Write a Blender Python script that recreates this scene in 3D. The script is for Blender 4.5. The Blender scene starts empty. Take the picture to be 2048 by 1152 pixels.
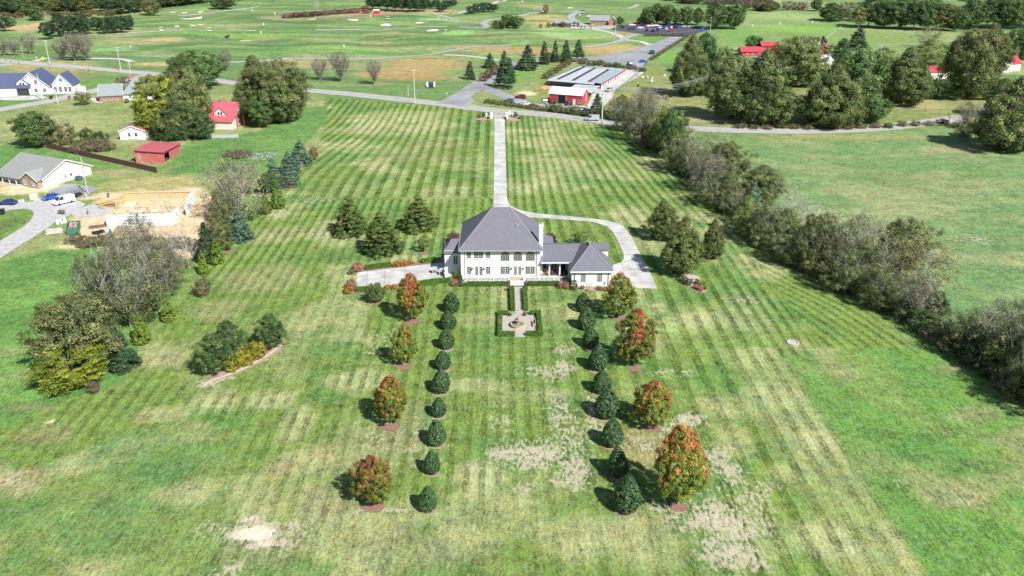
import bpy, math, random
import numpy as np
from mathutils import Vector, Matrix

# ------------------------------------------------------------------ camera, light
SC = bpy.context.scene
F, CX, CY, CAMH = 1700.0, 1024.0, 576.0, 70.0
PITCH = math.radians(23.3)
YAW = math.atan(25 * math.cos(PITCH) / F)
cp, sp, cy_, sy_ = math.cos(PITCH), math.sin(PITCH), math.cos(YAW), math.sin(YAW)
FWD = np.array([sy_ * cp, cy_ * cp, -sp]); RGT = np.array([cy_, -sy_, 0.0]); UP = np.cross(RGT, FWD)
cam = bpy.data.cameras.new("camera"); camo = bpy.data.objects.new("camera", cam)
SC.collection.objects.link(camo); SC.camera = camo
cam.sensor_width = 36; cam.lens = F / 2048 * 36; cam.clip_end = 12000; cam.clip_start = 1
m = Matrix(((RGT[0], UP[0], -FWD[0], 0), (RGT[1], UP[1], -FWD[1], 0), (RGT[2], UP[2], -FWD[2], CAMH), (0, 0, 0, 1)))
camo.matrix_world = m

SUN_EL, SUN_AZ = math.radians(43), math.radians(39)      # azimuth: to the right of straight behind the camera
W = bpy.data.worlds.new("World"); SC.world = W; W.use_nodes = True
nt = W.node_tree; nt.nodes.clear()
sky = nt.nodes.new("ShaderNodeTexSky"); sky.sky_type = 'NISHITA'; sky.sun_disc = False
sky.sun_elevation = SUN_EL; sky.sun_rotation = math.pi - SUN_AZ; sky.air_density = 1.0; sky.dust_density = .6
bg = nt.nodes.new("ShaderNodeBackground"); bg.inputs[1].default_value = 0.075
wo = nt.nodes.new("ShaderNodeOutputWorld")
nt.links.new(sky.outputs[0], bg.inputs[0]); nt.links.new(bg.outputs[0], wo.inputs[0])
sl = bpy.data.lights.new("sun", 'SUN'); sl.energy = 5.0; sl.angle = math.radians(.5); sl.color = (1, .98, .945)
so = bpy.data.objects.new("sun", sl); SC.collection.objects.link(so)
sd = Vector((math.sin(SUN_AZ) * math.cos(SUN_EL), -math.cos(SUN_AZ) * math.cos(SUN_EL), math.sin(SUN_EL)))
so.rotation_euler = sd.to_track_quat('Z', 'Y').to_euler(); so.location = (0, 0, 200)
SC.view_settings.view_transform = 'Standard'; SC.view_settings.look = 'None'
SC.view_settings.exposure = 0.58; SC.view_settings.gamma = 1
SC.cycles.max_bounces = 5; SC.cycles.diffuse_bounces = 2; SC.cycles.transparent_max_bounces = 6

# ------------------------------------------------------------------ geometry of the place
def ss(a, b, x):
    t = np.clip((x - a) / (b - a), 0, 1); return t * t * (3 - 2 * t)
def T(x, y):
    """height of the ground: golf course mounds, flat near the house"""
    x = np.asarray(x, float); y = np.asarray(y, float)
    w = ss(455, 520, y) * (1 - ss(20, 60, x)) * (1 - ss(880, 1000, y))
    z = .85 * np.sin(x / 21. + 1.3 * np.sin(y / 37.)) * np.sin(y / 15. + 1.1 * np.sin(x / 48.)) \
        + .55 * np.sin(x / 11. + y / 19. + 2) + .9 * np.sin(x / 57. - y / 33.)
    z = z * w + 1.2 * w
    hill = 26 * ss(1000, 2200, y) + 10 * ss(1500, 3000, np.hypot(x, y))
    return z + hill
def G(px, py, h=0.0):
    d = FWD * F + RGT * (px - CX) - UP * (py - CY)
    if d[2] >= -1: d[2] = -1
    z = 0.
    for i in range(14):
        t = (z + h - CAMH) / d[2]
        x, y = d[0] * t, d[1] * t
        z = .5 * z + .5 * float(T(x, y)) if i else float(T(x, y)) * .5
    return (x, y, float(T(x, y)) + h)
def depth(x, y, z): return x * FWD[0] + y * FWD[1] + (z - CAMH) * FWD[2]
def HT(px, py, pyt):
    """height of an upright thing whose foot is at (px,py) and whose top shows at row pyt"""
    x, y, z = G(px, py); D = x * sy_ + y * cy_; t = (pyt - CY) / F
    return CAMH - D * (sp + t * cp) / (cp - t * sp) - z
def WD(px, py, w):
    x, y, z = G(px, py); return w * depth(x, y, z + 3) / F
def FZ(py, Y):
    t = (py - CY) / F; return CAMH - Y * cy_ * (sp + t * cp) / (cp - t * sp)
def FX(px, Y, z):
    # x on plane y=Y at height z seen at column px
    k = (px - CX) / F
    # (x*cy_ - Y*sy_) = k*(x*FWD0 + Y*FWD1 + (z-H)*FWD2)
    return (k * (Y * FWD[1] + (z - CAMH) * FWD[2]) + Y * sy_) / (cy_ - k * FWD[0])

# ------------------------------------------------------------------ object helpers
COL = SC.collection
def tag(o, label=None, cat=None, group=None, kind=None):
    if label: o['label'] = label
    if cat: o['category'] = cat
    if group: o['group'] = group
    if kind: o['kind'] = kind
    return o
def empty(name, loc, rz=0, label=None, cat=None, group=None):
    o = bpy.data.objects.new(name, None); COL.objects.link(o); o.location = loc; o.rotation_euler = (0, 0, rz)
    o.empty_display_size = .5
    return tag(o, label, cat, group)
def copy_tree(o, parent=None):
    c = o.copy(); COL.objects.link(c); c.parent = parent
    for ch in KIDS.get(o, ()):
        k = copy_tree(ch, c); KIDS.setdefault(c, []).append(k)
    return c
KIDS = {}
def setp(o, parent):
    if parent: o.parent = parent; KIDS.setdefault(parent, []).append(o)
def mesh_obj(name, verts, faces, mat, parent=None, smooth=False):
    me = bpy.data.meshes.new(name); me.from_pydata([tuple(v) for v in verts], [], faces)
    if mat: me.materials.append(mat)
    if smooth: me.polygons.foreach_set('use_smooth', [True] * len(me.polygons))
    me.update(); o = bpy.data.objects.new(name, me); COL.objects.link(o); setp(o, parent)
    return o
class MB:
    def __init__(s, off=(0, 0, 0)): s.v = []; s.f = []; s.off = off
    def add(s, vs, fs):
        n = len(s.v); s.v += [(a - s.off[0], b - s.off[1], c - s.off[2]) for a, b, c in vs]
        s.f += [tuple(i + n for i in f) for f in fs]; return s
    def box(s, x0, y0, z0, x1, y1, z1):
        if x0 > x1: x0, x1 = x1, x0
        if y0 > y1: y0, y1 = y1, y0
        if z0 > z1: z0, z1 = z1, z0
        return s.add([(x0, y0, z0), (x1, y0, z0), (x1, y1, z0), (x0, y1, z0), (x0, y0, z1), (x1, y0, z1), (x1, y1, z1), (x0, y1, z1)],
                     [(0, 3, 2, 1), (4, 5, 6, 7), (0, 1, 5, 4), (1, 2, 6, 5), (2, 3, 7, 6), (3, 0, 4, 7)])
    def bar(s, p, q, w, h=None):
        """square bar between two points"""
        h = h or w; p = Vector(p); q = Vector(q); d = (q - p).normalized()
        a = d.cross(Vector((0, 0, 1)))
        if a.length < .01: a = Vector((1, 0, 0))
        a.normalize(); b = a.cross(d); vs = []
        for c in (p, q):
            for i, j in ((-1, -1), (1, -1), (1, 1), (-1, 1)): vs.append(tuple(c + a * i * w / 2 + b * j * h / 2))
        return s.add(vs, [(0, 1, 2, 3), (7, 6, 5, 4), (0, 4, 5, 1), (1, 5, 6, 2), (2, 6, 7, 3), (3, 7, 4, 0)])
    def tube(s, p, q, r0, r1=None, n=6, cap=True):
        r1 = r0 if r1 is None else r1; p = Vector(p); q = Vector(q); d = (q - p)
        if d.length < 1e-6: return s
        d.normalize(); a = d.orthogonal().normalized(); b = d.cross(a); vs = []
        for c, r in ((p, r0), (q, r1)):
            for i in range(n):
                t = 2 * math.pi * i / n; vs.append(tuple(c + a * math.cos(t) * r + b * math.sin(t) * r))
        fs = [(i, (i + 1) % n, n + (i + 1) % n, n + i) for i in range(n)]
        if cap: fs += [tuple(range(n))[::-1], tuple(range(n, 2 * n))]
        return s.add(vs, fs)
    def lathe(s, c, prof, n=16, sx=1, sy=1):
        vs = []; fs = []; k = len(prof)
        for i in range(n):
            t = 2 * math.pi * i / n
            for r, z in prof: vs.append((c[0] + r * math.cos(t) * sx, c[1] + r * math.sin(t) * sy, c[2] + z))
        for i in range(n):
            j = (i + 1) % n
            for q in range(k - 1): fs.append((i * k + q, j * k + q, j * k + q + 1, i * k + q + 1))
        return s.add(vs, fs)
    def prism(s, pts, axis, a, b):
        """polygon pts (2D) extruded along axis 'x' or 'y' from a to b; pts are (other, z)"""
        n = len(pts)
        if axis == 'y': vs = [(p[0], a, p[1]) for p in pts] + [(p[0], b, p[1]) for p in pts]
        elif axis == 'x': vs = [(a, p[0], p[1]) for p in pts] + [(b, p[0], p[1]) for p in pts]
        else: vs = [(p[0], p[1], a) for p in pts] + [(p[0], p[1], b) for p in pts]
        fs = [tuple(range(n)), tuple(range(2 * n - 1, n - 1, -1))] + [(i, i + n, (i + 1) % n + n, (i + 1) % n) for i in range(n)]
        return s.add(vs, fs)
    def hip(s, x0, y0, x1, y1, z, zr, rx0, ry0, rx1, ry1, th=.18):
        """hip roof over a rectangle with ridge from (rx0,ry0) to (rx1,ry1)"""
        A, B, C, D = (x0, y0, z), (x1, y0, z), (x1, y1, z), (x0, y1, z)
        lo = [(a, b, c - th) for a, b, c in (A, B, C, D)]
        R0, R1 = (rx0, ry0, zr), (rx1, ry1, zr)
        vs = [A, B, C, D] + lo + [R0, R1]
        if abs(rx1 - rx0) > abs(ry1 - ry0): fs = [(0, 1, 9, 8), (1, 2, 9), (2, 3, 8, 9), (3, 0, 8)]
        else: fs = [(0, 1, 8), (1, 2, 9, 8), (2, 3, 9), (3, 0, 8, 9)]
        fs += [(4, 7, 6, 5), (0, 4, 5, 1), (1, 5, 6, 2), (2, 6, 7, 3), (3, 7, 4, 0)]
        return s.add(vs, fs)
    def gable(s, x0, y0, x1, y1, z, zr, axis, th=.18, rm=None):
        """two roof slabs, ridge along axis"""
        if axis == 'x':
            m_ = rm if rm is not None else (y0 + y1) / 2
            pts = [(y0, z), (m_, zr), (y1, z), (y1, z - th), (m_, zr - th), (y0, z - th)]
            return s.prism(pts, 'x', x0, x1)
        m_ = rm if rm is not None else (x0 + x1) / 2
        pts = [(x0, z), (m_, zr), (x1, z), (x1, z - th), (m_, zr - th), (x0, z - th)]
        return s.prism(pts, 'y', y0, y1)
    def build(s, name, mat, parent=None, smooth=False):
        return mesh_obj(name, s.v, s.f, mat, parent, smooth)

# ------------------------------------------------------------------ materials
MATS = {}
def mat(name, c=None, rough=.8, var=.12, scale=1.5, bump=0., metal=0., c2=None, det=4, spec=.3):
    if name in MATS: return MATS[name]
    M = bpy.data.materials.new(name); M.use_nodes = True; N = M.node_tree.nodes; L = M.node_tree.links
    b = N['Principled BSDF']; b.inputs['Roughness'].default_value = rough; b.inputs['Metallic'].default_value = metal
    b.inputs['Specular IOR Level'].default_value = spec
    tc = N.new('ShaderNodeTexCoord'); no = N.new('ShaderNodeTexNoise'); no.inputs['Scale'].default_value = scale
    no.inputs['Detail'].default_value = det; no.inputs['Roughness'].default_value = .65
    L.new(tc.outputs['Object'], no.inputs['Vector'])
    r = N.new('ShaderNodeValToRGB'); r.color_ramp.elements[0].position = .3; r.color_ramp.elements[1].position = .7
    c2 = c2 or tuple(min(1, x * (1 + var)) for x in c); c1 = tuple(x * (1 - var) for x in c) if c2 is None or var else c
    r.color_ramp.elements[0].color = (*c1, 1); r.color_ramp.elements[1].color = (*c2, 1)
    L.new(no.outputs[0], r.inputs[0]); L.new(r.outputs[0], b.inputs['Base Color'])
    if bump:
        bn = N.new('ShaderNodeBump'); bn.inputs['Strength'].default_value = bump; bn.inputs['Distance'].default_value = .1
        n2 = N.new('ShaderNodeTexNoise'); n2.inputs['Scale'].default_value = scale * 6; L.new(tc.outputs['Object'], n2.inputs['Vector'])
        L.new(n2.outputs[0], bn.inputs['Height']); L.new(bn.outputs[0], b.inputs['Normal'])
    MATS[name] = M; return M
def rib_mat(name, c, axis='X', period=.6, rough=.5, depth_=.25, rust=None, spec=.4):
    """metal sheet / shingle rows: darker seams repeated along an axis"""
    if name in MATS: return MATS[name]
    M = mat(name, c, rough, .1, .8, spec=spec); N = M.node_tree.nodes; L = M.node_tree.links
    b = N['Principled BSDF']; src = b.inputs['Base Color'].links[0].from_socket
    tc = N.new('ShaderNodeTexCoord'); sx = N.new('ShaderNodeSeparateXYZ'); L.new(tc.outputs['Object'], sx.inputs[0])
    a = N.new('ShaderNodeMath'); a.operation = 'DIVIDE'; a.inputs[1].default_value = period; L.new(sx.outputs[axis], a.inputs[0])
    f = N.new('ShaderNodeMath'); f.operation = 'FRACT'; L.new(a.outputs[0], f.inputs[0])
    g = N.new('ShaderNodeMath'); g.operation = 'LESS_THAN'; g.inputs[1].default_value = .22; L.new(f.outputs[0], g.inputs[0])
    h = N.new('ShaderNodeMath'); h.operation = 'MULTIPLY'; h.inputs[1].default_value = depth_; L.new(g.outputs[0], h.inputs[0])
    mx = N.new('ShaderNodeMixRGB'); mx.inputs[2].default_value = (*[x * .35 for x in c], 1)
    L.new(h.outputs[0], mx.inputs[0]); L.new(src, mx.inputs[1])
    out = mx.outputs[0]
    if rust:
        n = N.new('ShaderNodeTexNoise'); n.inputs['Scale'].default_value = .35; n.inputs['Detail'].default_value = 7; n.inputs['Roughness'].default_value = .7
        L.new(tc.outputs['Object'], n.inputs['Vector'])
        r = N.new('ShaderNodeValToRGB'); r.color_ramp.elements[0].position = .5; r.color_ramp.elements[1].position = .66
        r.color_ramp.elements[0].color = (0, 0, 0, 1); r.color_ramp.elements[1].color = (.75, .75, .75, 1)
        L.new(n.outputs[0], r.inputs[0]); m2 = N.new('ShaderNodeMixRGB'); m2.inputs[2].default_value = (*rust, 1)
        L.new(r.outputs[0], m2.inputs[0]); L.new(out, m2.inputs[1]); out = m2.outputs[0]
    L.new(out, b.inputs['Base Color']); return M
def foliage_mat(name, rough, spec):
    M = bpy.data.materials.new(name); M.use_nodes = True; N = M.node_tree.nodes; L = M.node_tree.links
    b = N['Principled BSDF']; b.inputs['Roughness'].default_value = rough; b.inputs['Specular IOR Level'].default_value = spec
    at = N.new('ShaderNodeAttribute'); at.attribute_name = 'lc'
    oi = N.new('ShaderNodeObjectInfo'); hs = N.new('ShaderNodeHueSaturation')
    mr = N.new('ShaderNodeMapRange'); mr.inputs[3].default_value = .488; mr.inputs[4].default_value = .512
    mv = N.new('ShaderNodeMapRange'); mv.inputs[3].default_value = .85; mv.inputs[4].default_value = 1.18
    L.new(oi.outputs['Random'], mr.inputs[0]); L.new(mr.outputs[0], hs.inputs['Hue'])
    fr = N.new('ShaderNodeMath'); fr.operation = 'MULTIPLY'; fr.inputs[1].default_value = 7.3; L.new(oi.outputs['Random'], fr.inputs[0])
    f2 = N.new('ShaderNodeMath'); f2.operation = 'FRACT'; L.new(fr.outputs[0], f2.inputs[0]); L.new(f2.outputs[0], mv.inputs[0])
    L.new(mv.outputs[0], hs.inputs['Value']); L.new(at.outputs['Color'], hs.inputs['Color'])
    L.new(hs.outputs[0], b.inputs['Base Color'])
    tr = N.new('ShaderNodeBsdfTranslucent'); L.new(hs.outputs[0], tr.inputs[0]); mx = N.new('ShaderNodeMixShader'); mx.inputs[0].default_value = .15
    L.new(b.outputs[0], mx.inputs[1]); L.new(tr.outputs[0], mx.inputs[2]); L.new(mx.outputs[0], N['Material Output'].inputs[0])
    return M
FOL = foliage_mat("foliage", .6, .25); FOLG = foliage_mat("glossy_foliage", .38, .5)
BARK = mat("bark", (.2, .17, .14), .9, .3, 2); GREYBARK = mat("grey_bark", (.33, .3, .27), .9, .25, 2)
WHITE = mat("white_paint", (.71, .705, .69), .6, .03, 1); BRICKW = mat("white_brick", (.68, .68, .67), .75, .05, 2.5)
GLASS = mat("window_glass", (.05, .065, .07), .15, .35, .7, spec=.8); DGLASS = mat("dark_glass", (.03, .035, .045), .1, .3, .5, spec=.8)
DARK = mat("black_metal", (.03, .03, .032), .5, .2); TYRE = mat("rubber", (.025, .025, .025), .8, .1)
STEEL = mat("grey_metal", (.35, .36, .37), .45, .1); WOODP = mat("pole_wood", (.42, .38, .33), .85, .2, 1)
CHROME = mat("rim_metal", (.5, .5, .5), .3, .1, metal=.6)
# ------------------------------------------------------------------ the ground
HEDGE_PX = [(1250, 262), (1330, 322), (1400, 392), (1480, 462), (1560, 522), (1640, 562), (1750, 612), (1850, 672), (1950, 742), (2048, 812)]
HW = np.array([G(a, b)[:2] for a, b in HEDGE_PX]); _i = np.argsort(HW[:, 1])
def hedge_x(y): return np.interp(y, HW[_i, 1], HW[_i, 0])
def inpoly(x, y, poly):
    c = np.zeros(x.shape, bool); n = len(poly); j = n - 1
    for i in range(n):
        xi, yi = poly[i][:2]; xj, yj = poly[j][:2]
        if yi != yj: c ^= ((yi > y) != (yj > y)) & (x < (xj - xi) * (y - yi) / (yj - yi) + xi)
        j = i
    return c
def PP(pts): return [G(a, b)[:2] for a, b in pts]
def axis_lines(segs, start):
    out = [start]
    for end, st in segs:
        n = max(1, int(round((end - out[-1]) / st))); a = out[-1]
        out += [a + (end - a) * (k + 1) / n for k in range(n)]
    return out
xs = axis_lines([(100, 1.25), (250, 3), (600, 6), (1200, 40), (3500, 200)], 0); xs = np.array([-v for v in xs[:0:-1]] + xs)
ys = np.array(axis_lines([(60, 8), (220, 1.3), (430, 2.2), (900, 4), (1400, 25), (4500, 160)], -300))
GX, GY = np.meshgrid(xs, ys); gx, gy = GX.ravel(), GY.ravel(); gz = T(gx, gy)
nv = len(gx)
C = np.zeros((nv, 3)); PAR = np.zeros((nv, 3)); U = np.zeros(nv)     # PAR: stripe strength, bald, fine contrast
def setc(mask, c, amt=1.0):
    a = np.asarray(mask, float) * amt; C[:] = C * (1 - a[:, None]) + np.array(c) * a[:, None]
rs = np.random.RandomState(5)
def vnoise(x, y, s, seed):
    """three turned octaves, so that no grid shows"""
    a = _vn(x * .8 + y * .6, -x * .6 + y * .8, s * 1.15, seed) * .6 + _vn(x * .28 - y * .96, x * .96 + y * .28, s * .55, seed + 500) * .27 + _vn(x * .92 + y * .39, -x * .39 + y * .92, s * .27, seed + 900) * .13
    return np.clip((a - .5) * 1.5 + .5, 0, 1)
def _vn(x, y, s, seed):
    """cheap smooth value noise"""
    r = np.random.RandomState(seed); tab = r.rand(256, 256); u = x / s + 1000.5; v = y / s + 1000.5
    i = np.floor(u).astype(int); j = np.floor(v).astype(int); fu = u - i; fv = v - j; fu = fu * fu * (3 - 2 * fu); fv = fv * fv * (3 - 2 * fv)
    a = tab[i % 256, j % 256]; b = tab[(i + 1) % 256, j % 256]; c = tab[i % 256, (j + 1) % 256]; d = tab[(i + 1) % 256, (j + 1) % 256]
    return (a * (1 - fu) + b * fu) * (1 - fv) + (c * (1 - fu) + d * fu) * fv
def ell(px, py, rx, ry, soft=.45, rot=0, wob=.25):
    """soft mask of a patch whose outline is given in the photograph, as a patch lying on the ground"""
    x0, y0, _ = G(px, py); x1 = G(px + rx, py)[0]; ya = G(px, py - ry)[1]; yb = G(px, py + ry)[1]
    a = abs(x1 - x0); b = abs(ya - yb) / 2; yc = (ya + yb) / 2
    dx = (gx - x0); dy = (gy - yc) * 1.0
    # lean of the patch along the line of sight
    dx = dx - dy * (x0 / max(y0, 1)) * 0.0
    n = vnoise(gx, gy, max(2., a * .35), int(px * 7 + py)) - .5
    r = np.sqrt((dx / a) ** 2 + (dy / b) ** 2) + n * wob * 2
    return 1 - ss(1 - soft, 1 + soft * .5, r)
def patch(px, py, rx, ry, c, amt=.8, **k): setc(ell(px, py, rx, ry, **k), c, amt)
# colours (albedo)
LAWN = (.092, .152, .036); PALE = (.215, .24, .125); DRY = (.2, .2, .115); TAN = (.30, .245, .135); BROWN = (.235, .165, .085)
LUSH = (.06, .135, .034); PAST = (.09, .17, .07); FIELD = (.08, .175, .04); GOLF = (.085, .155, .058); FAIR = (.125, .2, .078); ROUGH = (.065, .12, .045)
SOIL = (.50, .41, .29); OLIVE = (.16, .165, .065); DIRTT = (.40, .31, .2)
C[:] = (.10, .17, .05)
PAR[:, 2] = .6
far = gy > 330
setc(far, GOLF)
n1 = vnoise(gx, gy * 2.2, 38, 1); n2 = vnoise(gx, gy, 14, 2); n3 = vnoise(gx, gy * 2.5, 16, 3); n4 = vnoise(gx, gy, 5.5, 4)
g = gy > 400
setc(g & (gx < 60), FAIR, .8 * ss(.45, .65, n1)[:] if False else 1 * 0)
setc(g, FAIR, ss(.48, .62, n1) * .85); setc(g, ROUGH, ss(.55, .75, n3) * .6); setc(g, DRY, ss(.72, .9, vnoise(gx, gy * 1.8, 22, 9)) * .45)  # stretched turf bands, also carrying the shaded mound sides in their colour
# striped lawn round the house
hx = hedge_x(gy)
lawn_poly = PP([(655, 196), (1000, 222), (1240, 250), (1250, 262)]) + [(hedge_x(v), v) for v in range(300, 150, -10)] + \
    PP([(1830, 700), (1650, 692), (1585, 715)]) + [(49.3, 120), (48.7, 40)] + [(-40, 40)] + PP([(470, 950), (480, 870), (400, 842), (230, 872), (60, 940), (-60, 905), (-60, 850), (150, 790), (250, 770), (310, 650), (400, 560), (470, 480), (545, 410), (600, 340), (640, 300), (655, 230)])
inl = inpoly(gx, gy, lawn_poly)
setc(inl, LAWN); PAR[inl, 0] = 1
setc(inl, PALE, .75 * ss(.5, .74, vnoise(gx, gy * .8, 15, 11)) * ss(.25, .6, n2 + .1))
setc(inl, LUSH, .8 * ss(.5, .75, vnoise(gx, gy, 8, 12)))
off = np.minimum(np.clip(hx - 46, 0, 14), 14) * ss(3, 52, gx)
off = np.where((gx > 57) & (gy < 186), hx - 46, off)
U[:] = gx - off
# left of the drive the swaths bend near the road
U[:] = np.where((gx < 2) & (gy > 226), U * .6, U)
U[:] = U + np.where(gx < -5, -ss(240, 330, gy) * ss(-15, -75, gx) * 9, 0)
PAR[:, 0] *= 1 - (1 - ss(150, 172, gy)) * (1 - ss(20, 40, gx)) * .55
PAR[:, 0] *= .55 + .75 * vnoise(gx, gy, 24, 31)
# right front field
rf = PP([(1585, 715), (1650, 692), (1830, 702), (1900, 740), (2048, 815), (2200, 900), (2400, 1300), (1900, 1300)]) + [(48.7, 40), (49.3, 120)]
rfm = inpoly(gx, gy, rf) | ((gx > 49) & (gy < 132)); setc(rfm, FIELD); PAR[rfm, 0] = .10
setc(rfm, (.13, .19, .06), .6 * ss(.4, .7, vnoise(gx + gy * .5, gy * .5, 6, 43))); setc(rfm, DRY, .6 * ss(.5, .78, vnoise(gx, gy * 1.5, 12, 41)))
setc(rfm, (.06, .15, .04), .6 * ss(.6, .8, vnoise(gx, gy, 11, 42)))
# pasture beyond the hedgerow
pm = (gx > hx) & (gy < 322) & (gx > 40) & ~rfm
setc(pm, PAST); PAR[pm, 0] = 0; setc(pm, (.14, .2, .09), .6 * ss(.4, .7, vnoise(gx, gy * 2, 7, 53)))
setc(pm, (.2, .215, .12), .6 * ss(.5, .8, vnoise(gx, gy * 1.6, 16, 51))); setc(pm, LUSH, .35 * ss(.6, .8, vnoise(gx, gy, 22, 52)))
setc(pm, OLIVE, .7 * ss(300, 318, gy))
# left field and left gardens
lf = PP([(-300, 560), (0, 540), (110, 465), (200, 500), (330, 560), (300, 650), (240, 770), (150, 792), (0, 860), (-300, 900)])
lm = inpoly(gx, gy, lf); setc(lm, (.065, .155, .04)); PAR[lm, 0] = 0
setc(lm, (.10, .2, .05), .8 * ss(.45, .7, vnoise(gx, gy, 13, 61))); setc(lm, DRY, .35 * ss(.62, .85, vnoise(gx, gy * 1.4, 10, 62)))
bl = PP([(-300, 880), (60, 940), (230, 872), (400, 842), (480, 870), (475, 950), (400, 1152), (380, 1400), (-300, 1400)])
bm = inpoly(gx, gy, bl); setc(bm, (.105, .165, .05)); PAR[bm, 0] = .12
setc(bm, PALE, .8 * ss(.5, .75, vnoise(gx, gy * 1.8, 9, 63))); setc(bm, (.06, .14, .045), .6 * ss(.55, .75, vnoise(gx, gy, 7, 64)))
gm = inpoly(gx, gy, PP([(-300, 215), (0, 215), (240, 175), (460, 170), (650, 190), (640, 290), (540, 400), (420, 400), (330, 350), (90, 290), (0, 290), (-300, 300)]))
setc(gm, (.13, .175, .065)); PAR[gm, 0] = 0
setc(gm, PALE, .6 * ss(.45, .7, vnoise(gx, gy * 2, 14, 71)))
pg = inpoly(gx, gy, PP([(-200, 292), (0, 290), (90, 290), (250, 330), (330, 352), (360, 290), (430, 272), (520, 262), (600, 215), (650, 215), (655, 240), (600, 300), (545, 340), (470, 352), (430, 350), (330, 352), (110, 315), (90, 330), (-200, 345)]))
setc(pg, (.07, .155, .045)); setc(pg, (.10, .19, .055), .7 * ss(.5, .75, vnoise(gx, gy, 9, 72)))
patch(95, 135, 95, 14, TAN, .55); patch(330, 128, 70, 4.5, TAN, .9, wob=.1); patch(140, 150, 60, 8, BROWN, .35)
patch(200, 170, 90, 12, FIELD, .8); patch(60, 203, 80, 7, FIELD, .9); patch(350, 185, 120, 8, FIELD, .5)
patch(120, 245, 130, 18, PALE, .6); patch(300, 250, 60, 20, (.12, .16, .07), .6)
# olive meadow round the storage yard
om = inpoly(gx, gy, PP([(1085, 118), (1150, 118), (1270, 140), (1310, 118), (1340, 150), (1600, 160), (1780, 200), (2050, 185), (2400, 160), (2400, 210), (1990, 215), (1900, 240), (1700, 256), (1400, 255), (1260, 245), (1000, 222), (905, 208), (930, 185), (960, 160), (1000, 135)]))
setc(om, (.12, .175, .06)); setc(om & (gx > 50), (.13, .165, .06), .8); setc(om, DRY, .4 * ss(.5, .72, vnoise(gx, gy * 1.5, 12, 81)))
patch(1030, 150, 60, 14, (.1, .2, .055), .9); patch(1055, 178, 30, 5, (.17, .2, .1), .6); patch(1052, 187, 22, 5, SOIL, .9); patch(1098, 175, 18, 4, (.55, .3, .15), .9)
patch(1230, 205, 40, 22, OLIVE, .9); patch(1330, 200, 90, 30, (.175, .19, .085), .8); patch(1400, 235, 120, 8, (.24, .22, .12), .7)
patch(1345, 118, 50, 14, (.1, .21, .05), .9); patch(1700, 215, 60, 12, TAN, .5); patch(1820, 205, 60, 14, TAN, .55)
patch(1700, 275, 200, 6, (.2, .2, .09), .7)
patch(1930, 300, 90, 10, (.2, .18, .11), .5); patch(1830, 330, 160, 16, PAST, .8)
# fields far right
fr = inpoly(gx, gy, PP([(1440, 60), (1500, 22), (1640, 30), (1740, 55), (2048, 70), (2400, 75), (2400, 170), (2040, 150), (1750, 120), (1430, 110)]))
setc(fr, (.12, .2, .07)); setc(fr, PALE, .5 * ss(.5, .75, vnoise(gx, gy * 1.5, 30, 91)))
patch(1570, 33, 60, 10, (.2, .27, .13), .7); patch(1500, 75, 50, 14, (.09, .21, .05), .8); patch(1590, 58, 80, 7, (.13, .26, .06), .9); patch(1580, 72, 60, 6, (.12, .17, .06), .7)
patch(1530, 95, 60, 10, (.14, .22, .08), .7); patch(1780, 78, 90, 16, (.13, .19, .07), .7); patch(1560, 8, 120, 10, (.2, .24, .13), .8)
# golf course: roughs, greens and mown rings
for a in [(190, 25, 90, 7, TAN, .7), (60, 112 / 2, 45, 10, (.33, .26, .16), .9), (75, 55, 60, 9, TAN, .8), (300, 82, 110, 7, DRY, .6), (330, 79, 40, 5, TAN, .75), (270, 86, 40, 3, TAN, .5),
          (700, 27, 110, 8, (.26, .17, .13), .95), (560, 37, 50, 5, (.2, .2, .13), .8), (750, 84, 45, 5, TAN, .5), (530, 78, 40, 4, TAN, .5), (640, 78, 30, 3, TAN, .4), (850, 128, 90, 18, (.26, .2, .1), .85), (790, 148, 90, 14, (.25, .18, .08), .8), (850, 155, 60, 8, (.26, .16, .07), .6),
          (600, 128, 60, 10, TAN, .6), (690, 132, 90, 9, DRY, .6), (560, 123, 40, 4, TAN, .8), (995, 100, 90, 10, (.28, .19, .1), .85), (1060, 101, 60, 8, (.26, .17, .09), .8), (880, 25, 60, 6, (.25, .2, .13), .8), (990, 68, 50, 7, (.27, .25, .16), .8),
          (1090, 40, 55, 14, (.3, .26, .13), .85), (1070, 14, 40, 4, (.25, .2, .12), .6), (1140, 70, 130, 12, (.26, .24, .15), .85), (1150, 66, 100, 8, (.13, .25, .08), .9), (1190, 82, 40, 5, (.08, .18, .04), .9), (1220, 99, 75, 11, (.27, .24, .12), .9),
          (1200, 102, 40, 5, (.28, .17, .08), .7), (1330, 42, 80, 5, (.14, .17, .08), .5), (950, 22, 60, 8, (.12, .2, .07), .7), (1290, 78, 40, 8, (.1, .19, .05), .9), (1248, 67, 22, 4, (.22, .18, .09), .8), (1150, 122, 20, 5, SOIL, .6),
          (230, 99, 45, 6, (.15, .28, .12), .9), (918, 66, 42, 6, (.17, .3, .12), .95), (885, 41, 50, 4.5, (.17, .3, .12), .9), (1098, 65, 48, 7, (.17, .31, .12), .95), (1045, 87, 28, 3, (.15, .29, .09), .8),
          (300, 117, 60, 4, (.07, .17, .09), .7), (900, 75, 200, 5, (.07, .17, .04), .6), (650, 95, 200, 5, (.13, .26, .06), .8), (500, 72, 230, 5, (.12, .25, .06), .7), (520, 103, 250, 4, (.065, .16, .045), .7), (800, 108, 220, 4, (.06, .155, .05), .6)]:
    patch(*a, wob=.18)
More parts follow.
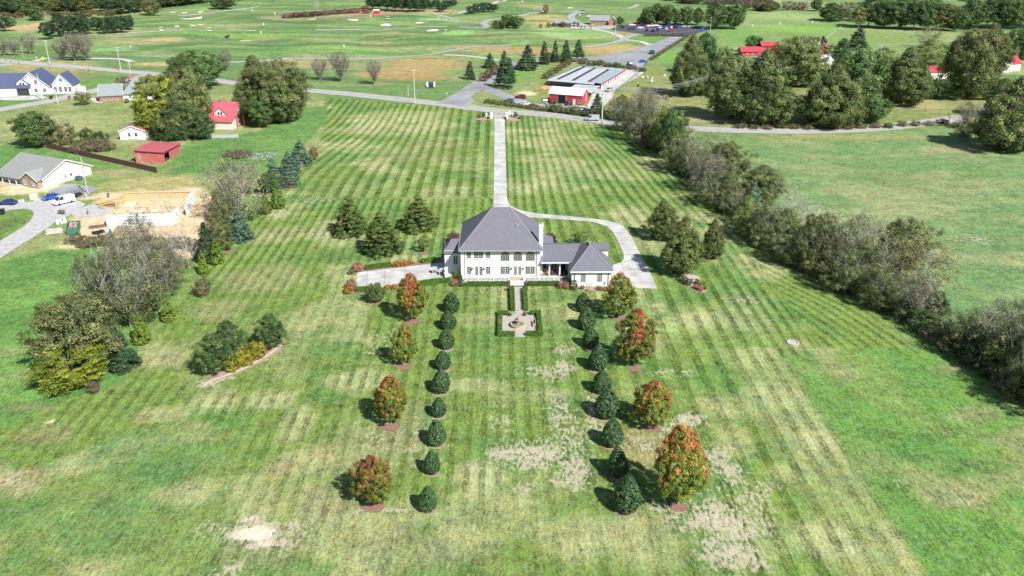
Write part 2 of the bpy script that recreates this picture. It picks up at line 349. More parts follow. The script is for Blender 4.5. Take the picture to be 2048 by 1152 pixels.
for k in range(90):       # mown bands, and mound shading put into the colour, running across the course
    pxx = rs.uniform(200, 1150); pyy = rs.uniform(16, 118); patch(pxx, pyy, rs.uniform(30, 110), rs.uniform(1.2, 3.4), [(.05, .115, .045), (.145, .225, .09), (.055, .12, .04), (.19, .2, .11)][k % 4], .75, wob=.3)
# lawn colour: pale, dry and dark areas traced from the photograph
for a in [(800, 235, 120, 16, PALE, .6), (760, 262, 130, 10, PALE, .45), (880, 250, 60, 8, PALE, .6), (700, 380, 60, 30, (.11, .15, .055), .5), (900, 385, 60, 20, PALE, .5), (880, 290, 80, 6, (.19, .18, .1), .5), (830, 315, 90, 10, (.15, .15, .08), .5),
          (770, 340, 50, 8, PALE, .5), (560, 470, 60, 18, DRY, .5), (760, 300, 90, 8, PALE, .35), (960, 330, 20, 30, PALE, .4), (1110, 330, 70, 20, PALE, .5), (1180, 300, 60, 12, (.15, .15, .07), .5), (1100, 375, 80, 10, PALE, .5), (1190, 345, 60, 12, PALE, .45),
          (1330, 445, 30, 20, (.1, .17, .04), .5), (1230, 430, 30, 10, PALE, .6), (530, 560, 90, 30, DRY, .5), (430, 620, 60, 24, DRY, .5), (330, 720, 60, 18, DRY, .6), (620, 700, 80, 30, LUSH, .35), (700, 610, 60, 18, PALE, .5), (720, 760, 70, 26, PALE, .75),
          (540, 800, 60, 22, PALE, .75), (430, 800, 60, 26, PALE, .7), (590, 850, 40, 40, PALE, .7), (330, 830, 60, 18, PALE, .7), (600, 925, 50, 24, PALE, .5), (560, 940, 30, 20, (.24, .17, .11), .4), (650, 905, 14, 18, (.27, .17, .11), .6), (650, 1010, 60, 50, (.2, .19, .12), .6),
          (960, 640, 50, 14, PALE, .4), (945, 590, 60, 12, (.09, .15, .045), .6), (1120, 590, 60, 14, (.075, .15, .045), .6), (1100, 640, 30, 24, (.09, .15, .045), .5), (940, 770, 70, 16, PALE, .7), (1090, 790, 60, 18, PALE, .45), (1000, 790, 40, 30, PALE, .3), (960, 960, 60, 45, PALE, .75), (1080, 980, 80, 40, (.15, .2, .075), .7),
          (1100, 870, 40, 12, (.075, .13, .03), .8), (1140, 1070, 100, 50, PALE, .55), (1300, 1090, 100, 50, PALE, .5), (900, 1090, 60, 50, PALE, .55), (1240, 1000, 30, 14, LUSH, .5), (1480, 700, 90, 40, (.12, .19, .06), .5), (1540, 790, 60, 26, PALE, .6), (1450, 810, 60, 22, PALE, .5), (1470, 880, 40, 40, PALE, .65), (1640, 890, 45, 26, PALE, .7),
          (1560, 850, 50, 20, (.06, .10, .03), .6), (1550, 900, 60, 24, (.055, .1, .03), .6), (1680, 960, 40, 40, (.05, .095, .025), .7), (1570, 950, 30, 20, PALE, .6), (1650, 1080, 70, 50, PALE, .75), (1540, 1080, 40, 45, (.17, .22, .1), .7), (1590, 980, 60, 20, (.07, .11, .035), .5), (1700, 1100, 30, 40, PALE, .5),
          (1400, 640, 60, 20, PALE, .5), (1340, 660, 50, 20, (.12, .2, .05), .5), (1500, 600, 60, 20, (.1, .14, .06), .5), (1595, 690, 36, 14, (.17, .2, .09), .8), (1500, 640, 60, 30, PALE, .45), (1200, 960, 16, 60, (.09, .12, .045), .5), (1290, 900, 60, 50, (.2, .17, .1), .6),
          (60, 815, 60, 8, (.2, .15, .1), .5), (90, 870, 70, 22, (.15, .16, .08), .7), (30, 965, 80, 30, (.24, .22, .12), .7), (330, 940, 60, 30, (.05, .12, .04), .6), (200, 1060, 120, 40, (.075, .15, .05), .5), (380, 900, 90, 20, (.07, .14, .035), .5), (250, 1010, 80, 24, (.06, .135, .05), .5),
          (520, 1100, 90, 40, (.17, .17, .1), .5), (800, 1100, 120, 40, (.16, .17, .09), .5), (730, 900, 90, 60, (.15, .17, .085), .55), (820, 860, 40, 60, (.16, .17, .095), .5)]:
    patch(*a[:6], soft=.4)
for px, py, rx, ry in [(720, 760, 66, 22), (540, 800, 56, 18), (450, 812, 60, 22), (590, 850, 34, 34), (960, 960, 50, 40), (1640, 890, 40, 24), (1540, 790, 55, 22), (1650, 1080, 60, 45)]:
    PAR[:, 0] = np.maximum(PAR[:, 0], ell(px, py, rx, ry) * 1.1)
def bald(px, py, rx, ry, a=1., **k): PAR[:, 1] = np.maximum(PAR[:, 1], ell(px, py, rx, ry, soft=.8, **k) * a)
for a in [(1075, 910, 95, 40, .8), (1010, 905, 50, 24, .8), (1150, 945, 60, 50, .78), (1120, 820, 30, 55, .72), (1190, 840, 24, 80, .66), (960, 930, 40, 20, .5), (1090, 745, 60, 24, .62), (1130, 700, 30, 18, .62), (1130, 735, 26, 18, .8), (1050, 980, 30, 26, .75), (1060, 740, 40, 10, .5),
          (1380, 840, 45, 20, .85), (1440, 930, 60, 50, .74), (1440, 1040, 110, 62, .84), (1500, 1000, 60, 40, .6), (1250, 985, 16, 60, .4), (1350, 870, 60, 40, .62), (1140, 870, 60, 60, .6), (1470, 1110, 80, 60, .8), (1360, 1020, 90, 30, .62), (1290, 900, 50, 40, .55), (1330, 1020, 40, 12, .75), (1520, 970, 60, 18, .55), (1385, 905, 30, 40, .5), (1490, 600, 60, 9, .5), (1370, 748, 16, 10, .8), (1320, 742, 12, 7, .8),
          (512, 1068, 62, 26, 1.25), (500, 1040, 30, 12, 1.1), (540, 1090, 40, 14, 1.0), (455, 1075, 30, 14, .9), (590, 1055, 50, 14, .8), (470, 1058, 20, 10, 1.0), (620, 1050, 60, 24, .5), (470, 1140, 60, 20, .75), (570, 1090, 50, 20, .6), (440, 1060, 70, 20, .6), (800, 1025, 60, 8, .8), (710, 1022, 9, 8, 1.1), (760, 690, 50, 40, .42), (1330, 745, 30, 12, .5), (720, 1040, 40, 8, .5),
          (103, 842, 14, 5, 1.2), (325, 845, 9, 6, 1.3), (245, 865, 10, 3, 1.1), (45, 886, 8, 3, 1.1), (100, 812, 8, 3, .9), (20, 960, 60, 14, .65), (760, 870, 40, 60, .45), (840, 900, 60, 70, .45), (1000, 850, 40, 50, .45), (650, 470, 50, 12, .45), (630, 400, 50, 12, .45), (560, 430, 30, 14, .6), (850, 280, 60, 8, .4),
          (1840, 560, 60, 24, .55), (1650, 430, 60, 24, .55), (1950, 480, 60, 20, .5), (1800, 970, 40, 10, .55), (1940, 1000, 60, 24, .45), (955, 585, 30, 6, .5), (860, 738, 20, 6, .4)]:
    bald(*a)
e_ = ss(38, 42, gx) * (gx < 49.4) * (gy < 135) * (gy > 40); setc(e_ > .01, PALE, .45 * e_ * (.5 + vnoise(gx, gy, 12, 101)))
e_ = (gx > 49.4) & (gx < 56) & (gy < 133); setc(e_, (.07, .15, .04), .55)
# building plot: bare earth
site = PP([(150, 400), (200, 385), (400, 375), (430, 395), (432, 430), (430, 480), (380, 520), (300, 510), (240, 505), (140, 470), (155, 425), (205, 400)])
sm = inpoly(gx, gy, site); setc(sm, (.42, .34, .245))
patch(390, 440, 50, 46, (.40, .32, .22), .9); patch(300, 368, 90, 18, (.26, .24, .12), .8); patch(230, 345, 60, 10, DRY, .8); patch(60, 378, 70, 14, SOIL, .95); patch(30, 365, 40, 8, (.5, .36, .24), .8)
patch(150, 487, 40, 14, SOIL, .7); patch(120, 470, 30, 12, OLIVE, .7); patch(130, 350, 60, 14, (.13, .19, .06), .6); patch(13, 452, 26, 26, (.07, .12, .035), 1); patch(60, 490, 60, 22, DRY, .6)
patch(255, 492, 50, 10, (.3, .27, .18), .6)
for px, py, rx, ry in [(418, 768, 30, 8), (562, 692, 12, 6), (455, 758, 20, 4), (490, 744, 26, 4), (530, 722, 22, 4)]: bald(px, py, rx, ry, 1.05)
me = bpy.data.meshes.new("ground"); nx, ny = len(xs), len(ys)
me.vertices.add(nv); me.vertices.foreach_set('co', np.column_stack([gx, gy, gz]).ravel())
ii = (np.arange(ny - 1)[:, None] * nx + np.arange(nx - 1)[None, :]).ravel()
fl = np.column_stack([ii, ii + 1, ii + nx + 1, ii + nx]).ravel(); nf = len(ii)
me.loops.add(nf * 4); me.loops.foreach_set('vertex_index', fl); me.polygons.add(nf)
me.polygons.foreach_set('loop_start', np.arange(nf) * 4); me.polygons.foreach_set('use_smooth', np.ones(nf, bool)); me.update()
def attr(me, name, typ, data, dom='POINT'):
    a = me.attributes.new(name, typ, dom); a.data.foreach_set('color' if 'COLOR' in typ else 'value', data)
attr(me, 'gcol', 'FLOAT_COLOR', np.column_stack([np.clip(C, 0, 1), np.ones(nv)]).ravel())
attr(me, 'gpar', 'FLOAT_COLOR', np.column_stack([PAR / 2, np.ones(nv)]).ravel())
attr(me, 'swath', 'FLOAT', U)
def ground_mat():
    M = bpy.data.materials.new("grass"); M.use_nodes = True; N = M.node_tree.nodes; L = M.node_tree.links; b = N['Principled BSDF']
    b.inputs['Roughness'].default_value = .95; b.inputs['Specular IOR Level'].default_value = .08
    def math_(op, a, c=None, d=None, cl=False):
        n = N.new('ShaderNodeMath'); n.operation = op; n.use_clamp = cl
        for i, v in enumerate((a, c, d)):
            if v is None: continue
            if isinstance(v, (int, float)): n.inputs[i].default_value = v
            else: L.new(v, n.inputs[i])
        return n.outputs[0]
    geo = N.new('ShaderNodeNewGeometry'); pos = geo.outputs['Position']
    def noise(sc, det, rough=.6, stretch=None, dist=0):
        v = pos
        if stretch:
            mp = N.new('ShaderNodeMapping'); mp.inputs['Scale'].default_value = stretch; L.new(pos, mp.inputs[0]); v = mp.outputs[0]
        n = N.new('ShaderNodeTexNoise'); n.inputs['Scale'].default_value = sc; n.inputs['Detail'].default_value = det
        n.inputs['Roughness'].default_value = rough; n.inputs['Distortion'].default_value = dist; L.new(v, n.inputs['Vector']); return n.outputs[0]
    gc = N.new('ShaderNodeAttribute'); gc.attribute_name = 'gcol'; gp = N.new('ShaderNodeAttribute'); gp.attribute_name = 'gpar'
    gu = N.new('ShaderNodeAttribute'); gu.attribute_name = 'swath'
    sep = N.new('ShaderNodeSeparateColor'); L.new(gp.outputs['Color'], sep.inputs[0])
    sa = math_('MULTIPLY', sep.outputs[0], 2.); ba = math_('MULTIPLY', sep.outputs[1], 2.)
    nm = noise(.22, 5, .7); nf_ = noise(1.5, 5, .75, (1.3, .55, 1)); nc = noise(.55, 4, .7); nb = noise(.035, 3)
    # swaths
    u = math_('ADD', gu.outputs['Fac'], math_('MULTIPLY', math_('SUBTRACT', noise(.08, 2), .5), .35))
    s = math_('SINE', math_('MULTIPLY', u, 2 * math.pi / 2.25)); s2 = math_('SINE', math_('ADD', math_('MULTIPLY', u, 4 * math.pi / 2.25), 2.2))
    sq = math_('ADD', math_('MULTIPLY', s, 4.), 1.2); sq = math_('MAXIMUM', math_('MINIMUM', sq, 1.), -1.)
    thin = math_('MULTIPLY', math_('POWER', math_('MAXIMUM', s2, 0.), 5.), -.8)
    sq = math_('ADD', sq, thin)
    # swaths fade and return in patches
    fade = N.new('ShaderNodeMapRange'); fade.inputs[1].default_value = .36; fade.inputs[2].default_value = .62; L.new(noise(.07, 3), fade.inputs[0])
    st = math_('MULTIPLY', math_('MULTIPLY', sq, sa), math_('ADD', math_('MULTIPLY', fade.outputs[0], .5), .5))
    # value variation
    v = math_('ADD', 1.36, math_('MULTIPLY', math_('SUBTRACT', nm, .5), 2.0))
    v = math_('ADD', v, math_('MULTIPLY', math_('SUBTRACT', noise(3.2, 2, .7), .5), 2.6)); v = math_('ADD', v, math_('MULTIPLY', math_('SUBTRACT', noise(1., 4, .7, (2.2, .35, 1)), .5), 1.5))
    v = math_('ADD', v, math_('MULTIPLY', math_('SUBTRACT', nf_, .5), 2.7))
    v = math_('ADD', v, math_('MULTIPLY', math_('SUBTRACT', nc, .5), 1.3))
    v = math_('ADD', v, math_('MULTIPLY', math_('SUBTRACT', nb, .5), .4))
    v = math_('MAXIMUM', math_('ADD', v, math_('MULTIPLY', st, .44)), .3)
    mul = N.new('ShaderNodeMixRGB'); mul.blend_type = 'MULTIPLY'; mul.inputs[0].default_value = 1
    hm = N.new('ShaderNodeMixRGB'); hm.inputs[1].default_value = (1.25, 1.04, .84, 1); hm.inputs[2].default_value = (.97, 1.0, .94, 1)
    hr = N.new('ShaderNodeMapRange'); hr.inputs[1].default_value = .36; hr.inputs[2].default_value = .64; L.new(noise(.3, 6, .75), hr.inputs[0]); L.new(hr.outputs[0], hm.inputs[0])
    hx_ = N.new('ShaderNodeMixRGB'); hx_.blend_type = 'MULTIPLY'; hx_.inputs[0].default_value = 1; L.new(gc.outputs['Color'], hx_.inputs[1]); L.new(hm.outputs[0], hx_.inputs[2])
    L.new(hx_.outputs[0], mul.inputs[1]); L.new(v, mul.inputs[2])
    # dry blades mixed in: clumps of straw colour; swath light side is paler
    dr = N.new('ShaderNodeMapRange'); dr.inputs[1].default_value = .5; dr.inputs[2].default_value = .8; dr.inputs[4].default_value = .6
    L.new(math_('ADD', noise(.9, 5, .75), math_('MULTIPLY', st, .05)), dr.inputs[0])
    m1 = N.new('ShaderNodeMixRGB'); m1.inputs[2].default_value = (.36, .37, .25, 1); L.new(dr.outputs[0], m1.inputs[0]); L.new(mul.outputs[0], m1.inputs[1])
    # bald earth
    bt = N.new('ShaderNodeMapRange'); bt.inputs[1].default_value = .44; bt.inputs[2].default_value = .8
    L.new(math_('ADD', math_('ADD', ba, math_('MULTIPLY', math_('SUBTRACT', nf_, .5), 3.0)), math_('ADD', math_('MULTIPLY', math_('SUBTRACT', nc, .5), 1.2), math_('MULTIPLY', st, .06))), bt.inputs[0])
    bc = N.new('ShaderNodeMixRGB'); bc.inputs[1].default_value = (.47, .415, .295, 1); bc.inputs[2].default_value = (.74, .65, .5, 1)
    bb = N.new('ShaderNodeMapRange'); bb.inputs[1].default_value = .75; bb.inputs[2].default_value = 1.15; L.new(ba, bb.inputs[0]); L.new(bb.outputs[0], bc.inputs[0])
    m2 = N.new('ShaderNodeMixRGB'); L.new(math_('MULTIPLY', bt.outputs[0], .9), m2.inputs[0]); L.new(m1.outputs[0], m2.inputs[1])
    mulb = N.new('ShaderNodeMixRGB'); mulb.blend_type = 'MULTIPLY'; mulb.inputs[0].default_value = 1; L.new(bc.outputs[0], mulb.inputs[1])
    L.new(math_('ADD', .4, math_('MULTIPLY', noise(2.2, 4, .8), 1.15)), mulb.inputs[2]); L.new(mulb.outputs[0], m2.inputs[2])
    L.new(m2.outputs[0], b.inputs['Base Color'])
    bn = N.new('ShaderNodeBump'); bn.inputs['Strength'].default_value = .7; bn.inputs['Distance'].default_value = .35
    L.new(nf_, bn.inputs['Height']); L.new(bn.outputs[0], b.inputs['Normal'])
    return M
GRASS = ground_mat(); me.materials.append(GRASS)
go = bpy.data.objects.new("ground", me); COL.objects.link(go); tag(go, kind='structure')

# ------------------------------------------------------------------ roads, paths, sheets on the ground
def drape_strip(name, pts, w, m_, dz=.03, closed=False, world=False, seg=4., parent=None):
    P = [Vector(p[:2]) if world else Vector(G(*p)[:2]) for p in pts]
    # Catmull-Rom smoothing
    Q = []
    for i in range(len(P) - 1):
        p0 = P[max(i - 1, 0)]; p1 = P[i]; p2 = P[i + 1]; p3 = P[min(i + 2, len(P) - 1)]
        n = max(2, int((p2 - p1).length / seg))
        for k in range(n):
            t = k / n; Q.append(.5 * ((2 * p1) + (p2 - p0) * t + (2 * p0 - 5 * p1 + 4 * p2 - p3) * t * t + (3 * p1 - p0 - 3 * p2 + p3) * t ** 3))
    Q.append(P[-1]); vs = []; fs = []
    for i, q in enumerate(Q):
        d = (Q[min(i + 1, len(Q) - 1)] - Q[max(i - 1, 0)]); d = d.normalized() if d.length > 1e-6 else Vector((1, 0)); nrm = Vector((-d.y, d.x))
        for s in (-1, 1):
            c = q + nrm * s * w / 2; vs.append((c.x, c.y, float(T(c.x, c.y)) + dz))
    for i in range(len(Q) - 1): fs.append((2 * i, 2 * i + 2, 2 * i + 3, 2 * i + 1))
    o = mesh_obj(name, vs, fs, m_, parent)
    return o
def sheet(name, pts, m_, dz=.03, world=False, parent=None):
    P = [p[:2] if world else G(*p)[:2] for p in pts]
    return mesh_obj(name, [(a, b, float(T(a, b)) + dz) for a, b in P], [tuple(range(len(P)))], m_, parent)
def thick(name, pts, m_, z0, z1, parent=None, world=False):
    P = [p[:2] if world else G(*p)[:2] for p in pts]; b = MB(); b.prism(P, 'z', z0, z1); return b.build(name, m_, parent)
def blob(name, px, py, rx, ry, m_, dz=.05, n=26, wob=.12, seed=0):
    r = random.Random(seed + int(px) * 3 + int(py)); x0, y0, _ = G(px, py); a = abs(G(px + rx, py)[0] - x0); b = abs(G(px, py - ry)[1] - G(px, py + ry)[1]) / 2
    ph = [r.uniform(0, 6) for _ in range(3)]; rings = []
    vs = [(x0, y0, float(T(x0, y0)) + dz)]; fs = []
    for k in (1, 2, 3):
        for i in range(n):
            t = 2 * math.pi * i / n; q = 1 + wob * (math.sin(2 * t + ph[0]) + .6 * math.sin(3 * t + ph[1]) + .4 * math.sin(5 * t + ph[2]))
            x = x0 + a * q * math.cos(t) * k / 3; y = y0 + b * q * math.sin(t) * k / 3; vs.append((x, y, float(T(x, y)) + dz))
    for i in range(n):
        j = (i + 1) % n; fs.append((0, 1 + i, 1 + j))
        for k in (0, 1): fs.append((1 + k * n + i, 1 + (k + 1) * n + i, 1 + (k + 1) * n + j, 1 + k * n + j))
    return mesh_obj(name, vs, fs, m_)
ROADM = mat("old_asphalt", (.38, .36, .33), .9, .12, .25, det=8); ASPH = mat("grey_asphalt", (.27, .275, .28), .9, .3, .06, det=8)
BLACKTOP = mat("blacktop", (.07, .072, .095), .85, .15, .2); CONC = mat("concrete", (.47, .455, .425), .85, .35, .3, det=12)
CARTP = mat("cart_path", (.34, .33, .33), .9, .1, .3); CARTPALE = mat("pale_cart_path", (.45, .46, .4), .9, .1, .3); GRAVEL = mat("gravel", (.42, .41, .4), .95, .25, .8, det=9)
SAND = mat("bunker_sand", (.72, .64, .52), .95, .06, .5); MULCH = mat("red_mulch", (.24, .12, .085), .95, .35, 3, det=6, c2=(.34, .2, .15)); MULCH2 = mat("pine_mulch", (.36, .25, .19), .95, .3, 3, det=6)
def st(o): tag(o, kind='structure'); return o
st(drape_strip("road", [(-160, 104), (-60, 114), (0, 121), (100, 129), (200, 138), (300, 147), (400, 157), (470, 166), (620, 181), (700, 188), (830, 202), (900, 210), (990, 221), (1100, 230), (1200, 242), (1300, 252), (1400, 258), (1500, 261), (1620, 262), (1740, 257), (1830, 248), (1900, 239), (1960, 228), (2000, 215), (2060, 203), (2200, 170)], 8.6, ROADM, .035))
st(drape_strip("side_road", [(-160, 250), (0, 219), (100, 202), (150, 190), (200, 179), (245, 166), (300, 149)], 8.5, ROADM, .03))
st(drape_strip("side_road", [(-160, 575), (-60, 535), (0, 498), (60, 462), (88, 440), (95, 418), (60, 410), (0, 416), (-80, 424)], 6.6, GRAVEL, .03))
st(sheet("driveway", [(60, 414), (70, 398), (100, 396), (140, 395), (172, 408), (150, 425), (120, 440), (98, 448), (85, 450), (70, 430)], GRAVEL, .022))
st(sheet("driveway", [(96, 382), (130, 368), (150, 368), (198, 376), (172, 394), (140, 392)], ASPH, .04))
st(sheet("gravel_yard", [(135, 420), (190, 408), (235, 410), (250, 425), (210, 432), (150, 435)], GRAVEL, .03))
st(drape_strip("driveway", [(90, 193), (60, 196), (20, 196), (-20, 194)], 10, CONC, .04))
st(sheet("driveway", [(180, 196), (210, 196), (205, 206), (188, 206)], CONC, .04))
st(drape_strip("side_road", [(-60, 141), (0, 131), (25, 128)], 6, ROADM, .028))
# the long concrete drive, its bend and the forecourts
drv = [(989.2, 232), (1009, 232), (1014, 395), (1019, 411), (1040, 421), (1080, 428), (1140, 433), (1207, 440), (1230, 445), (1244.7, 451), (1258.6, 466.4), (1268.3, 484.4), (1282, 512), (1296, 537), (1314, 577), (1226, 574), (1222, 545), (1226.7, 530), (1242, 525), (1247.5, 518), (1246.8, 506.7), (1237.8, 487), (1226.7, 465), (1212.8, 452.5), (1185, 443.5), (1143, 440), (1100, 437), (1050, 434), (1000, 432), (987, 425)]
st(thick("driveway", drv, CONC, -.2, .07))
st(sheet("driveway", [(982, 226), (1016, 230), (1010, 238), (988.5, 238)], ROADM, .09))
st(thick("driveway", [(715, 545), (872, 527), (905, 523), (905, 554), (889, 554), (847, 559), (795, 568), (762, 574), (711, 577)], CONC, -.2, .06))
JOINT = mat("concrete_joint", (.2, .19, .18), .9)
jb = MB()
for py in list(range(245, 400, 9)):
    a = G(989, py); bq = G(1011, py); jb.box(-1.85, a[1] - .05, .06, 2.0, a[1] + .05, .078)
for (a, c) in [((1207, 440), (1185, 443.5)), ((1244.7, 451), (1212.8, 452.5)), ((1258, 466), (1226.7, 465)), ((1264, 477), (1233, 477)), ((1268, 486), (1238, 487)), ((1276, 500), (1245, 499)), ((1282, 512), (1247, 508)), ((1242, 525), (1247, 541)), ((1247, 541), (1297, 538)), ((1080, 428), (1078, 435)), ((1140, 433), (1138, 440))]:
    A = G(*a); B_ = G(*c); jb.bar((A[0], A[1], .066), (B_[0], B_[1], .066), .1, .02)
for a, c in [((735, 543), (733, 575)), ((770, 539), (768, 573)), ((810, 534), (808, 565)), ((713, 561), (888, 542))]:
    A = G(*a); B_ = G(*c); jb.bar((A[0], A[1], .056), (B_[0], B_[1], .056), .08, .02)
st(jb.build("paving_joints", JOINT))
# golf course roads
def CP(x0, y0, s, pts): return [(x0 + a / s, y0 + b / s) for a, b in pts]
st(drape_strip("golf_road", [(893, 208), (925, 190), (960, 168), (985, 152), (1005, 140), (1040, 128), (1090, 120), (1145, 118)], 9, ASPH, .045))
st(sheet("golf_road", [(886, 206), (905, 197), (935, 190), (950, 200), (935, 215)], ASPH, .05))
st(sheet("golf_road", CP(1024, 0, 4, [(480, 460), (700, 450), (800, 430), (1000, 390), (1100, 358), (1270, 293), (1372, 293), (1300, 340), (1200, 400), (1130, 440), (1140, 455), (1060, 510), (1050, 560), (1000, 560), (960, 525), (900, 520), (700, 490), (480, 475)]), ASPH, .05))
st(sheet("car_park", CP(1024, 0, 4, [(780, 235), (850, 210), (960, 190), (1150, 186), (1400, 200), (1560, 213), (1600, 232), (1540, 250), (1370, 296), (1250, 292), (1000, 267)]), BLACKTOP, .06))
st(sheet("forecourt", CP(1024, 0, 4, [(380, 232), (480, 218), (640, 214), (840, 200), (800, 232), (700, 236), (620, 236)]), ROADM, .055))
st(sheet("storage_yard", CP(1024, 0, 4, [(640, 700), (700, 690), (760, 640), (900, 560), (1000, 530), (1052, 540), (1050, 590), (830, 712), (800, 790), (700, 880), (560, 890), (600, 850), (640, 760)]), CONC, .045))
st(drape_strip("farm_lane", [(962, 172), (985, 182), (1010, 192), (1049, 207), (1087, 213), (1124, 214), (1175, 216)], 7, ASPH, .055))
PATHS = [(CP(512, 0, 4, [(480, 238), (750, 238), (1000, 242), (1150, 230), (1300, 215), (1530, 212)]), 2.6, CARTPALE), ([(570, 117), (640, 117), (712, 118), (762, 117), (825, 112), (862, 109), (888, 104), (925, 97), (970, 92), (1022, 90)], 3, CARTP), (CP(512, 0, 4, [(1500, 440), (1700, 450), (1950, 485), (2060, 500)]), 3, CARTPALE),
         (CP(512, 0, 4, [(1430, 112), (1500, 130), (1600, 160), (1750, 185), (1830, 200), (1845, 215), (1800, 225), (1620, 218)]), 4, CARTP), ([(972, 52), (968, 46), (980, 40), (1012, 37), (1040, 32), (1056, 28), (1084, 25)], 5, CARTP), ([(1121, 24), (1149, 23), (1172, 20), (1152, 26), (1142, 32), (1145, 39), (1160, 48), (1175, 54)], 6, CARTP),
         ([(1180, 57.5), (1199, 61), (1219, 65), (1236, 71), (1246, 76), (1250, 80), (1274, 82.5), (1289, 86), (1300, 91)], 4.6, CONC), ([(1172, 95), (1199, 91), (1225, 86), (1241, 82), (1250, 77), (1262, 72), (1277, 69)], 5, CARTP), (CP(0, 0, 4, [(900, 275), (1080, 262), (1280, 251), (1460, 250)]), 2.6, CARTPALE), (CP(0, 0, 4, [(1840, 241), (2048, 246)]), 2.6, CARTPALE),
         (CP(0, 0, 4, [(560, 470), (800, 470), (960, 474), (1020, 484), (1055, 497)]), 4, CARTPALE), ([(68, 124), (90, 117), (110, 117), (145, 118)], 4, CARTPALE), ([(356, 32), (400, 28), (450, 22), (520, 12)], 3, CARTPALE), ([(915, 27), (928, 24), (950, 18), (990, 6), (1010, 1)], 4, CARTPALE), ([(1255, 18), (1270, 13), (1275, 9)], 5, CARTP), ([(455, 125), (500, 124), (540, 121), (575, 118)], 2.6, CARTPALE), ([(1980, 165), (2010, 176), (2040, 186)], 4, CARTPALE)]
for k, (p, w, m_) in enumerate(PATHS): st(drape_strip("cart_path", p, w, m_, .12 + .006 * k))
for px, py, rx, ry in [(384, 38, 15, 2.2), (369, 25.8, 6, 1.1), (401, 24.2, 5, 1), (354, 52.7, 6, 1), (386, 51, 8, .9), (401, 49.6, 6, .8), (706.5, 40, 12, 1.5), (772, 50.5, 12, 2), (839, 46, 8, 1.3), (865, 61, 11, 2.1), (623, 39, 7, .8), (1194, 32.3, 20, 1.9), (490, 82, 9, .9), (346, 24.5, 6, .8), (1140, 16, 6, .8)]:
    st(blob("bunker_sand", px, py, rx, ry, SAND, .14))
# mulch rings and beds
for px, py, rx, ry in [(823, 642, 17, 7), (808, 733, 18, 6.5), (780, 855, 19, 8), (748, 1014, 21, 12), (1238, 638, 15, 5.5), (1270, 737, 16, 6), (1305, 857, 17, 7.5), (1358, 1014, 20, 10), (752, 606, 12, 4), (847, 506.5, 10, 3), (190, 780, 14, 6), (238, 738, 26, 4), (458, 503, 9, 3), (580, 376, 7, 2), (1422, 516, 13, 4)]:
    st(blob("mulch_bed", px, py, rx, ry, MULCH, .03, wob=.06))
st(drape_strip("stone_edging", [(415, 763), (440, 756), (490, 736), (530, 714), (556, 696)], .35, mat("pale_edging_stone", (.55, .5, .44), .9, .2, 2), .05))
st(drape_strip("mulch_bed", [(420, 756), (452, 745), (495, 727), (528, 709), (550, 694)], 3.4, MULCH2, .035))
KERB = mat("pale_edging", (.6, .55, .47), .9, .1, 2)
st(sheet("mulch_bed", [(688, 577), (711, 579), (762, 577), (800, 570), (850, 563), (905, 559), (922, 559), (924, 571), (905, 568), (880, 567), (810, 576), (762, 581), (715, 587), (684, 586)], MULCH, .04))
st(sheet("mulch_bed", [(694, 545), (716, 545), (720, 538), (800, 528), (870, 521), (902, 518), (903, 523), (872, 527.5), (716, 546), (712, 550), (696, 551)], MULCH, .04))
st(sheet("mulch_bed", [(924, 566), (1142, 566), (1142, 572), (1060, 572.5), (1048, 576), (1048, 582), (1018, 582), (1014, 573), (924, 573)], MULCH, .038))
st(sheet("mulch_bed", [(1130, 572), (1150, 567), (1228, 568), (1230, 580), (1200, 582), (1160, 581), (1140, 577)], MULCH2, .042))
st(sheet("mulch_bed", CP(1250, 380, 5.236, [(560, 880), (640, 870), (770, 900), (800, 960), (860, 1050), (850, 1078), (740, 1065), (640, 1010), (575, 950)]), MULCH2, .04))
st(blob("mulch_bed", 970, 236, 17, 5, MULCH2, .04)); st(blob("mulch_bed", 1028, 237, 17, 5, MULCH2, .04))
# walk and fountain court of pale cobbles
COB = mat("cobble_paving", (.40, .375, .34), .9, .35, 2.6, det=8, c2=(.52, .48, .42))
st(sheet("garden_path", [(2.6, 163.0), (4.5, 163.0), (4.5, 161), (4.25, 160), (4.25, 149.6), (6.9, 149.6), (6.9, 142.3), (4.4, 142.3), (4.4, 139.6), (2.5, 139.6), (2.5, 142.3), (.0, 142.3), (.0, 149.6), (2.7, 149.6), (2.7, 160), (2.6, 161)], COB, .05, world=True))
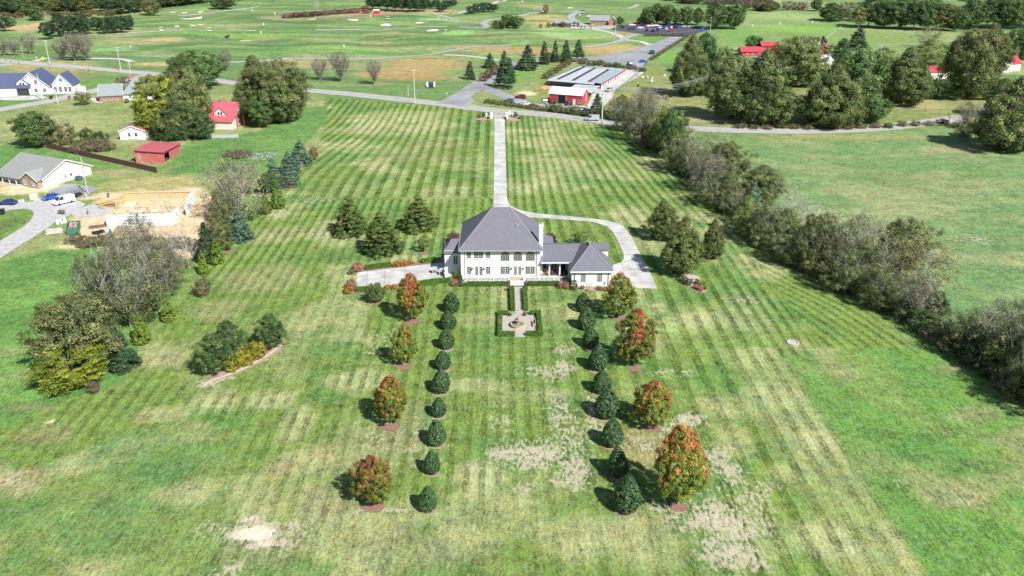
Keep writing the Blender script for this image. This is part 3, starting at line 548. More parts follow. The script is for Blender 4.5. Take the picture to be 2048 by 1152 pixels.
# ------------------------------------------------------------------ windows and walls shared by all buildings
def window(parent, x0, x1, z0, z1, y, nx=2, nz=3, name='window', frame=WHITE, glass=GLASS, arch=False, off=(0, 0, 0), side=-1, sill=True, fw=.07, axis='y', mw=.035):
    """window on a wall facing -y (axis 'y') or facing +x/-x (axis 'x', where y is the wall's x)"""
    def bx(b, a0, d0, c0, a1, d1, c1):
        if axis == 'y': b.box(a0, y + side * d0, c0, a1, y + side * d1, c1)
        else: b.box(y + side * d0, a0, c0, y + side * d1, a1, c1)
    f = MB(off); g = MB(off)
    if arch:
        r = (x1 - x0) / 2; xc = (x0 + x1) / 2; zs = z1 - r; n = 12
        pts = [(x0, z0), (x1, z0)] + [(xc + r * math.cos(math.pi * i / n), zs + r * math.sin(math.pi * i / n)) for i in range(n + 1)]
        g.prism(pts, 'y', y - .01, y + .03)
        for i in range(n):
            a = math.pi * i / n; c = math.pi * (i + 1) / n
            f.bar((xc + r * math.cos(a), y - .05, zs + r * math.sin(a)), (xc + r * math.cos(c), y - .05, zs + r * math.sin(c)), .06, .08)
        f.box(x0 - .04, y - .1, z0, x0 + .05, y, zs); f.box(x1 - .05, y - .1, z0, x1 + .04, y, zs)
        for i in range(1, nx):
            xx = x0 + (x1 - x0) * i / nx; h = zs + math.sqrt(max(0, r * r - (xx - xc) ** 2)); f.box(xx - mw, y - .045, z0, xx + mw, y - .012, h)
        for i in range(1, nz):
            zz = z0 + (z1 - z0) * i / nz; hw = r if zz < zs else math.sqrt(max(0, r * r - (zz - zs) ** 2)); f.box(xc - hw, y - .05, zz - mw, xc + hw, y - .013, zz + mw)
    else:
        bx(g, x0, -.03, z0, x1, .01, z1)
        for a0, c0, a1, c1 in ((x0 - fw, z0, x0, z1), (x1, z0, x1 + fw, z1), (x0 - fw, z1, x1 + fw, z1 + fw * 1.3), (x0 - fw, z0 - fw, x1 + fw, z0)): bx(f, a0, 0, c0, a1, .06, c1)
        for i in range(1, nx):
            xx = x0 + (x1 - x0) * i / nx; w_ = mw * (2.2 if nx == 4 and i == 2 or nx == 6 and i == 3 else 1); bx(f, xx - w_, .01, z0, xx + w_, .04, z1)
        for i in range(1, nz):
            zz = z0 + (z1 - z0) * i / nz; bx(f, x0, .012, zz - mw * .8, x1, .045, zz + mw * .8)
    if sill: bx(f, x0 - fw * 1.6, 0, z0 - fw * 2.2, x1 + fw * 1.6, .13, z0 - fw)
    o = f.build(name, frame, parent); g.build('pane', glass, o); return o

SLATE = rib_mat("slate_shingle", (.15, .145, .17), 'Z', .28, .8, .14); RIDGE = mat("ridge_tile", (.25, .245, .27), .8, .1)
MO = (3.4, 172.0, 0.0)
man = empty('mansion', MO, 0, 'large white brick mansion with steep slate hip roof, low garage wing and balustraded terrace', 'house')
YF = 167.3; ZFL = .62; ZE = 6.95; YE = 166.5
def PXZ(px, py, Y):           # crop-free: photograph column/row on the plane y=Y
    z = FZ(py, Y); return FX(px, Y, z), z
def c1(a, b, Y=YF): return PXZ(860 + a / 5.76, 400 + b / 5.76, Y)
xL = FX(922.5, YF, 3); xR = FX(1080, YF, 3)
b = MB(MO)
b.box(xL, YF, 0, xR, 183.2, ZE - .1)
yW = 171.0; xWL = FX(889.5, yW, 2); b.box(xWL, yW, 0, xL - .003, 176, 5.2)
b.build('wall', WHITE, man)
# quoin like pilasters and belt at the front
q = MB(MO)
for x in (xL - .06, xR - .9): q.box(x, YF - .09, ZFL, x + .95, YF + .3, ZE - .35)
q.box(xL - .1, YF - .1, ZE - .2, xR + .1, YF + .2, ZE - .12)
q.build('cornice', WHITE, man)
# main roof
ex0 = FX(917.5, YE, ZE); ex1 = FX(1085, YE, ZE); yb = 184.0; yr = (YE + yb) / 2; zr = FZ(415, yr); rx0 = FX(984.5, yr, zr); rx1 = FX(1020.5, yr, zr)
b = MB(MO); b.hip(ex0, YE, ex1, yb, ZE, zr, rx0, yr, rx1, yr, .3); roof = b.build('roof', SLATE, man)
b = MB(MO); b.bar((rx0 - .1, yr, zr + .03), (rx1 + .1, yr, zr + .03), .3, .12)
for a, c, r in ((ex0, YE, rx0), (ex1, YE, rx1), (ex0, yb, rx0), (ex1, yb, rx1)): b.bar((a, c, ZE + .03), (r, yr, zr + .03), .24, .08)
b.build('ridge_cap', RIDGE, roof)
b = MB(MO); b.box(ex0 - .1, YE - .12, ZE - .32, ex1 + .1, YE - .003, ZE - .02); b.box(ex0 - .12, YE, ZE - .32, ex0 - .003, yb, ZE - .02); b.box(ex1 + .003, YE, ZE - .32, ex1 + .12, yb, ZE - .02)
for i in range(26): b.box(ex0 - .16, YE + .4 + i * .67, ZE - .02, ex0 - .02, YE + .55 + i * .67, ZE + .1)
b.build('gutter', mat('grey_gutter', (.3, .31, .32), .6), roof)
b = MB(MO); X, Z = c1(428, 500, 168.2); b.tube((X, 168.2, Z - .3), (X, 168.2, Z + .35), .1); b.box(X - .16, 168.1, Z + .3, X + .16, 168.3, Z + .45); b.build('vent_pipe', DARK, roof)
b = MB(MO); X, Z = c1(1003, 290, 171.4); b.tube((X, 171.4, Z - .4), (X, 171.4, Z + .15), .16); b.lathe((X, 171.4, Z + .1), [(.22, 0), (.2, .12), (.0, .2)], 10); b.build('roof_vent', STEEL, roof)
# chimney
b = MB(MO); Yc = 168.6; cx0 = FX(1078, Yc, 9); cx1 = FX(1086, Yc, 9); zt = FZ(450, Yc)
b.box(cx0, Yc, 0, cx1, Yc + 1.5, zt - .4); b.box(cx0 - .08, Yc - .08, zt - .4, cx1 + .08, Yc + 1.58, zt - .1); b.box(cx0 + .05, Yc + .1, zt - .1, cx1 - .05, Yc + 1.4, zt + .05)
ch = b.build('chimney', BRICKW, man)
for q_ in (.45, 1.05): b = MB(MO); b.tube(((cx0 + cx1) / 2, Yc + q_, zt), ((cx0 + cx1) / 2, Yc + q_, zt + .35), .17, .14, 8); b.build('chimney_pot', mat("terracotta", (.3, .16, .1)), ch)
# left wing roof
zL = FZ(505, yW - .4); b = MB(MO); wx0 = FX(886, yW - .4, zL); b.hip(wx0, yW - .4, xL - .02, 176.4, zL, zL + 2.2, FX(903, 173.4, 7.5), 173.4, xL - .02, 173.4, .2); b.build('roof', SLATE, man)
# windows and doors of the front
for (a, c, d, e, nx_, nz_) in [(424, 592, 472, 668, 2, 4), (507, 592, 611, 668, 4, 4), (645, 592, 693, 668, 2, 4), (427, 766, 476, 850, 2, 4), (646, 766, 695, 850, 2, 4), (814, 766, 917, 852, 4, 4), (1102, 766, 1205, 852, 4, 4)]:
    X0, Z1 = c1(a, c); X1, Z0 = c1(d, e); window(man, X0, X1, Z0, Z1, YF, nx_, nz_, off=MO, fw=.1, mw=.022)
for (a, d) in [(814, 917), (961, 1061), (1103, 1209)]:
    X0, Z1 = c1(a, 590); X1, Z0 = c1(d, 700); window(man, X0, X1, Z0, Z1, YF, 4, 5, off=MO, arch=True, name='arched_window', mw=.017, glass=DGLASS)
for (a, d) in [(513, 610), (961, 1058)]:
    X0, Z1 = c1(a, 756); X1, _ = c1(d, 756); xm = (X0 + X1) / 2
    fr = MB(MO); fr.box(X0 - .12, YF - .08, ZFL, X0, YF, Z1 + .1); fr.box(X1, YF - .08, ZFL, X1 + .12, YF, Z1 + .1); fr.box(X0 - .12, YF - .08, Z1, X1 + .12, YF - .001, Z1 + .16)
    dr = fr.build('french_door', WHITE, man)
    for s, (u0, u1) in enumerate(((X0, xm - .02), (xm + .02, X1))):
        lf_ = MB(MO); lf_.box(u0, YF - .05, ZFL + .02, u1, YF - .004, Z1); l = lf_.build('door_leaf', WHITE, dr)
        gl = MB(MO)
        for i in range(2):
            for j in range(5):
                w = (u1 - u0 - .34) / 2; gx0 = u0 + .15 + i * (w + .04); h = (Z1 - ZFL - .55) / 5; gz0 = ZFL + .38 + j * h; gl.box(gx0, YF - .065, gz0, gx0 + w, YF - .051, gz0 + h - .05)
        gl.build('glazing', GLASS, dr)
for a in (487, 622, 937, 1073):
    X, Z = c1(a, 780); b = MB(MO); b.box(X - .05, YF - .22, Z - .02, X + .05, YF - .02, Z + .05); b.lathe((X, YF - .26, Z - .35), [(.04, 0), (.13, .06), (.15, .35), (.05, .48), (0, .52)], 8); b.build('wall_lantern', DARK, man)
for a in (399, 1228):
    X, _ = c1(a, 700); b = MB(MO); b.box(X - .05, YF - .13, ZFL, X + .05, YF - .092, ZE - .35); b.build('downspout', DARK, man)
X0, Z1 = PXZ(860 + 270 / 5.76, 400 + 645 / 5.76, yW); X1, Z0 = PXZ(860 + 318 / 5.76, 400 + 738 / 5.76, yW); window(man, X0, X1, Z0, Z1, yW, 2, 4, off=MO, fw=.09)
b = MB(MO); Xa = FX(889.5, 168.2, 1); b.box(Xa, 168, 0, Xa + .6, 169.2, 2.0); b.box(Xa - .05, 167.95, 2.0, Xa + .65, 169.25, 2.12); b.build('garden_pier', BRICKW, man)
# side windows on the east wall, rear block
for yy in (172, 176, 180): window(man, yy, yy + 1.3, 4.2, 6, xR, 2, 4, off=MO, axis='x', side=1)
for yy in (176.5, 180): window(man, yy, yy + 1.3, 1.6, 3.4, xL, 2, 4, off=MO, axis='x', side=-1)
# arcade between house and garage wing
Zc = FZ(525, YF - .6); xc0 = xR + .003; xc1 = FX(1143, YF, 3)
b = MB(MO); b.box(xc0, YF + 3.2, ZFL, xc1, YF + 3.5, Zc - .1); b.box(xc0, YF + 3.5, 0, xc1, 178, Zc - .1)
b.build('wall', mat("grey_stucco", (.5, .48, .45), .8), man)
# arch front
arches = [(1080.0 + .3, 1097.5), (1100.2, 1118.3), (1121, 1136.5)]; ap = MB(MO); ztop = Zc - .1
xs_ = [(FX(a, YF, 2), FX(c, YF, 2)) for a, c in arches]; prev = xc0; zsp = FZ(532.5, YF)
for (a, c) in xs_:
    ap.box(prev, YF, ZFL, a, YF + .35, ztop); r = (c - a) / 2; xm = (a + c) / 2; n = 10; rise = min(.62, ztop - zsp - .15)
    for i in range(n):
        t0, t1 = math.pi * (1 - i / n), math.pi * (1 - (i + 1) / n)
        xa, xb = xm + r * math.cos(t0), xm + r * math.cos(t1); za, zb = zsp + rise * math.sin(t0), zsp + rise * math.sin(t1)
        ap.add([(xa, YF, za), (xb, YF, zb), (xb, YF, ztop), (xa, YF, ztop), (xa, YF + .35, za), (xb, YF + .35, zb), (xb, YF + .35, ztop), (xa, YF + .35, ztop)], [(0, 1, 2, 3), (7, 6, 5, 4), (0, 4, 5, 1)])
    prev = c
ap.box(prev, YF, ZFL, xc1 - .003, YF + .35, ztop)
ap.build('arcade', WHITE, man)
b = MB(MO); yr2 = YF + 5.2; zr2 = FZ(488.6, yr2); e0 = FX(1077, YF - .7, Zc); b.gable(xc0 + .1, YF - .7, xc1 + 4.2, yr2 + 5.9, Zc, zr2, 'x', .22, rm=yr2); b.build('roof', SLATE, man)
b = MB(MO); b.box(xc0 + .1, YF - .83, Zc - .22, xc1 - .6, YF - .703, Zc + .02); b.build('gutter', WHITE, man)
b = MB(MO); b.box(xs_[2][0] + .2, YF + 3.1, ZFL, xs_[2][0] + 1.3, YF + 3.18, ZFL + 2.3); b.build('door', DGLASS, man)
for (a, c) in xs_[:2]: window(man, a + .5, c - .3, ZFL + .7, ZFL + 2.1, YF + 3.2, 3, 3, off=MO, glass=DGLASS)
# garage wing
yG = 163.2; gx0 = FX(1143.3, yG, 2); gx1 = FX(1222, yG, 2); yge = yG - .5; zG = FZ(543.8, yge); ge0 = FX(1141, yge, zG); ge1 = FX(1228, yge, zG)
b = MB(MO); b.box(gx0, yG, 0, gx1, 175.0, zG - .1); b.build('wall', WHITE, man)
yr3 = 168.2; zr3 = FZ(491.5, yr3); rx = FX(1179.5, yr3, zr3)
b = MB(MO); b.hip(ge0, yge, ge1, 175.6, zG, zr3, rx, yr3, rx, 170.4, .25); r_ = b.build('roof', SLATE, man)
b = MB(MO)
for a, c, yy in ((ge0, yge, yr3), (ge1, yge, yr3), (ge0, 175.6, 170.4), (ge1, 175.6, 170.4)): b.bar((a, c, zG + .03), (rx, yy, zr3 + .03), .22, .08)
b.bar((rx, yr3 - .1, zr3 + .05), (rx, 170.5, zr3 + .05), .26, .1)
b.build('ridge_cap', RIDGE, r_)
b = MB(MO); b.box(ge0 - .05, yge - .13, zG - .26, ge1 + .05, yge - .003, zG); b.build('gutter', WHITE, r_)
for a, d in ((737, 799), (972, 1035)):
    X0, Z1 = PXZ(1060 + a / 7.2, 440 + 785 / 7.2, yG); X1, Z0 = PXZ(1060 + d / 7.2, 440 + 898 / 7.2, yG); window(man, X0, X1, Z0, Z1, yG, 3, 4, off=MO, fw=.08, mw=.025)
for a in (640, 1127):
    X = FX(1060 + a / 7.2, yG, 2); b = MB(MO); b.box(X - .06, yG - .12, .1, X + .06, yG - .01, zG - .3); b.build('downspout', DARK, man)
b = MB(MO); X = FX(1210, yG, 1); b.box(X - .2, yG - .2, .5, X + .2, yG - .01, 1.15); b.build('meter_box', STEEL, man)
for yy in (166, 170.6): 
    b = MB(MO); b.box(gx1 + .005, yy, .05, gx1 + .05, yy + 3, 2.5)
    for k in range(1, 4): b.box(gx1 + .05, yy, .05 + k * .6, gx1 + .065, yy + 3, .08 + k * .6)
    b.build('garage_door', WHITE, man)
# roof dormer at the back of the garage wing
b = MB(MO); dx0 = rx + .4; dx1 = FX(1216.5, 170.4, 5.5); b.box(dx0, 170.4, zG - .5, dx1, 173.4, 5.5); dm = b.build('dormer', WHITE, man)
b = MB(MO); b.gable(dx0 - .5, 170.0, dx1 + .3, 174.2, 5.6, 6.25, 'x', .15, rm=172.4); b.build('dormer_roof', SLATE, dm)
# rear bay behind the chimney
b = MB(MO); b.box(xR + .004, 178.003, 0, xR + 3, 182, 4.0); b.build('wall', WHITE, man)
b = MB(MO); b.hip(xR + .004, 177.6, xR + 3.5, 182.4, 4.2, 5.6, xR + .004, 180, xR + 1.6, 180, .2); b.build('roof', SLATE, man)
# terrace
TB = 165.0; b = MB(MO); xt0 = FX(924.5, TB, .5); xt1 = FX(1141, TB, .5); b.box(xt0, TB - .1, 0, xt1, YF - .003, ZFL - .02); b.box(xc0, YF, 0, xc1 - .002, YF + 3.2, ZFL - .025); tr = b.build('terrace', WHITE, man)
b = MB(MO); sx0 = FX(1019.5, TB, .6); sx1 = FX(1044.5, TB, .6); b.box(sx0, TB - .05, ZFL - .01, sx1, YF - .01, ZFL + .012); b.build('landing', mat("brick_paving", (.42, .33, .24), .9, .2, 3), tr)
b = MB(MO); b.box(xc0 + .1, YF + .4, ZFL - .01, xc1 - .1, YF + 3.1, ZFL + .012); b.box(xt0 + .1, TB + .14, ZFL - .01, sx0 - .01, YF - .1, ZFL + .01); b.box(sx1 + .01, TB + .14, ZFL - .01, xt1 - .1, YF - .1, ZFL + .01); b.build('terrace_paving', mat("terrace_tile", (.19, .15, .12), .9, .2, 2), tr)
b = MB(MO)
for k in range(3): b.box(sx0 - .3, TB - .45 - .33 * k, 0, sx1 + .3, TB - .12 - .33 * k, ZFL - .06 - .2 * k)
b.build('steps', WHITE, man)
zr_ = FZ(554, TB)
def balustrade(x0, x1, nm='balustrade'):
    b = MB(MO); n = max(1, round((x1 - x0) / 2.9)); b.box(x0, TB - .09, zr_ - .13, x1, TB + .09, zr_ - .01); b.box(x0, TB - .08, ZFL + .05, x1, TB + .08, ZFL + .14)
    for i in range(n + 1):
        xx = x0 + (x1 - x0) * i / n; b.box(xx - .15, TB - .13, ZFL - .02, xx + .15, TB + .13, zr_ + .04)
    k = int((x1 - x0) / .26)
    for i in range(k):
        xx = x0 + (x1 - x0) * (i + .5) / k; b.box(xx - .06, TB - .05, ZFL + .14, xx + .06, TB + .05, zr_ - .13)
    b.build(nm, WHITE, man)
balustrade(xt0 + .2, FX(1017.5, TB, 1)); balustrade(FX(1047.5, TB, 1), xt1 - .3)

# things on the terrace, in the arcade
RATT = mat("wicker", (.07, .055, .045), .8); CUSH = mat("tan_cushion", (.5, .36, .18), .9)
def terrace_chair(x, y, rz, lab, cush=CUSH):
    r = empty('lounge_chair', (x, y, ZFL + .015), rz, lab, 'chair', 'seats under the arcade')
    b = MB(); b.box(-.4, -.4, 0, .4, .4, .35); b.build('seat', RATT, r); b = MB(); b.box(-.4, .3, .35, .4, .42, .85); b.build('backrest', RATT, r)
    for s in (-1, 1): b = MB(); b.box(s * .4, -.4, .35, s * .33, .3, .6); b.build('armrest', RATT, r)
    b = MB(); b.box(-.32, -.36, .35, .32, .29, .45); b.build('cushion', cush, r)
terrace_chair(xs_[1][0] + .6, YF + .9, .3, 'dark wicker armchair at the left side of the middle arch', RATT)
terrace_chair(xs_[1][1] - .6, YF + 1.0, -.4, 'dark wicker armchair at the right side of the middle arch', RATT)
r = empty('sofa', ((xs_[0][0] + xs_[0][1]) / 2 + .2, YF + 1.5, ZFL + .015), -.5, 'tan cushioned sofa under the leftmost arch of the arcade', 'sofa')
b = MB(); b.box(-1, -.45, 0, 1, .45, .4); b.build('seat', CUSH, r); b = MB(); b.box(-1, .35, .4, 1, .5, .9); b.build('backrest', CUSH, r)
# plant machines on the left forecourt
for (px, py, lab) in [(870, 547, 'grey generator cabinet on the left forecourt, farther from the white pier'), (883.5, 550, 'grey generator cabinet on the left forecourt, next to the white pier')]:
    x, y, z = G(px, py); r = empty('generator', (x, y, .06), 0, lab, 'generator', 'cabinets on the forecourt')
    b = MB(); b.box(-.5, -.45, .1, .5, .45, 1.25); b.build('housing', mat("pale_grey_steel", (.42, .43, .42), .5, .06), r)
    b = MB(); b.add([(-.55, -.5, 1.25), (.55, -.5, 1.25), (.55, .5, 1.25), (-.55, .5, 1.25), (-.5, -.45, 1.4), (.5, -.45, 1.4), (.5, .45, 1.4), (-.5, .45, 1.4)], [(0, 3, 2, 1), (4, 5, 6, 7), (0, 1, 5, 4), (1, 2, 6, 5), (2, 3, 7, 6), (3, 0, 4, 7)]); b.build('lid', mat("pale_grey_steel", 0), r)
    b = MB(); [b.box(-.35, -.47, .3 + k * .12, .35, -.452, .36 + k * .12) for k in range(5)]; b.build('louvre', DARK, r)
    b = MB(); b.box(-.6, -.55, 0, .6, .55, .1); b.build('base', CONC, r)

# ------------------------------------------------------------------ fountain court
TERRA = mat("sandstone", (.52, .34, .19), .8, .15, 2); TERD = mat("dark_sandstone", (.30, .20, .12), .8, .2, 3)
fx, fy, _ = G(1035.5, 652.5)
ft = empty('fountain', (fx, fy, .05), 0, 'two tiered sandstone fountain with blue water in the cobbled court', 'fountain')
b = MB(); b.lathe((0, 0, 0), [(1.35, 0), (1.42, .1), (1.3, .18), (1.28, .38), (1.42, .42), (1.44, .54), (1.12, .54), (1.1, .12), (0, .12)], 36); b.build('basin', TERRA, ft, True)
b = MB(); b.lathe((0, 0, 0), [(1.11, .42), (0, .42)], 36); b.build('water', mat("pool_water", (.12, .22, .24), .08, .3, 2, spec=.7), ft)
b = MB(); b.lathe((0, 0, .12), [(.32, 0), (.3, .2), (.14, .35), (.12, .6), (.2, .85), (.1, .95), (0, .95)], 16); b.build('pedestal', TERRA, ft, True)
b = MB(); b.lathe((0, 0, 1.0), [(.1, 0), (.45, .1), (.62, .28), (.66, .34), (.56, .34), (.4, .2), (0, .16)], 28); b.build('bowl', TERRA, ft, True)
b = MB(); b.lathe((0, 0, 1.15), [(.12, 0), (.1, .25), (.26, .38), (.3, .44), (.1, .44), (.08, .6), (.14, .72), (.1, .85), (0, .95)], 14); b.build('finial', TERD, ft, True)
def bench(px, py, rz, lab):
    x, y, _ = G(px, py); r = empty('garden_bench', (x, y, .052), rz, lab, 'bench', 'benches in the fountain court')
    b = MB(); b.box(-.95, -.26, .38, .95, .26, .46); b.build('seat', TERRA, r)
    b = MB(); b.box(-.95, .2, .46, .95, .28, .95); b.build('backrest', TERRA, r)
    for s in (-1, 1): b = MB(); b.box(s * .85 - .09, -.24, 0, s * .85 + .09, .24, .38); b.build('leg', TERRA, r)
    for s in (-1, 1): b = MB(); b.box(s * .92 - .05, -.24, .46, s * .92 + .05, .2, .66); b.build('armrest', TERRA, r)
bench(1002, 651, math.pi / 2, 'sandstone bench left of the fountain, facing it'); bench(1068, 650, -math.pi / 2, 'sandstone bench right of the fountain, facing it')
def urn(px, py, lab, s=1.):
    x, y, _ = G(px, py); r = empty('planter_urn', (x, y, .05), 0, lab, 'planter', 'urns by the steps'); b = MB(); b.lathe((0, 0, 0), [(.22 * s, 0), (.12 * s, .12 * s), (.14 * s, .2 * s), (.3 * s, .55 * s), (.26 * s, .55 * s), (0, .45 * s)], 14); b.build('urn', TERD, r, True); return r
# entrance pillars at the road
def pillar(px, py, pyt, w, lab):
    x, y, _ = G(px, py); h = HT(px, py, pyt); r = empty('gate_pillar', (x, y, 0), 0, lab, 'pillar', 'white gate pillars'); b = MB(); b.box(-w / 2, -w / 2, 0, w / 2, w / 2, h - .25); b.build('shaft', BRICKW, r)
    b = MB(); b.box(-w / 2 - .1, -w / 2 - .1, h - .25, w / 2 + .1, w / 2 + .1, h - .1); b.lathe((0, 0, h - .1), [(w * .5, 0), (0, .3)], 4); b.build('cap', WHITE, r)
pillar(983, 237, 225.5, .95, 'white brick gate pillar left of the drive, nearest the drive'); pillar(973, 233, 226, .55, 'slim white gate pillar left of the drive, farther out in its bed')
pillar(1014, 237, 225, .95, 'white brick gate pillar right of the drive, nearest the drive'); pillar(1019.5, 230, 222.5, .7, 'white gate pillar right of the drive, set back towards the road'); pillar(1025, 233, 227, .5, 'slim white gate pillar right of the drive, farthest out')
# stone ring in the lawn, stone seat in the island bed
rx_, ry_, _ = G(1585.5, 686); r = empty('well_ring', (rx_, ry_, 0), 0, 'low round ring of pale stones set in the lawn', 'stone ring')
STONE = mat("field_stone", (.46, .42, .36), .9, .3, 4); b = MB()
for k in range(18):
    a = k * math.tau / 18; b.lathe((.95 * math.cos(a), .95 * math.sin(a), 0), [(.17, 0), (.16, .18), (.08, .25), (0, .26)], 6)
b.build('stones', STONE, r); b = MB(); b.lathe((0, 0, 0), [(.82, .06), (0, .06)], 24); b.build('gravel_fill', GRAVEL, r)
x, y, _ = G(1385, 556); r = empty('stone_terrace', (x, y, .04), 0, 'round pale flagstone seat area in the island flower bed', 'stone seat'); b = MB(); b.lathe((0, 0, 0), [(1.35, 0), (1.35, .14), (0, .14)], 24); b.build('flagstones', mat("flagstone", (.42, .38, .35), .9, .25, 3), r); b = MB(); b.box(-.3, -1.7, 0, .35, -1.3, .55); b.build('boulder', STONE, r)
# ------------------------------------------------------------------ foliage builders
def leaf_obj(name, P, N, S, Cc, m_, parent=None, elong=1.0):
    """many small leaf sprays: P centres, N normals, S sizes, Cc colours"""
    n = len(P); r = np.random.RandomState(n % 1000); N = N / (np.linalg.norm(N, axis=1)[:, None] + 1e-9)
    A = np.cross(N, r.normal(size=(n, 3))); A /= (np.linalg.norm(A, axis=1)[:, None] + 1e-9); B = np.cross(N, A)
    s = S[:, None] * .5; k = elong
    V = np.stack([P - A * s * k, P - B * s * .62, P + A * s * k, P + B * s * .62], 1).reshape(-1, 3)
    me = bpy.data.meshes.new(name); me.vertices.add(4 * n); me.vertices.foreach_set('co', V.ravel())
    me.loops.add(4 * n); me.loops.foreach_set('vertex_index', np.arange(4 * n)); me.polygons.add(n); me.polygons.foreach_set('loop_start', np.arange(n) * 4)
    me.update(); a = me.attributes.new('lc', 'FLOAT_COLOR', 'FACE')
    a.data.foreach_set('color', np.column_stack([np.clip(Cc, 0, 1), np.ones(n)]).ravel()); me.materials.append(m_)
    o = bpy.data.objects.new(name, me); COL.objects.link(o); setp(o, parent); return o
def prof(kind, t):
    """crown radius (0..1) at height fraction t"""
    t = np.clip(t, 0, 1)
    if kind == 'round': return np.sqrt(np.maximum(0, 1 - (2 * t - 1) ** 2)) ** .8
    if kind == 'oval': return np.power(np.maximum(0, np.sin(np.pi * np.power(t, .72))), .62)
    if kind == 'egg': return np.power(np.maximum(0, np.sin(np.pi * np.power(t * .985 + .015, .6))), .7)
    if kind == 'cone': return np.where(t < .1, .8 + 2 * t, np.power(np.maximum(0, 1 - (t - .1) / .9), .8))
    if kind == 'spire': return np.where(t < .16, .78 + 1.35 * t, np.power(np.maximum(0, 1 - (t - .16) / .84), .7))
    if kind == 'oak': return np.where(t < .22, .55 + 2.0 * t, np.power(np.maximum(0, 1 - ((t - .22) / .78) ** 1.25), .85))
    if kind == 'vase': return np.power(np.maximum(t, 0), .6) * np.power(np.maximum(0, 1 - t ** 3.2), .55) * 1.28
    return np.ones_like(t)
def crown_pts(rng, kind, R, z0, z1, nclump, nleaf, rc, leaf, cols, lobes=.16, inner=.55, flat=.75, topc=None, drop=0., up=.35, tiers=0, lean=.0):
    H = z1 - z0; ph = rng.uniform(0, 6.28, 6)
    t = rng.uniform(0, 1, nclump * 3); keep = rng.uniform(0, 1, len(t)) < (prof(kind, t) * .85 + .15); t = t[keep][:nclump]; nclump = len(t)
    if tiers: t = (np.floor(t * tiers) + .5 + rng.normal(0, .16, nclump)) / tiers; t = np.clip(t, 0, 1)
    th = rng.uniform(0, 2 * np.pi, nclump); f = inner + (1 - inner) * np.sqrt(rng.uniform(0, 1, nclump))
    lob = 1 + lobes * (np.sin(2 * th + ph[0]) * .5 + np.sin(3 * th + 5 * t + ph[1]) * .6 + np.sin(5 * th - 7 * t + ph[2]) * .5)
    r = R * prof(kind, t) * lob * f; c = np.column_stack([r * np.cos(th) + lean * t, r * np.sin(th), z0 + t * H])
    if tiers: c[:, 2] -= (r / R) * H * .04
    out = np.column_stack([np.cos(th) * .8, np.sin(th) * .8, (t - .35) * 1.3])
    if drop: k = rng.uniform(0, 1, nclump) > drop; c, out, t, th = c[k], out[k], t[k], th[k]; nclump = len(c)
    cb = np.exp(rng.normal(0, .24, nclump))           # every clump its own leaf tone
    cols = np.array(cols); ci = rng.randint(0, len(cols), nclump); cc = cols[ci]
    if topc is not None: cc = topc(rng, t, th, cc)
    m_ = np.maximum(3, (nleaf * rng.uniform(.6, 1.4, nclump)).astype(int)); idx = np.repeat(np.arange(nclump), m_); n = len(idx)
    d = rng.normal(size=(n, 3)); d /= np.linalg.norm(d, axis=1)[:, None]; rad = rc * np.power(rng.uniform(0, 1, n), .45) * rng.uniform(.8, 1.2, nclump)[idx]
    P = c[idx] + d * rad[:, None] * np.array([1, 1, flat]); zf = np.maximum(P[:, 2], z0 * .6)
    P[:, 2] = zf
    N = d * .8 + out[idx] * .5 + np.array([0, 0, up]) + rng.normal(size=(n, 3)) * .35
    Cc = cc[idx] * cb[idx][:, None] * np.exp(rng.normal(0, .16, n))[:, None]
    return P, N, leaf * rng.uniform(.65, 1.35, n), Cc
def limbs(rng, b, h0, h1, R, r0, nb=7, vase=False, sub=3, bend=.25, thin=.35):
    """trunk with limbs and branchlets into MB b"""
    segs = 5; p = Vector((0, 0, 0)); pts = [p.copy()]
    for i in range(segs):
        p = p + Vector((rng.uniform(-1, 1) * bend, rng.uniform(-1, 1) * bend, h1 * .8 / segs)); pts.append(p.copy())
    top = pts[-1].z
    if not vase:
        for i in range(segs): b.tube(pts[i], pts[i + 1], r0 * (1 - i / segs * .75), r0 * (1 - (i + 1) / segs * .75), 7, cap=False)
    else: b.tube(pts[0], Vector((0, 0, h0)), r0, r0 * .85, 7, cap=False)
    for k in range(nb):
        a = k * 2.4 + rng.uniform(-.4, .4)
        if vase: z = h0; rr = r0 * .5; tl = R * rng.uniform(.45, 1.0); e = Vector((math.cos(a) * tl, math.sin(a) * tl, h0 + (h1 - h0) * rng.uniform(.75, 1.0)))
        else:
            z = h0 + (top - h0) * (k + .5) / nb; rr = r0 * .38 * (1 - .5 * k / nb); tl = R * rng.uniform(.6, .9) * (1 - .45 * k / nb); e = Vector((math.cos(a) * tl, math.sin(a) * tl, z + tl * rng.uniform(.35, .8)))
        s = Vector((0, 0, z)); mid = s.lerp(e, .5) + (Vector((0, 0, -.06 * tl)) if not vase else Vector((math.cos(a) * .12 * tl, math.sin(a) * .12 * tl, -.0)))
        b.tube(s, mid, rr, rr * .7, 5, cap=False); b.tube(mid, e, rr * .7, rr * .2, 5, cap=False)
        for j in range(sub):
            t = rng.uniform(.35, .95); q = mid.lerp(e, (t - .5) * 2) if t > .5 else s.lerp(mid, t * 2); dd = Vector(rng.normal(size=3)); dd.z = abs(dd.z) * .8 + (.6 if vase else .1)
            L_ = tl * rng.uniform(.25, .5) * (1.2 if vase else 1); b.tube(q, q + dd.normalized() * L_, rr * thin, rr * .1, 3, cap=False)
PROTO = {}
def G3(*c): return [c] if not isinstance(c[0], tuple) else list(c)
DK = [(.035, .07, .02), (.05, .095, .025), (.06, .1, .03), (.045, .08, .03)]
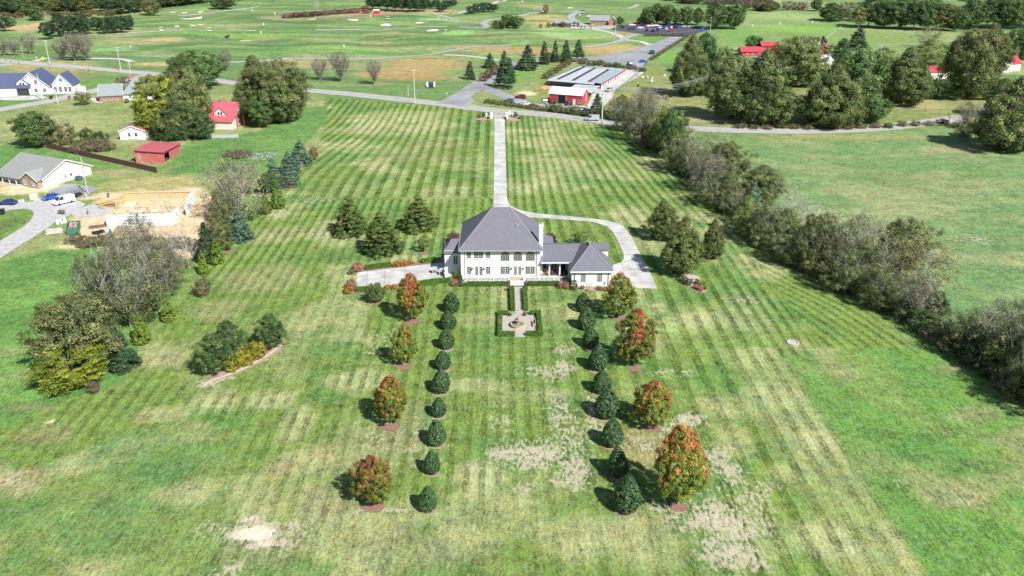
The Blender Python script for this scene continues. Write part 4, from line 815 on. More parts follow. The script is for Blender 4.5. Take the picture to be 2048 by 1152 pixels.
def make_tree(key, crown='round', R=5, z0=2, z1=10, ncl=150, nl=42, rc=1.0, leaf=.42, cols=DK, trunk=(.25, 2.2, 7), seed=1, m_=None, bark=None, gloss=False, wood_extra=None, stem='trunk', crown_name='crown', flat=.75, **k):
    rng = np.random.RandomState(seed)
    root = bpy.data.objects.new('tree', None); root.empty_display_size = .5
    tb = MB()
    if trunk: limbs(rng, tb, trunk[1], z1, R, trunk[0], nb=trunk[2], vase=k.pop('vase', False), sub=k.pop('sub', 3), bend=k.pop('bend', .12), thin=k.pop('thin', .35))
    parts = []
    if trunk: o = tb.build(stem, bark or BARK); parts.append(o)
    if ncl:
        P, N, S, Cc = crown_pts(rng, crown, R, z0, z1, ncl, nl, rc, leaf, cols, flat=flat, **k)
        parts.append(leaf_obj(crown_name, P, N, S, Cc, m_ or (FOLG if gloss else FOL)))
    for o in parts: COL.objects.unlink(o)
    PROTO[key] = (parts, R, z1); return parts
def put(key, name, px, py, pyt, w, label, cat='tree', group=None, rz=None, world=None, hh=None, sink=0.):
    if 'hedgerow' in (group or ''): w *= 1.1
    if group == 'oak grove on the right' and w > 40: w *= 1.08
    parts, R, H = PROTO[key]
    if world: x, y = world; z = float(T(x, y)); h = hh; wd = w
    else: x, y, z = G(px, py); h = HT(px, py, pyt); wd = WD(px, py, w)
    # the top of a broad crown shows nearer/higher: shorten by the crown's own depth
    rr = random.Random(int(px * 13 + py * 7) if not world else int(x * 31 + y * 17))
    o = empty(name, (x, y, z - sink), rr.uniform(0, 6.28) if rz is None else rz, label, cat, group)
    o.scale = (wd / (2 * R), wd / (2 * R) * rr.uniform(.92, 1.06), h / H)
    if h < 25: o.rotation_euler.x = rr.gauss(0, .03); o.rotation_euler.y = rr.gauss(0, .03)
    for p in parts:
        c = p.copy(); COL.objects.link(c); c.parent = o
    return o
def maple_top(rng, t, th, cc, sh=-.06):
    # red and orange patches, more towards the top and on one side
    n = len(t); ph = rng.uniform(0, 6.28); f = sh + .86 * t + .28 * np.sin(th * 2 + ph) + .22 * np.sin(th * 3 - 6 * t + ph) + rng.normal(0, .22, n)
    g = np.array([(.09, .14, .025), (.15, .19, .03), (.22, .22, .035)])[rng.randint(0, 3, n)]; o = np.array([(.42, .17, .05), (.34, .13, .05), (.42, .25, .05)])[rng.randint(0, 3, n)]
    rd = np.array([(.34, .045, .04), (.40, .07, .05)])[rng.randint(0, 2, n)]
    a = ss(.45, .85, f)[:, None]; c = g * (1 - a) + o * a; b = (ss(.95, 1.2, f + rng.normal(0, .15, n)))[:, None]; return c * (1 - b) + rd * b
def yellow_top(amt, col=(.2, .19, .035)):
    def f(rng, t, th, cc):
        a = (ss(.35, 1.0, t + rng.normal(0, .18, len(t))) * amt)[:, None]; return cc * (1 - a) + np.array(col) * a
    return f
make_tree('maple_a', 'oval', 3.9, 1.3, 9.5, 460, 80, .5, .2, seed=3, topc=lambda *a: maple_top(*a, sh=.04), trunk=(.13, 1.3, 9), bark=GREYBARK, lobes=.2, inner=.4, drop=.03)
make_tree('maple_c', 'oval', 3.9, 1.2, 9.5, 430, 80, .5, .2, seed=12, topc=lambda *a: maple_top(*a, sh=-.3), trunk=(.13, 1.3, 9), bark=GREYBARK, lobes=.24, inner=.4, drop=.05)
make_tree('maple_b', 'oval', 3.9, 1.3, 9.5, 440, 80, .5, .2, seed=8, topc=maple_top, trunk=(.13, 1.3, 9), bark=GREYBARK, lobes=.26, inner=.4, drop=.05)
HOL = [(.042, .10, .028), (.034, .08, .025), (.065, .135, .04)]
make_tree('holly', 'egg', 1.42, .05, 4.2, 620, 26, .2, .15, seed=4, cols=HOL, trunk=(.08, .5, 0), gloss=True, lobes=.05, inner=.85)
make_tree('holly_b', 'egg', 1.42, .05, 4.2, 600, 26, .22, .15, seed=14, cols=HOL, trunk=(.08, .5, 0), gloss=True, lobes=.08, inner=.85)
PO = [(.075, .12, .026), (.1, .14, .03), (.055, .095, .024)]
make_tree('pin_oak', 'cone', 4.6, .5, 9, 400, 70, .55, .23, seed=5, cols=PO, topc=yellow_top(.6, (.17, .17, .035)), trunk=(.2, 1, 12), lobes=.2, inner=.35, flat=.4, tiers=9)
make_tree('oval_oak', 'oak', 4, .7, 9.5, 360, 70, .65, .25, seed=6, cols=[(.09, .125, .035), (.12, .15, .04), (.07, .1, .03)], topc=yellow_top(.35, (.19, .16, .06)), trunk=(.2, 1.2, 10), lobes=.3, inner=.35)
OL = [(.105, .15, .045), (.14, .185, .055), (.07, .105, .035), (.19, .21, .075)]
make_tree('big_oak', 'oak', 8, .8, 17, 520, 80, 1.25, .4, seed=7, cols=OL, topc=yellow_top(.2, (.2, .18, .08)), trunk=(.55, 3, 10), lobes=.24, inner=.4)
make_tree('big_oak_b', 'round', 8, .8, 16, 500, 80, 1.25, .4, seed=17, cols=OL, topc=yellow_top(.22, (.21, .18, .085)), trunk=(.5, 3, 10), lobes=.32, inner=.4)
make_tree('green_tree', 'round', 6, 1.6, 12, 320, 70, 1.05, .36, seed=9, cols=[(.06, .11, .03), (.085, .14, .04), (.11, .16, .05)], trunk=(.35, 2, 9), lobes=.34, inner=.35)
make_tree('dark_tree', 'oval', 4.5, 1.5, 12, 240, 66, .95, .34, seed=10, cols=[(.05, .095, .034), (.075, .125, .04), (.11, .16, .05)], trunk=(.3, 2.5, 8), lobes=.3, inner=.35)
make_tree('yellow_tree', 'round', 7, .5, 15, 460, 74, 1.1, .36, seed=11, cols=[(.17, .2, .025), (.13, .17, .022), (.22, .23, .03)], trunk=(.4, 3, 9), lobes=.26, inner=.4, flat=.5)
make_tree('olive_tree', 'round', 6, 1, 12, 330, 56, 1.0, .34, seed=12, cols=[(.13, .15, .05), (.1, .12, .045), (.17, .17, .065)], trunk=(.3, 2, 12), lobes=.36, inner=.3, drop=.12, bark=GREYBARK, sub=5)
make_tree('arborvitae', 'spire', 1.2, .05, 5, 260, 30, .22, .16, seed=13, cols=[(.14, .22, .03), (.11, .18, .026), (.18, .25, .035)], trunk=(.07, .4, 0), lobes=.05, inner=.72)
make_tree('spruce', 'cone', 3.2, .3, 8, 300, 60, .5, .22, seed=15, cols=[(.095, .165, .11), (.08, .14, .09), (.12, .19, .13)], trunk=(.15, .6, 8), lobes=.22, inner=.45, tiers=8, flat=.5)
make_tree('pine', 'cone', 4, .4, 12, 260, 44, .8, .36, seed=16, cols=[(.045, .09, .04), (.06, .11, .045), (.04, .075, .036)], trunk=(.2, 1, 8), lobes=.22, inner=.4, tiers=9, flat=.5)
make_tree('round_pine', 'round', 4, 2.2, 9.5, 130, 44, .95, .42, seed=26, cols=[(.03, .068, .03), (.042, .085, .035), (.03, .055, .027)], trunk=(.22, 2.2, 6), lobes=.3, inner=.4)
make_tree('vase_tree', 'vase', 5, 1.2, 9.5, 150, 24, .8, .24, seed=18, cols=[(.17, .14, .11), (.13, .115, .09), (.11, .115, .05)], trunk=(.24, 1.6, 26), vase=True, sub=11, lobes=.15, inner=.2, bark=mat("twig_bark", (.25, .215, .19), .9, .15), thin=.4)
make_tree('twiggy_gray', 'round', 5, .8, 10, 290, 40, .9, .22, seed=39, cols=[(.11, .13, .05), (.07, .095, .035), (.17, .17, .09)], trunk=(.24, 1.0, 26), sub=13, bend=.3, lobes=.4, inner=.35, vase=True, bark=mat('ash_bark', (.25, .23, .21), .9, .15), thin=.45)
TW = [(.18, .19, .08), (.14, .15, .065), (.22, .2, .1)]
make_tree('twiggy', 'round', 5, 1.5, 10, 150, 34, .9, .22, seed=19, cols=TW, trunk=(.2, 1.2, 18), sub=9, bend=.3, lobes=.4, inner=.35, drop=.1, bark=GREYBARK, thin=.42)
make_tree('twiggy_b', 'round', 5, .3, 9.5, 230, 44, 1.0, .24, seed=20, cols=[(.19, .19, .11), (.24, .215, .15), (.1, .125, .055)], trunk=(.16, .8, 20), vase=True, sub=8, lobes=.45, inner=.25, bark=GREYBARK, thin=.42)
make_tree('hedge_tree', 'round', 5, .2, 10, 270, 56, 1.0, .27, seed=21, cols=[(.14, .175, .06), (.09, .12, .045), (.23, .25, .11)], trunk=(.18, .8, 16), vase=True, sub=6, lobes=.42, inner=.25, bark=GREYBARK)
make_tree('hedge_tree_b', 'oval', 5, .2, 10, 260, 56, 1.0, .27, seed=22, cols=[(.15, .19, .055), (.21, .24, .065), (.08, .115, .035)], trunk=(.18, .8, 14), sub=6, lobes=.42, inner=.3, bark=GREYBARK)
make_tree('red_tree', 'round', 4, .8, 8, 160, 36, .8, .32, seed=23, cols=[(.16, .085, .055), (.11, .075, .04), (.2, .1, .06)], trunk=(.14, 1.2, 8), lobes=.3, inner=.35)
make_tree('bush', 'round', 2, .0, 2.6, 110, 34, .45, .2, seed=24, cols=[(.055, .09, .028), (.075, .11, .035), (.045, .075, .025)], trunk=(.05, .3, 5), lobes=.25, inner=.4, stem='stem', crown_name='foliage')
make_tree('olive_bush', 'round', 2, .0, 2.6, 100, 32, .45, .2, seed=25, cols=[(.13, .13, .05), (.1, .105, .045), (.17, .15, .07)], trunk=(.05, .3, 8), sub=4, lobes=.35, inner=.3, stem='stem', crown_name='foliage')
make_tree('yellow_bush', 'round', 2, .0, 2.4, 130, 34, .42, .19, seed=27, cols=[(.33, .29, .03), (.26, .25, .03), (.2, .2, .03)], trunk=(.05, .3, 5), lobes=.25, inner=.35, stem='stem', crown_name='foliage')
make_tree('orange_bush', 'round', 2, .0, 2.4, 110, 34, .42, .19, seed=28, cols=[(.42, .21, .03), (.33, .2, .03), (.3, .12, .04)], trunk=(.05, .3, 5), lobes=.25, inner=.35, stem='stem', crown_name='foliage')
make_tree('pink_bush', 'round', 2, .0, 2.4, 110, 34, .42, .19, seed=29, cols=[(.36, .14, .1), (.3, .16, .11), (.24, .12, .08)], trunk=(.05, .3, 5), lobes=.1, inner=.5, stem='stem', crown_name='foliage')
make_tree('purple_bush', 'round', 2, .0, 2.4, 110, 34, .42, .19, seed=30, cols=[(.12, .05, .045), (.16, .07, .05), (.1, .06, .045)], trunk=(.05, .3, 5), lobes=.2, inner=.4, stem='stem', crown_name='foliage')
make_tree('clipped_bush', 'round', 2, .0, 3.2, 140, 44, .4, .18, seed=31, cols=[(.06, .12, .02), (.05, .1, .02), (.075, .14, .03)], trunk=(.05, .3, 4), lobes=.03, inner=.7, stem='stem', crown_name='foliage', gloss=True)
make_tree('brown_bush', 'round', 2, .0, 2.2, 90, 30, .5, .2, seed=32, cols=[(.2, .15, .1), (.16, .13, .09), (.14, .13, .06)], trunk=(.04, .3, 12), sub=5, lobes=.4, inner=.25, stem='stem', crown_name='foliage', bark=GREYBARK)
make_tree('bare_tree', 'round', 5, 1, 10, 26, 12, .8, .22, seed=33, cols=[(.2, .18, .13)], trunk=(.17, 1.2, 22), sub=14, bend=.4, lobes=.4, inner=.5, bark=mat("pale_bark", (.42, .39, .35), .9, .15), thin=.45)
make_tree('wood_tree', 'oval', 6, 5, 22, 110, 30, 1.8, .8, seed=34, cols=[(.055, .10, .04), (.08, .125, .045), (.04, .075, .035)], trunk=(.28, 6, 5), lobes=.3, inner=.4)
make_tree('wood_tree_b', 'oval', 6, 4, 20, 110, 30, 1.8, .8, seed=35, cols=[(.14, .16, .05), (.2, .2, .055), (.1, .13, .045)], trunk=(.28, 5, 5), lobes=.3, inner=.4, bark=GREYBARK)
make_tree('wood_brown', 'round', 6, 1, 11, 130, 26, 1.3, .6, seed=36, cols=[(.15, .115, .095), (.12, .11, .07), (.17, .14, .1)], trunk=(.22, 2, 10), lobes=.4, inner=.3, bark=GREYBARK)
make_tree('small_tree', 'round', 2.2, 1.3, 5, 90, 36, .5, .22, seed=37, cols=[(.1, .14, .03), (.07, .11, .025), (.15, .15, .03)], trunk=(.09, 1.3, 6), lobes=.25, inner=.35, bark=GREYBARK)

# ------------------------------------------------------------------ planting: front garden
ORD = ['first', 'second', 'third', 'fourth', 'fifth', 'sixth', 'seventh', 'eighth', 'ninth', 'tenth', 'eleventh', 'twelfth', 'thirteenth', 'fourteenth', 'fifteenth', 'sixteenth', 'seventeenth', 'eighteenth', 'nineteenth', 'twentieth', 'twenty-first', 'twenty-second', 'twenty-third', 'twenty-fourth', 'twenty-fifth', 'twenty-sixth', 'twenty-seventh', 'twenty-eighth', 'twenty-ninth', 'thirtieth', 'thirty-first', 'thirty-second', 'thirty-third', 'thirty-fourth', 'thirty-fifth', 'thirty-sixth', 'thirty-seventh', 'thirty-eighth', 'thirty-ninth', 'fortieth']
GM = 'autumn maples flanking the front lawn'
for i, (px, py, pt, w, k, lab, rz) in enumerate([
    (825, 639, 545, 60, 'maple_a', 'large red topped maple beside the left forecourt of the mansion', 2.0), (808, 729, 649, 48, 'maple_c', 'orange topped maple left of the holly row, next one down from the forecourt', 1), (782, 849, 755, 69, 'maple_a', 'orange and red maple in the left row, second from the bottom of the photo', 4.4),
    (747, 1007, 915, 84, 'maple_b', 'yellow orange maple nearest the camera on the left side', 3), (1237, 634, 547, 67, 'maple_c', 'orange tinged maple right beside the garage wing corner', 5), (1268, 731, 620, 78, 'maple_b', 'tall green and orange maple, second below the garage wing on the right', .6),
    (1304, 851, 764, 78, 'maple_b', 'brownish orange maple in the right row, second from the bottom of the photo', 2.4), (1356, 1009, 848, 106, 'maple_a', 'biggest red maple, nearest the camera on the right side', 3.4)]):
    put(k, 'maple_tree', px, py, pt, w, lab, 'tree', GM, rz)
HL = [(903, 624, 584, 29), (897, 658, 620, 30), (892.5, 697, 658, 30), (886, 738, 702, 31), (882, 785, 738, 33), (877.5, 833, 795, 28), (873, 889, 841, 36), (865, 947, 902, 30), (856, 1020, 973, 34)]
HR = [(1166, 623, 586, 29), (1173, 658, 613, 33), (1182, 695, 652, 30), (1195, 739, 687, 35), (1203, 785, 739, 35), (1211, 834, 777, 44), (1223, 891, 838, 40), (1236, 952, 893, 38), (1253, 1020, 950, 50)]
for side, L_ in (('left', HL), ('right', HR)):
    for i, (px, py, pt, w) in enumerate(L_):
        end = {0: 'nearest the mansion', 8: 'nearest the camera'}.get(i, 'counted from the mansion')
        put('holly' if (i + len(side)) % 2 else 'holly_b', 'holly_cone', px, py - 2, pt, w * 1.06, f"dark clipped holly, {ORD[i]} in the {side} row, {end}", 'shrub', 'holly cones in two rows below the mansion')
        if i > 1: tag(blob("mulch_ring", px, py + 1, w * .5, w * .23, mat("pale_mulch", (.3, .23, .16), .95, .3, 3), .025, wob=.04), kind='structure')
for a in [('pin_oak', 'pin_oak', 703, 469, 393, 75, 'broad dark cone shaped oak, leftmost of the three behind the left forecourt'), ('pin_oak', 'pin_oak', 766, 506, 424, 85, 'cone shaped oak with yellowish top, nearest the left forecourt'), ('pin_oak', 'pin_oak', 836, 458, 391, 84, 'cone shaped oak nearest the mansion on its left'),
          ('oval_oak', 'oak_tree', 1325, 478, 403, 68, 'dark green oak right of the drive bend, farthest back of the three'), ('oval_oak', 'oak_tree', 1361, 546, 436, 90, 'tallest olive green oak between the drive bend and the island bed'), ('oval_oak', 'oak_tree', 1425, 515, 440, 54, 'small brown tinged oak, rightmost of the three by the drive bend')]:
    put(*a, 'tree', 'oaks on the lawn beside the mansion')
put('small_tree', 'young_tree', 849, 504, 471, 28, 'small green tree with thin grey trunk behind the left forecourt'); put('green_tree', 'magnolia_tree', 752, 605, 567, 34, 'small loose dark green magnolia below the left forecourt')
put('small_tree', 'crab_apple', 1160, 489, 463, 32, 'round yellow green tree behind the arcade roof'); put('purple_bush', 'maple_shrub', 908, 484, 467, 32, 'dark red maple shrub behind the left wing of the mansion', 'shrub'); put('purple_bush', 'maple_shrub', 1099, 490, 468, 28, 'dark red maple shrub just right of the chimney', 'shrub')
# shrubs round the house
SH = 'shrubs in the beds round the mansion'
for a in [('pink_bush', 702, 577, 561, 24, 'rusty brown shrub at the lower left corner of the left forecourt'), ('orange_bush', 697, 585, 573, 22, 'yellow green shrub at the outer corner of the left forecourt'), ('pink_bush', 716, 542, 526, 24, 'orange brown shrub at the upper left corner of the left forecourt'), ('olive_bush', 702, 548, 538, 14, 'small green shrub left of the orange brown corner shrub'),
          ('orange_bush', 775, 579, 570, 14, 'orange shrub along the near edge of the forecourt, left one of a pair'), ('orange_bush', 788, 578, 569, 14, 'orange shrub along the near edge of the forecourt, right one touching the maple'), ('orange_bush', 792, 533, 523, 16, 'amber shrub at the left end of the far forecourt bed'), ('orange_bush', 807, 531, 521, 16, 'amber shrub in the middle of the far forecourt bed'), ('orange_bush', 820, 528, 519, 16, 'amber shrub at the right end of the far forecourt bed'),
          ('yellow_bush', 913, 556, 543, 12, 'yellow green grassy shrub below the left wing window'), ('pink_bush', 909.5, 572.5, 559, 15, 'round salmon pink shrub at the left corner of the terrace'), ('clipped_bush', 924, 572.5, 559, 13, 'small round clipped green shrub next to the salmon pink one'), ('bush', 919, 562, 548, 12, 'dark green shrub against the left terrace corner'),
          ('clipped_bush', 1147, 580, 561, 15, 'tall clipped green shrub at the left corner of the garage wing'), ('clipped_bush', 1133, 566, 554, 15, 'clipped green ball behind the pinkish shrubs by the arcade'), ('pink_bush', 1121, 576, 563, 15, 'pinkish shrub right of the terrace hedge, left one of a pair'), ('pink_bush', 1133, 578, 565, 14, 'pinkish shrub right of the terrace hedge, right one of a pair'),
          ('bare_tree', 1182, 577, 556, 20, 'bare twiggy whitish shrub between the garage wing windows'), ('olive_bush', 1164, 579, 571, 11, 'low olive shrub under the left garage wing window'), ('olive_bush', 1198, 580, 572, 13, 'low olive shrub under the right garage wing window'), ('orange_bush', 1212, 582, 574, 12, 'rust coloured low shrub under the right end of the garage wing'), ('yellow_bush', 1174, 582, 578, 7, 'tiny yellow tuft in front of the garage wing'),
          ('clipped_bush', 1017, 570, 561, 8.5, 'clipped ball left of the steps, farther one'), ('clipped_bush', 1017.5, 582, 570, 8.5, 'clipped ball left of the steps, nearer one'), ('clipped_bush', 1053, 570, 561, 8.5, 'clipped ball right of the steps, farther one'), ('clipped_bush', 1052, 582, 570, 8.5, 'clipped ball right of the steps, nearer one'),
          ('purple_bush', 1019, 632, 625.5, 8, 'small dusty pink shrub left where the walk meets the court'), ('purple_bush', 1049, 631.5, 624.5, 8, 'small dusty pink shrub right where the walk meets the court'),
          ('clipped_bush', 1363, 562, 549, 10, 'clipped shrub at the far left of the island bed'), ('clipped_bush', 1370, 567, 554, 10, 'clipped shrub in the middle of the left side of the island bed'), ('clipped_bush', 1377, 571, 558, 11, 'clipped shrub nearest the camera on the left side of the island bed'), ('bush', 1392, 568, 558, 10, 'dark green shrub just right of the round stone seat'),
          ('pink_bush', 1391, 578, 568, 12, 'orange red shrub in the island bed, left one'), ('pink_bush', 1401, 582, 571, 12, 'orange red shrub in the island bed, right one'), ('yellow_bush', 1404, 570, 563, 17, 'yellow green spreading shrub at the right of the island bed'), ('bush', 1410, 579, 573, 8, 'small green shrub at the right tip of the island bed'),
          ('brown_bush', 958, 236, 229, 9, 'dark low shrub at the left tip of the bed left of the gate'), ('bush', 967, 235, 225, 7, 'narrow dark green shrub in the bed left of the gate'), ('purple_bush', 976, 238, 233, 6, 'small dark red shrub left of the gate pillar'), ('bush', 1031, 235, 224, 8, 'narrow dark green shrub in the bed right of the gate'), ('brown_bush', 1040, 238, 232, 9, 'low dark shrub at the right tip of the bed right of the gate'), ('purple_bush', 1011, 239, 234, 5, 'small dark red shrub right of the gate pillar')]:
    k, px, py, pt, w, lab = a; put(k, 'shrub', px, py, pt, w, lab, 'shrub', SH)
def hedge(pts, w, h, label, world=False, seed=1, dens=95, z=0.0, bulge=.0):
    P = [Vector((*(p if world else G(*p))[:2], 0)) for p in pts]; c = P[0]; rng = np.random.RandomState(seed + len(label))
    r = empty('clipped_hedge', (c.x, c.y, z), 0, label, 'hedge', 'clipped box hedges'); core = MB((c.x, c.y, 0)); Q = []; N = []
    for i in range(len(P) - 1):
        a, b_ = P[i], P[i + 1]; d = (b_ - a); L_ = d.length; d.normalize(); n_ = Vector((-d.y, d.x, 0)); e = w / 2
        a2 = a - d * (e if i else 0); b2 = b_ + d * (e if i < len(P) - 2 else 0)
        q = [a2 + n_ * (e - .1), a2 - n_ * (e - .1), b2 - n_ * (e - .1), b2 + n_ * (e - .1)]
        core.add([(v.x, v.y, .0) for v in q] + [(v.x, v.y, h - .1 - .003 * i) for v in q], [(0, 3, 2, 1), (4, 5, 6, 7), (0, 1, 5, 4), (1, 2, 6, 5), (2, 3, 7, 6), (3, 0, 4, 7)])
        L2 = (b2 - a2).length; m_ = int(L2 * (w + 2 * h) * dens)
        t = rng.uniform(-.05, L2 + .05, m_); s = rng.uniform(-h, w + h, m_)
        lat = np.where(s < 0, -e, np.where(s > w, e, s - e)); zz = np.where(s < 0, h + s, np.where(s > w, h - (s - w), h)); nl_ = np.where(s < 0, -1., np.where(s > w, 1., 0)); nz = np.where((s >= 0) & (s <= w), 1., .25)
        xy = np.outer(t, [d.x, d.y]) + np.outer(lat, [n_.x, n_.y]) + [a2.x - c.x, a2.y - c.y]
        Q.append(np.column_stack([xy, np.maximum(zz, .02)]) + rng.normal(0, .045, (m_, 3))); N.append(np.column_stack([nl_ * n_.x, nl_ * n_.y, nz]) + rng.normal(0, .45, (m_, 3)))
        for (ep, sg) in ((a2, -1), (b2, 1)):
            m2 = int(w * h * dens); xy = np.outer(rng.uniform(-e, e, m2), [n_.x, n_.y]) + [ep.x - c.x, ep.y - c.y]; Q.append(np.column_stack([xy, rng.uniform(0, h, m2)]) + rng.normal(0, .04, (m2, 3))); N.append(np.tile([d.x * sg, d.y * sg, .2], (m2, 1)) + rng.normal(0, .4, (m2, 3)))
    core.build('hedge_core', mat("hedge_core_shade", (.02, .035, .012), .9), r)  # solid core, its dark green stands for shade among the leaves
    Q = np.vstack(Q); N = np.vstack(N); m_ = len(Q); cc = np.array([(.095, .19, .026), (.07, .15, .022), (.12, .22, .034)])[rng.randint(0, 3, m_)] * np.exp(rng.normal(0, .2, m_))[:, None]
    leaf_obj('foliage', Q, N, np.full(m_, .17) * rng.uniform(.7, 1.3, m_), cc, FOL, r)
hy = 163.75
hedge([(FX(933, hy, .5), hy), (FX(1013, hy, .5), hy)], .95, .95, 'long clipped hedge in front of the terrace, left of the steps', True, 1)
hedge([(FX(1057, hy, .5), hy), (FX(1118, hy, .5), hy)], .95, .95, 'clipped hedge in front of the terrace, right of the steps', True, 2)
hedge([(2.15, 161.6), (2.15, 151.1)], .9, .85, 'clipped hedge along the left side of the walk', True, 3); hedge([(4.75, 161.6), (4.75, 151.1)], .9, .85, 'clipped hedge along the right side of the walk', True, 4)
hedge([(1.2, 149.4), (-.35, 149.4), (-.35, 140.3), (2.3, 140.3)], .8, .85, 'bracket shaped clipped hedge round the left half of the fountain court', True, 5); hedge([(5.5, 149.4), (7.15, 149.4), (7.15, 140.3), (4.5, 140.3)], .8, .85, 'bracket shaped clipped hedge round the right half of the fountain court', True, 6)
hedge([(713, 583), (760, 580)], 1.1, .9, 'clipped hedge along the near edge of the forecourt, left of the maple', seed=7); hedge([(843, 572), (868, 567), (902, 564)], 1.1, .95, 'clipped hedge from the maple to the left wing', seed=8)
hedge([(731, 539), (782, 532)], 1.1, .9, 'clipped hedge along the far edge of the forecourt, left part', seed=9); hedge([(843, 526), (869, 522)], 1.1, .9, 'short clipped hedge along the far edge of the forecourt, near the wing', seed=10)

# ------------------------------------------------------------------ planting: left side
LG = 'trees of the left boundary'
for a in [('yellow_tree', 155, 768, 690, 138, 'low spreading yellow green tree at the lower end of the left tree row'), ('olive_tree', 165, 735, 598, 172, 'large olive brown tree right behind the yellow green spreading tree'), ('pine', 250, 737, 664, 62, 'dark green pine at the right of the yellow green spreading tree'),
          ('twiggy_gray', 262, 655, 504, 128, 'big half bare grey tree with pale forked trunk'), ('twiggy_gray', 205, 640, 510, 100, 'sparse grey tree left of the big half bare one'), ('twiggy_gray', 337, 586, 500, 92, 'half bare grey tree with pale trunk behind the two cone shrubs'), ('dark_tree', 306, 624, 572, 40, 'dark green tree between the half bare trees'),
          ('bare_tree', 380, 540, 440, 70, 'thin bare sapling in front of the building plot, rightmost'), ('bare_tree', 345, 512, 432, 44, 'thin bare sapling in front of the building plot, middle'), ('twiggy_b', 285, 520, 430, 66, 'thin leafy sapling before the building plot, under the house wrap wall'), ('twiggy_b', 250, 535, 455, 74, 'loose leafy tree at the left of the thin saplings'),
          ('twiggy_b', 330, 545, 474, 84, 'loose olive tree below the building plot'), ('pine', 416, 522, 444, 46, 'dark pine right of the building plot'), ('olive_tree', 438, 492, 436, 56, 'yellow green loose pine right of the building plot'), ('spruce', 481, 479, 421, 60, 'blue green spruce right of the building plot, by the striped lawn'),
          ('twiggy_b', 474, 440, 312, 104, 'large brown half bare tree right of the building plot'), ('hedge_tree', 446, 445, 380, 50, 'loose brownish tree below the large half bare one'), ('spruce', 549, 378, 318, 46, 'blue green spruce, left one of the touching pair above the cone shrubs'), ('spruce', 579, 372, 320, 42, 'blue green spruce, right one of the touching pair above the cone shrubs'),
          ('spruce', 602, 329, 280, 50, 'blue green spruce at the upper end of the left tree row'), ('spruce', 580, 345, 303, 44, 'blue green spruce just below the topmost spruce'), ('dark_tree', 538, 388, 345, 40, 'dark shaded tree under the pair of spruces'), ('red_tree', 628, 320, 295, 20, 'small dark red tree beside the topmost spruce'), ('bare_tree', 603, 343, 322, 14, 'tiny bare pink tree under the topmost spruce'),
          ('red_tree', 580, 375, 355, 14, 'small reddish tree at the foot of the spruce pair'), ('small_tree', 458, 502, 476, 21, 'small round tree with mulch ring right of the dark pine'), ('brown_bush', 407, 591, 557, 40, 'brownish bush below the thin saplings'), ('brown_bush', 190, 784, 764, 28, 'small dark shrub with a mulch ring at the foot of the yellow green tree')]:
    put(a[0], 'tree' if 'shrub' not in a[5][-30:] and 'bush' not in a[5] else 'shrub', *a[1:6], 'tree', LG)
for i, (px, py, pt, w) in enumerate([(285, 686, 626, 34), (338, 642, 594, 28), (408, 548, 500, 21), (435, 528, 481, 26), (533, 427, 387, 24), (558, 416, 361, 27)]):
    put('arborvitae', 'cone_shrub', px, py, pt, w, 'yellow green cone shrub, ' + ['largest, nearest the camera', 'second from the camera, beside the half bare tree', 'narrow one below the dark pine', 'next to the small round tree with the mulch ring', 'smaller of the pair by the large brown tree', 'taller of the pair by the large brown tree'][i], 'shrub', 'cone shrubs of the left tree row')
for a in [('dark_tree', 432, 748, 668, 66, 'dark birch with pale trunk at the left end of the island bed'), ('dark_tree', 466, 722, 643, 62, 'tall dark birch in the middle of the island bed'), ('dark_tree', 541, 699, 631, 54, 'dark birch at the right end of the island bed')]: put(a[0], 'birch_tree', *a[1:], 'tree', 'birches in the left island bed')
for a in [(464, 740, 706, 40, 'yellow shrub in the left island bed, left one'), (492, 728, 694, 42, 'yellow shrub in the left island bed, middle one'), (515, 716, 684, 40, 'yellow shrub in the left island bed, right one')]: put('yellow_bush', 'shrub', *a, 'shrub', 'yellow shrubs in the left island bed')
BR = 'brush along the plot edge'
for i, px in enumerate(range(150, 400, 22)):
    put('brown_bush' if i % 2 else 'olive_bush', 'shrub', px, 486 + (i * 7) % 10 + i * .8, 468 + (i * 5) % 7 + i * .6, 34, f"scrubby brush on the lower edge of the building plot, {ORD[i]} from the left", 'shrub', BR)
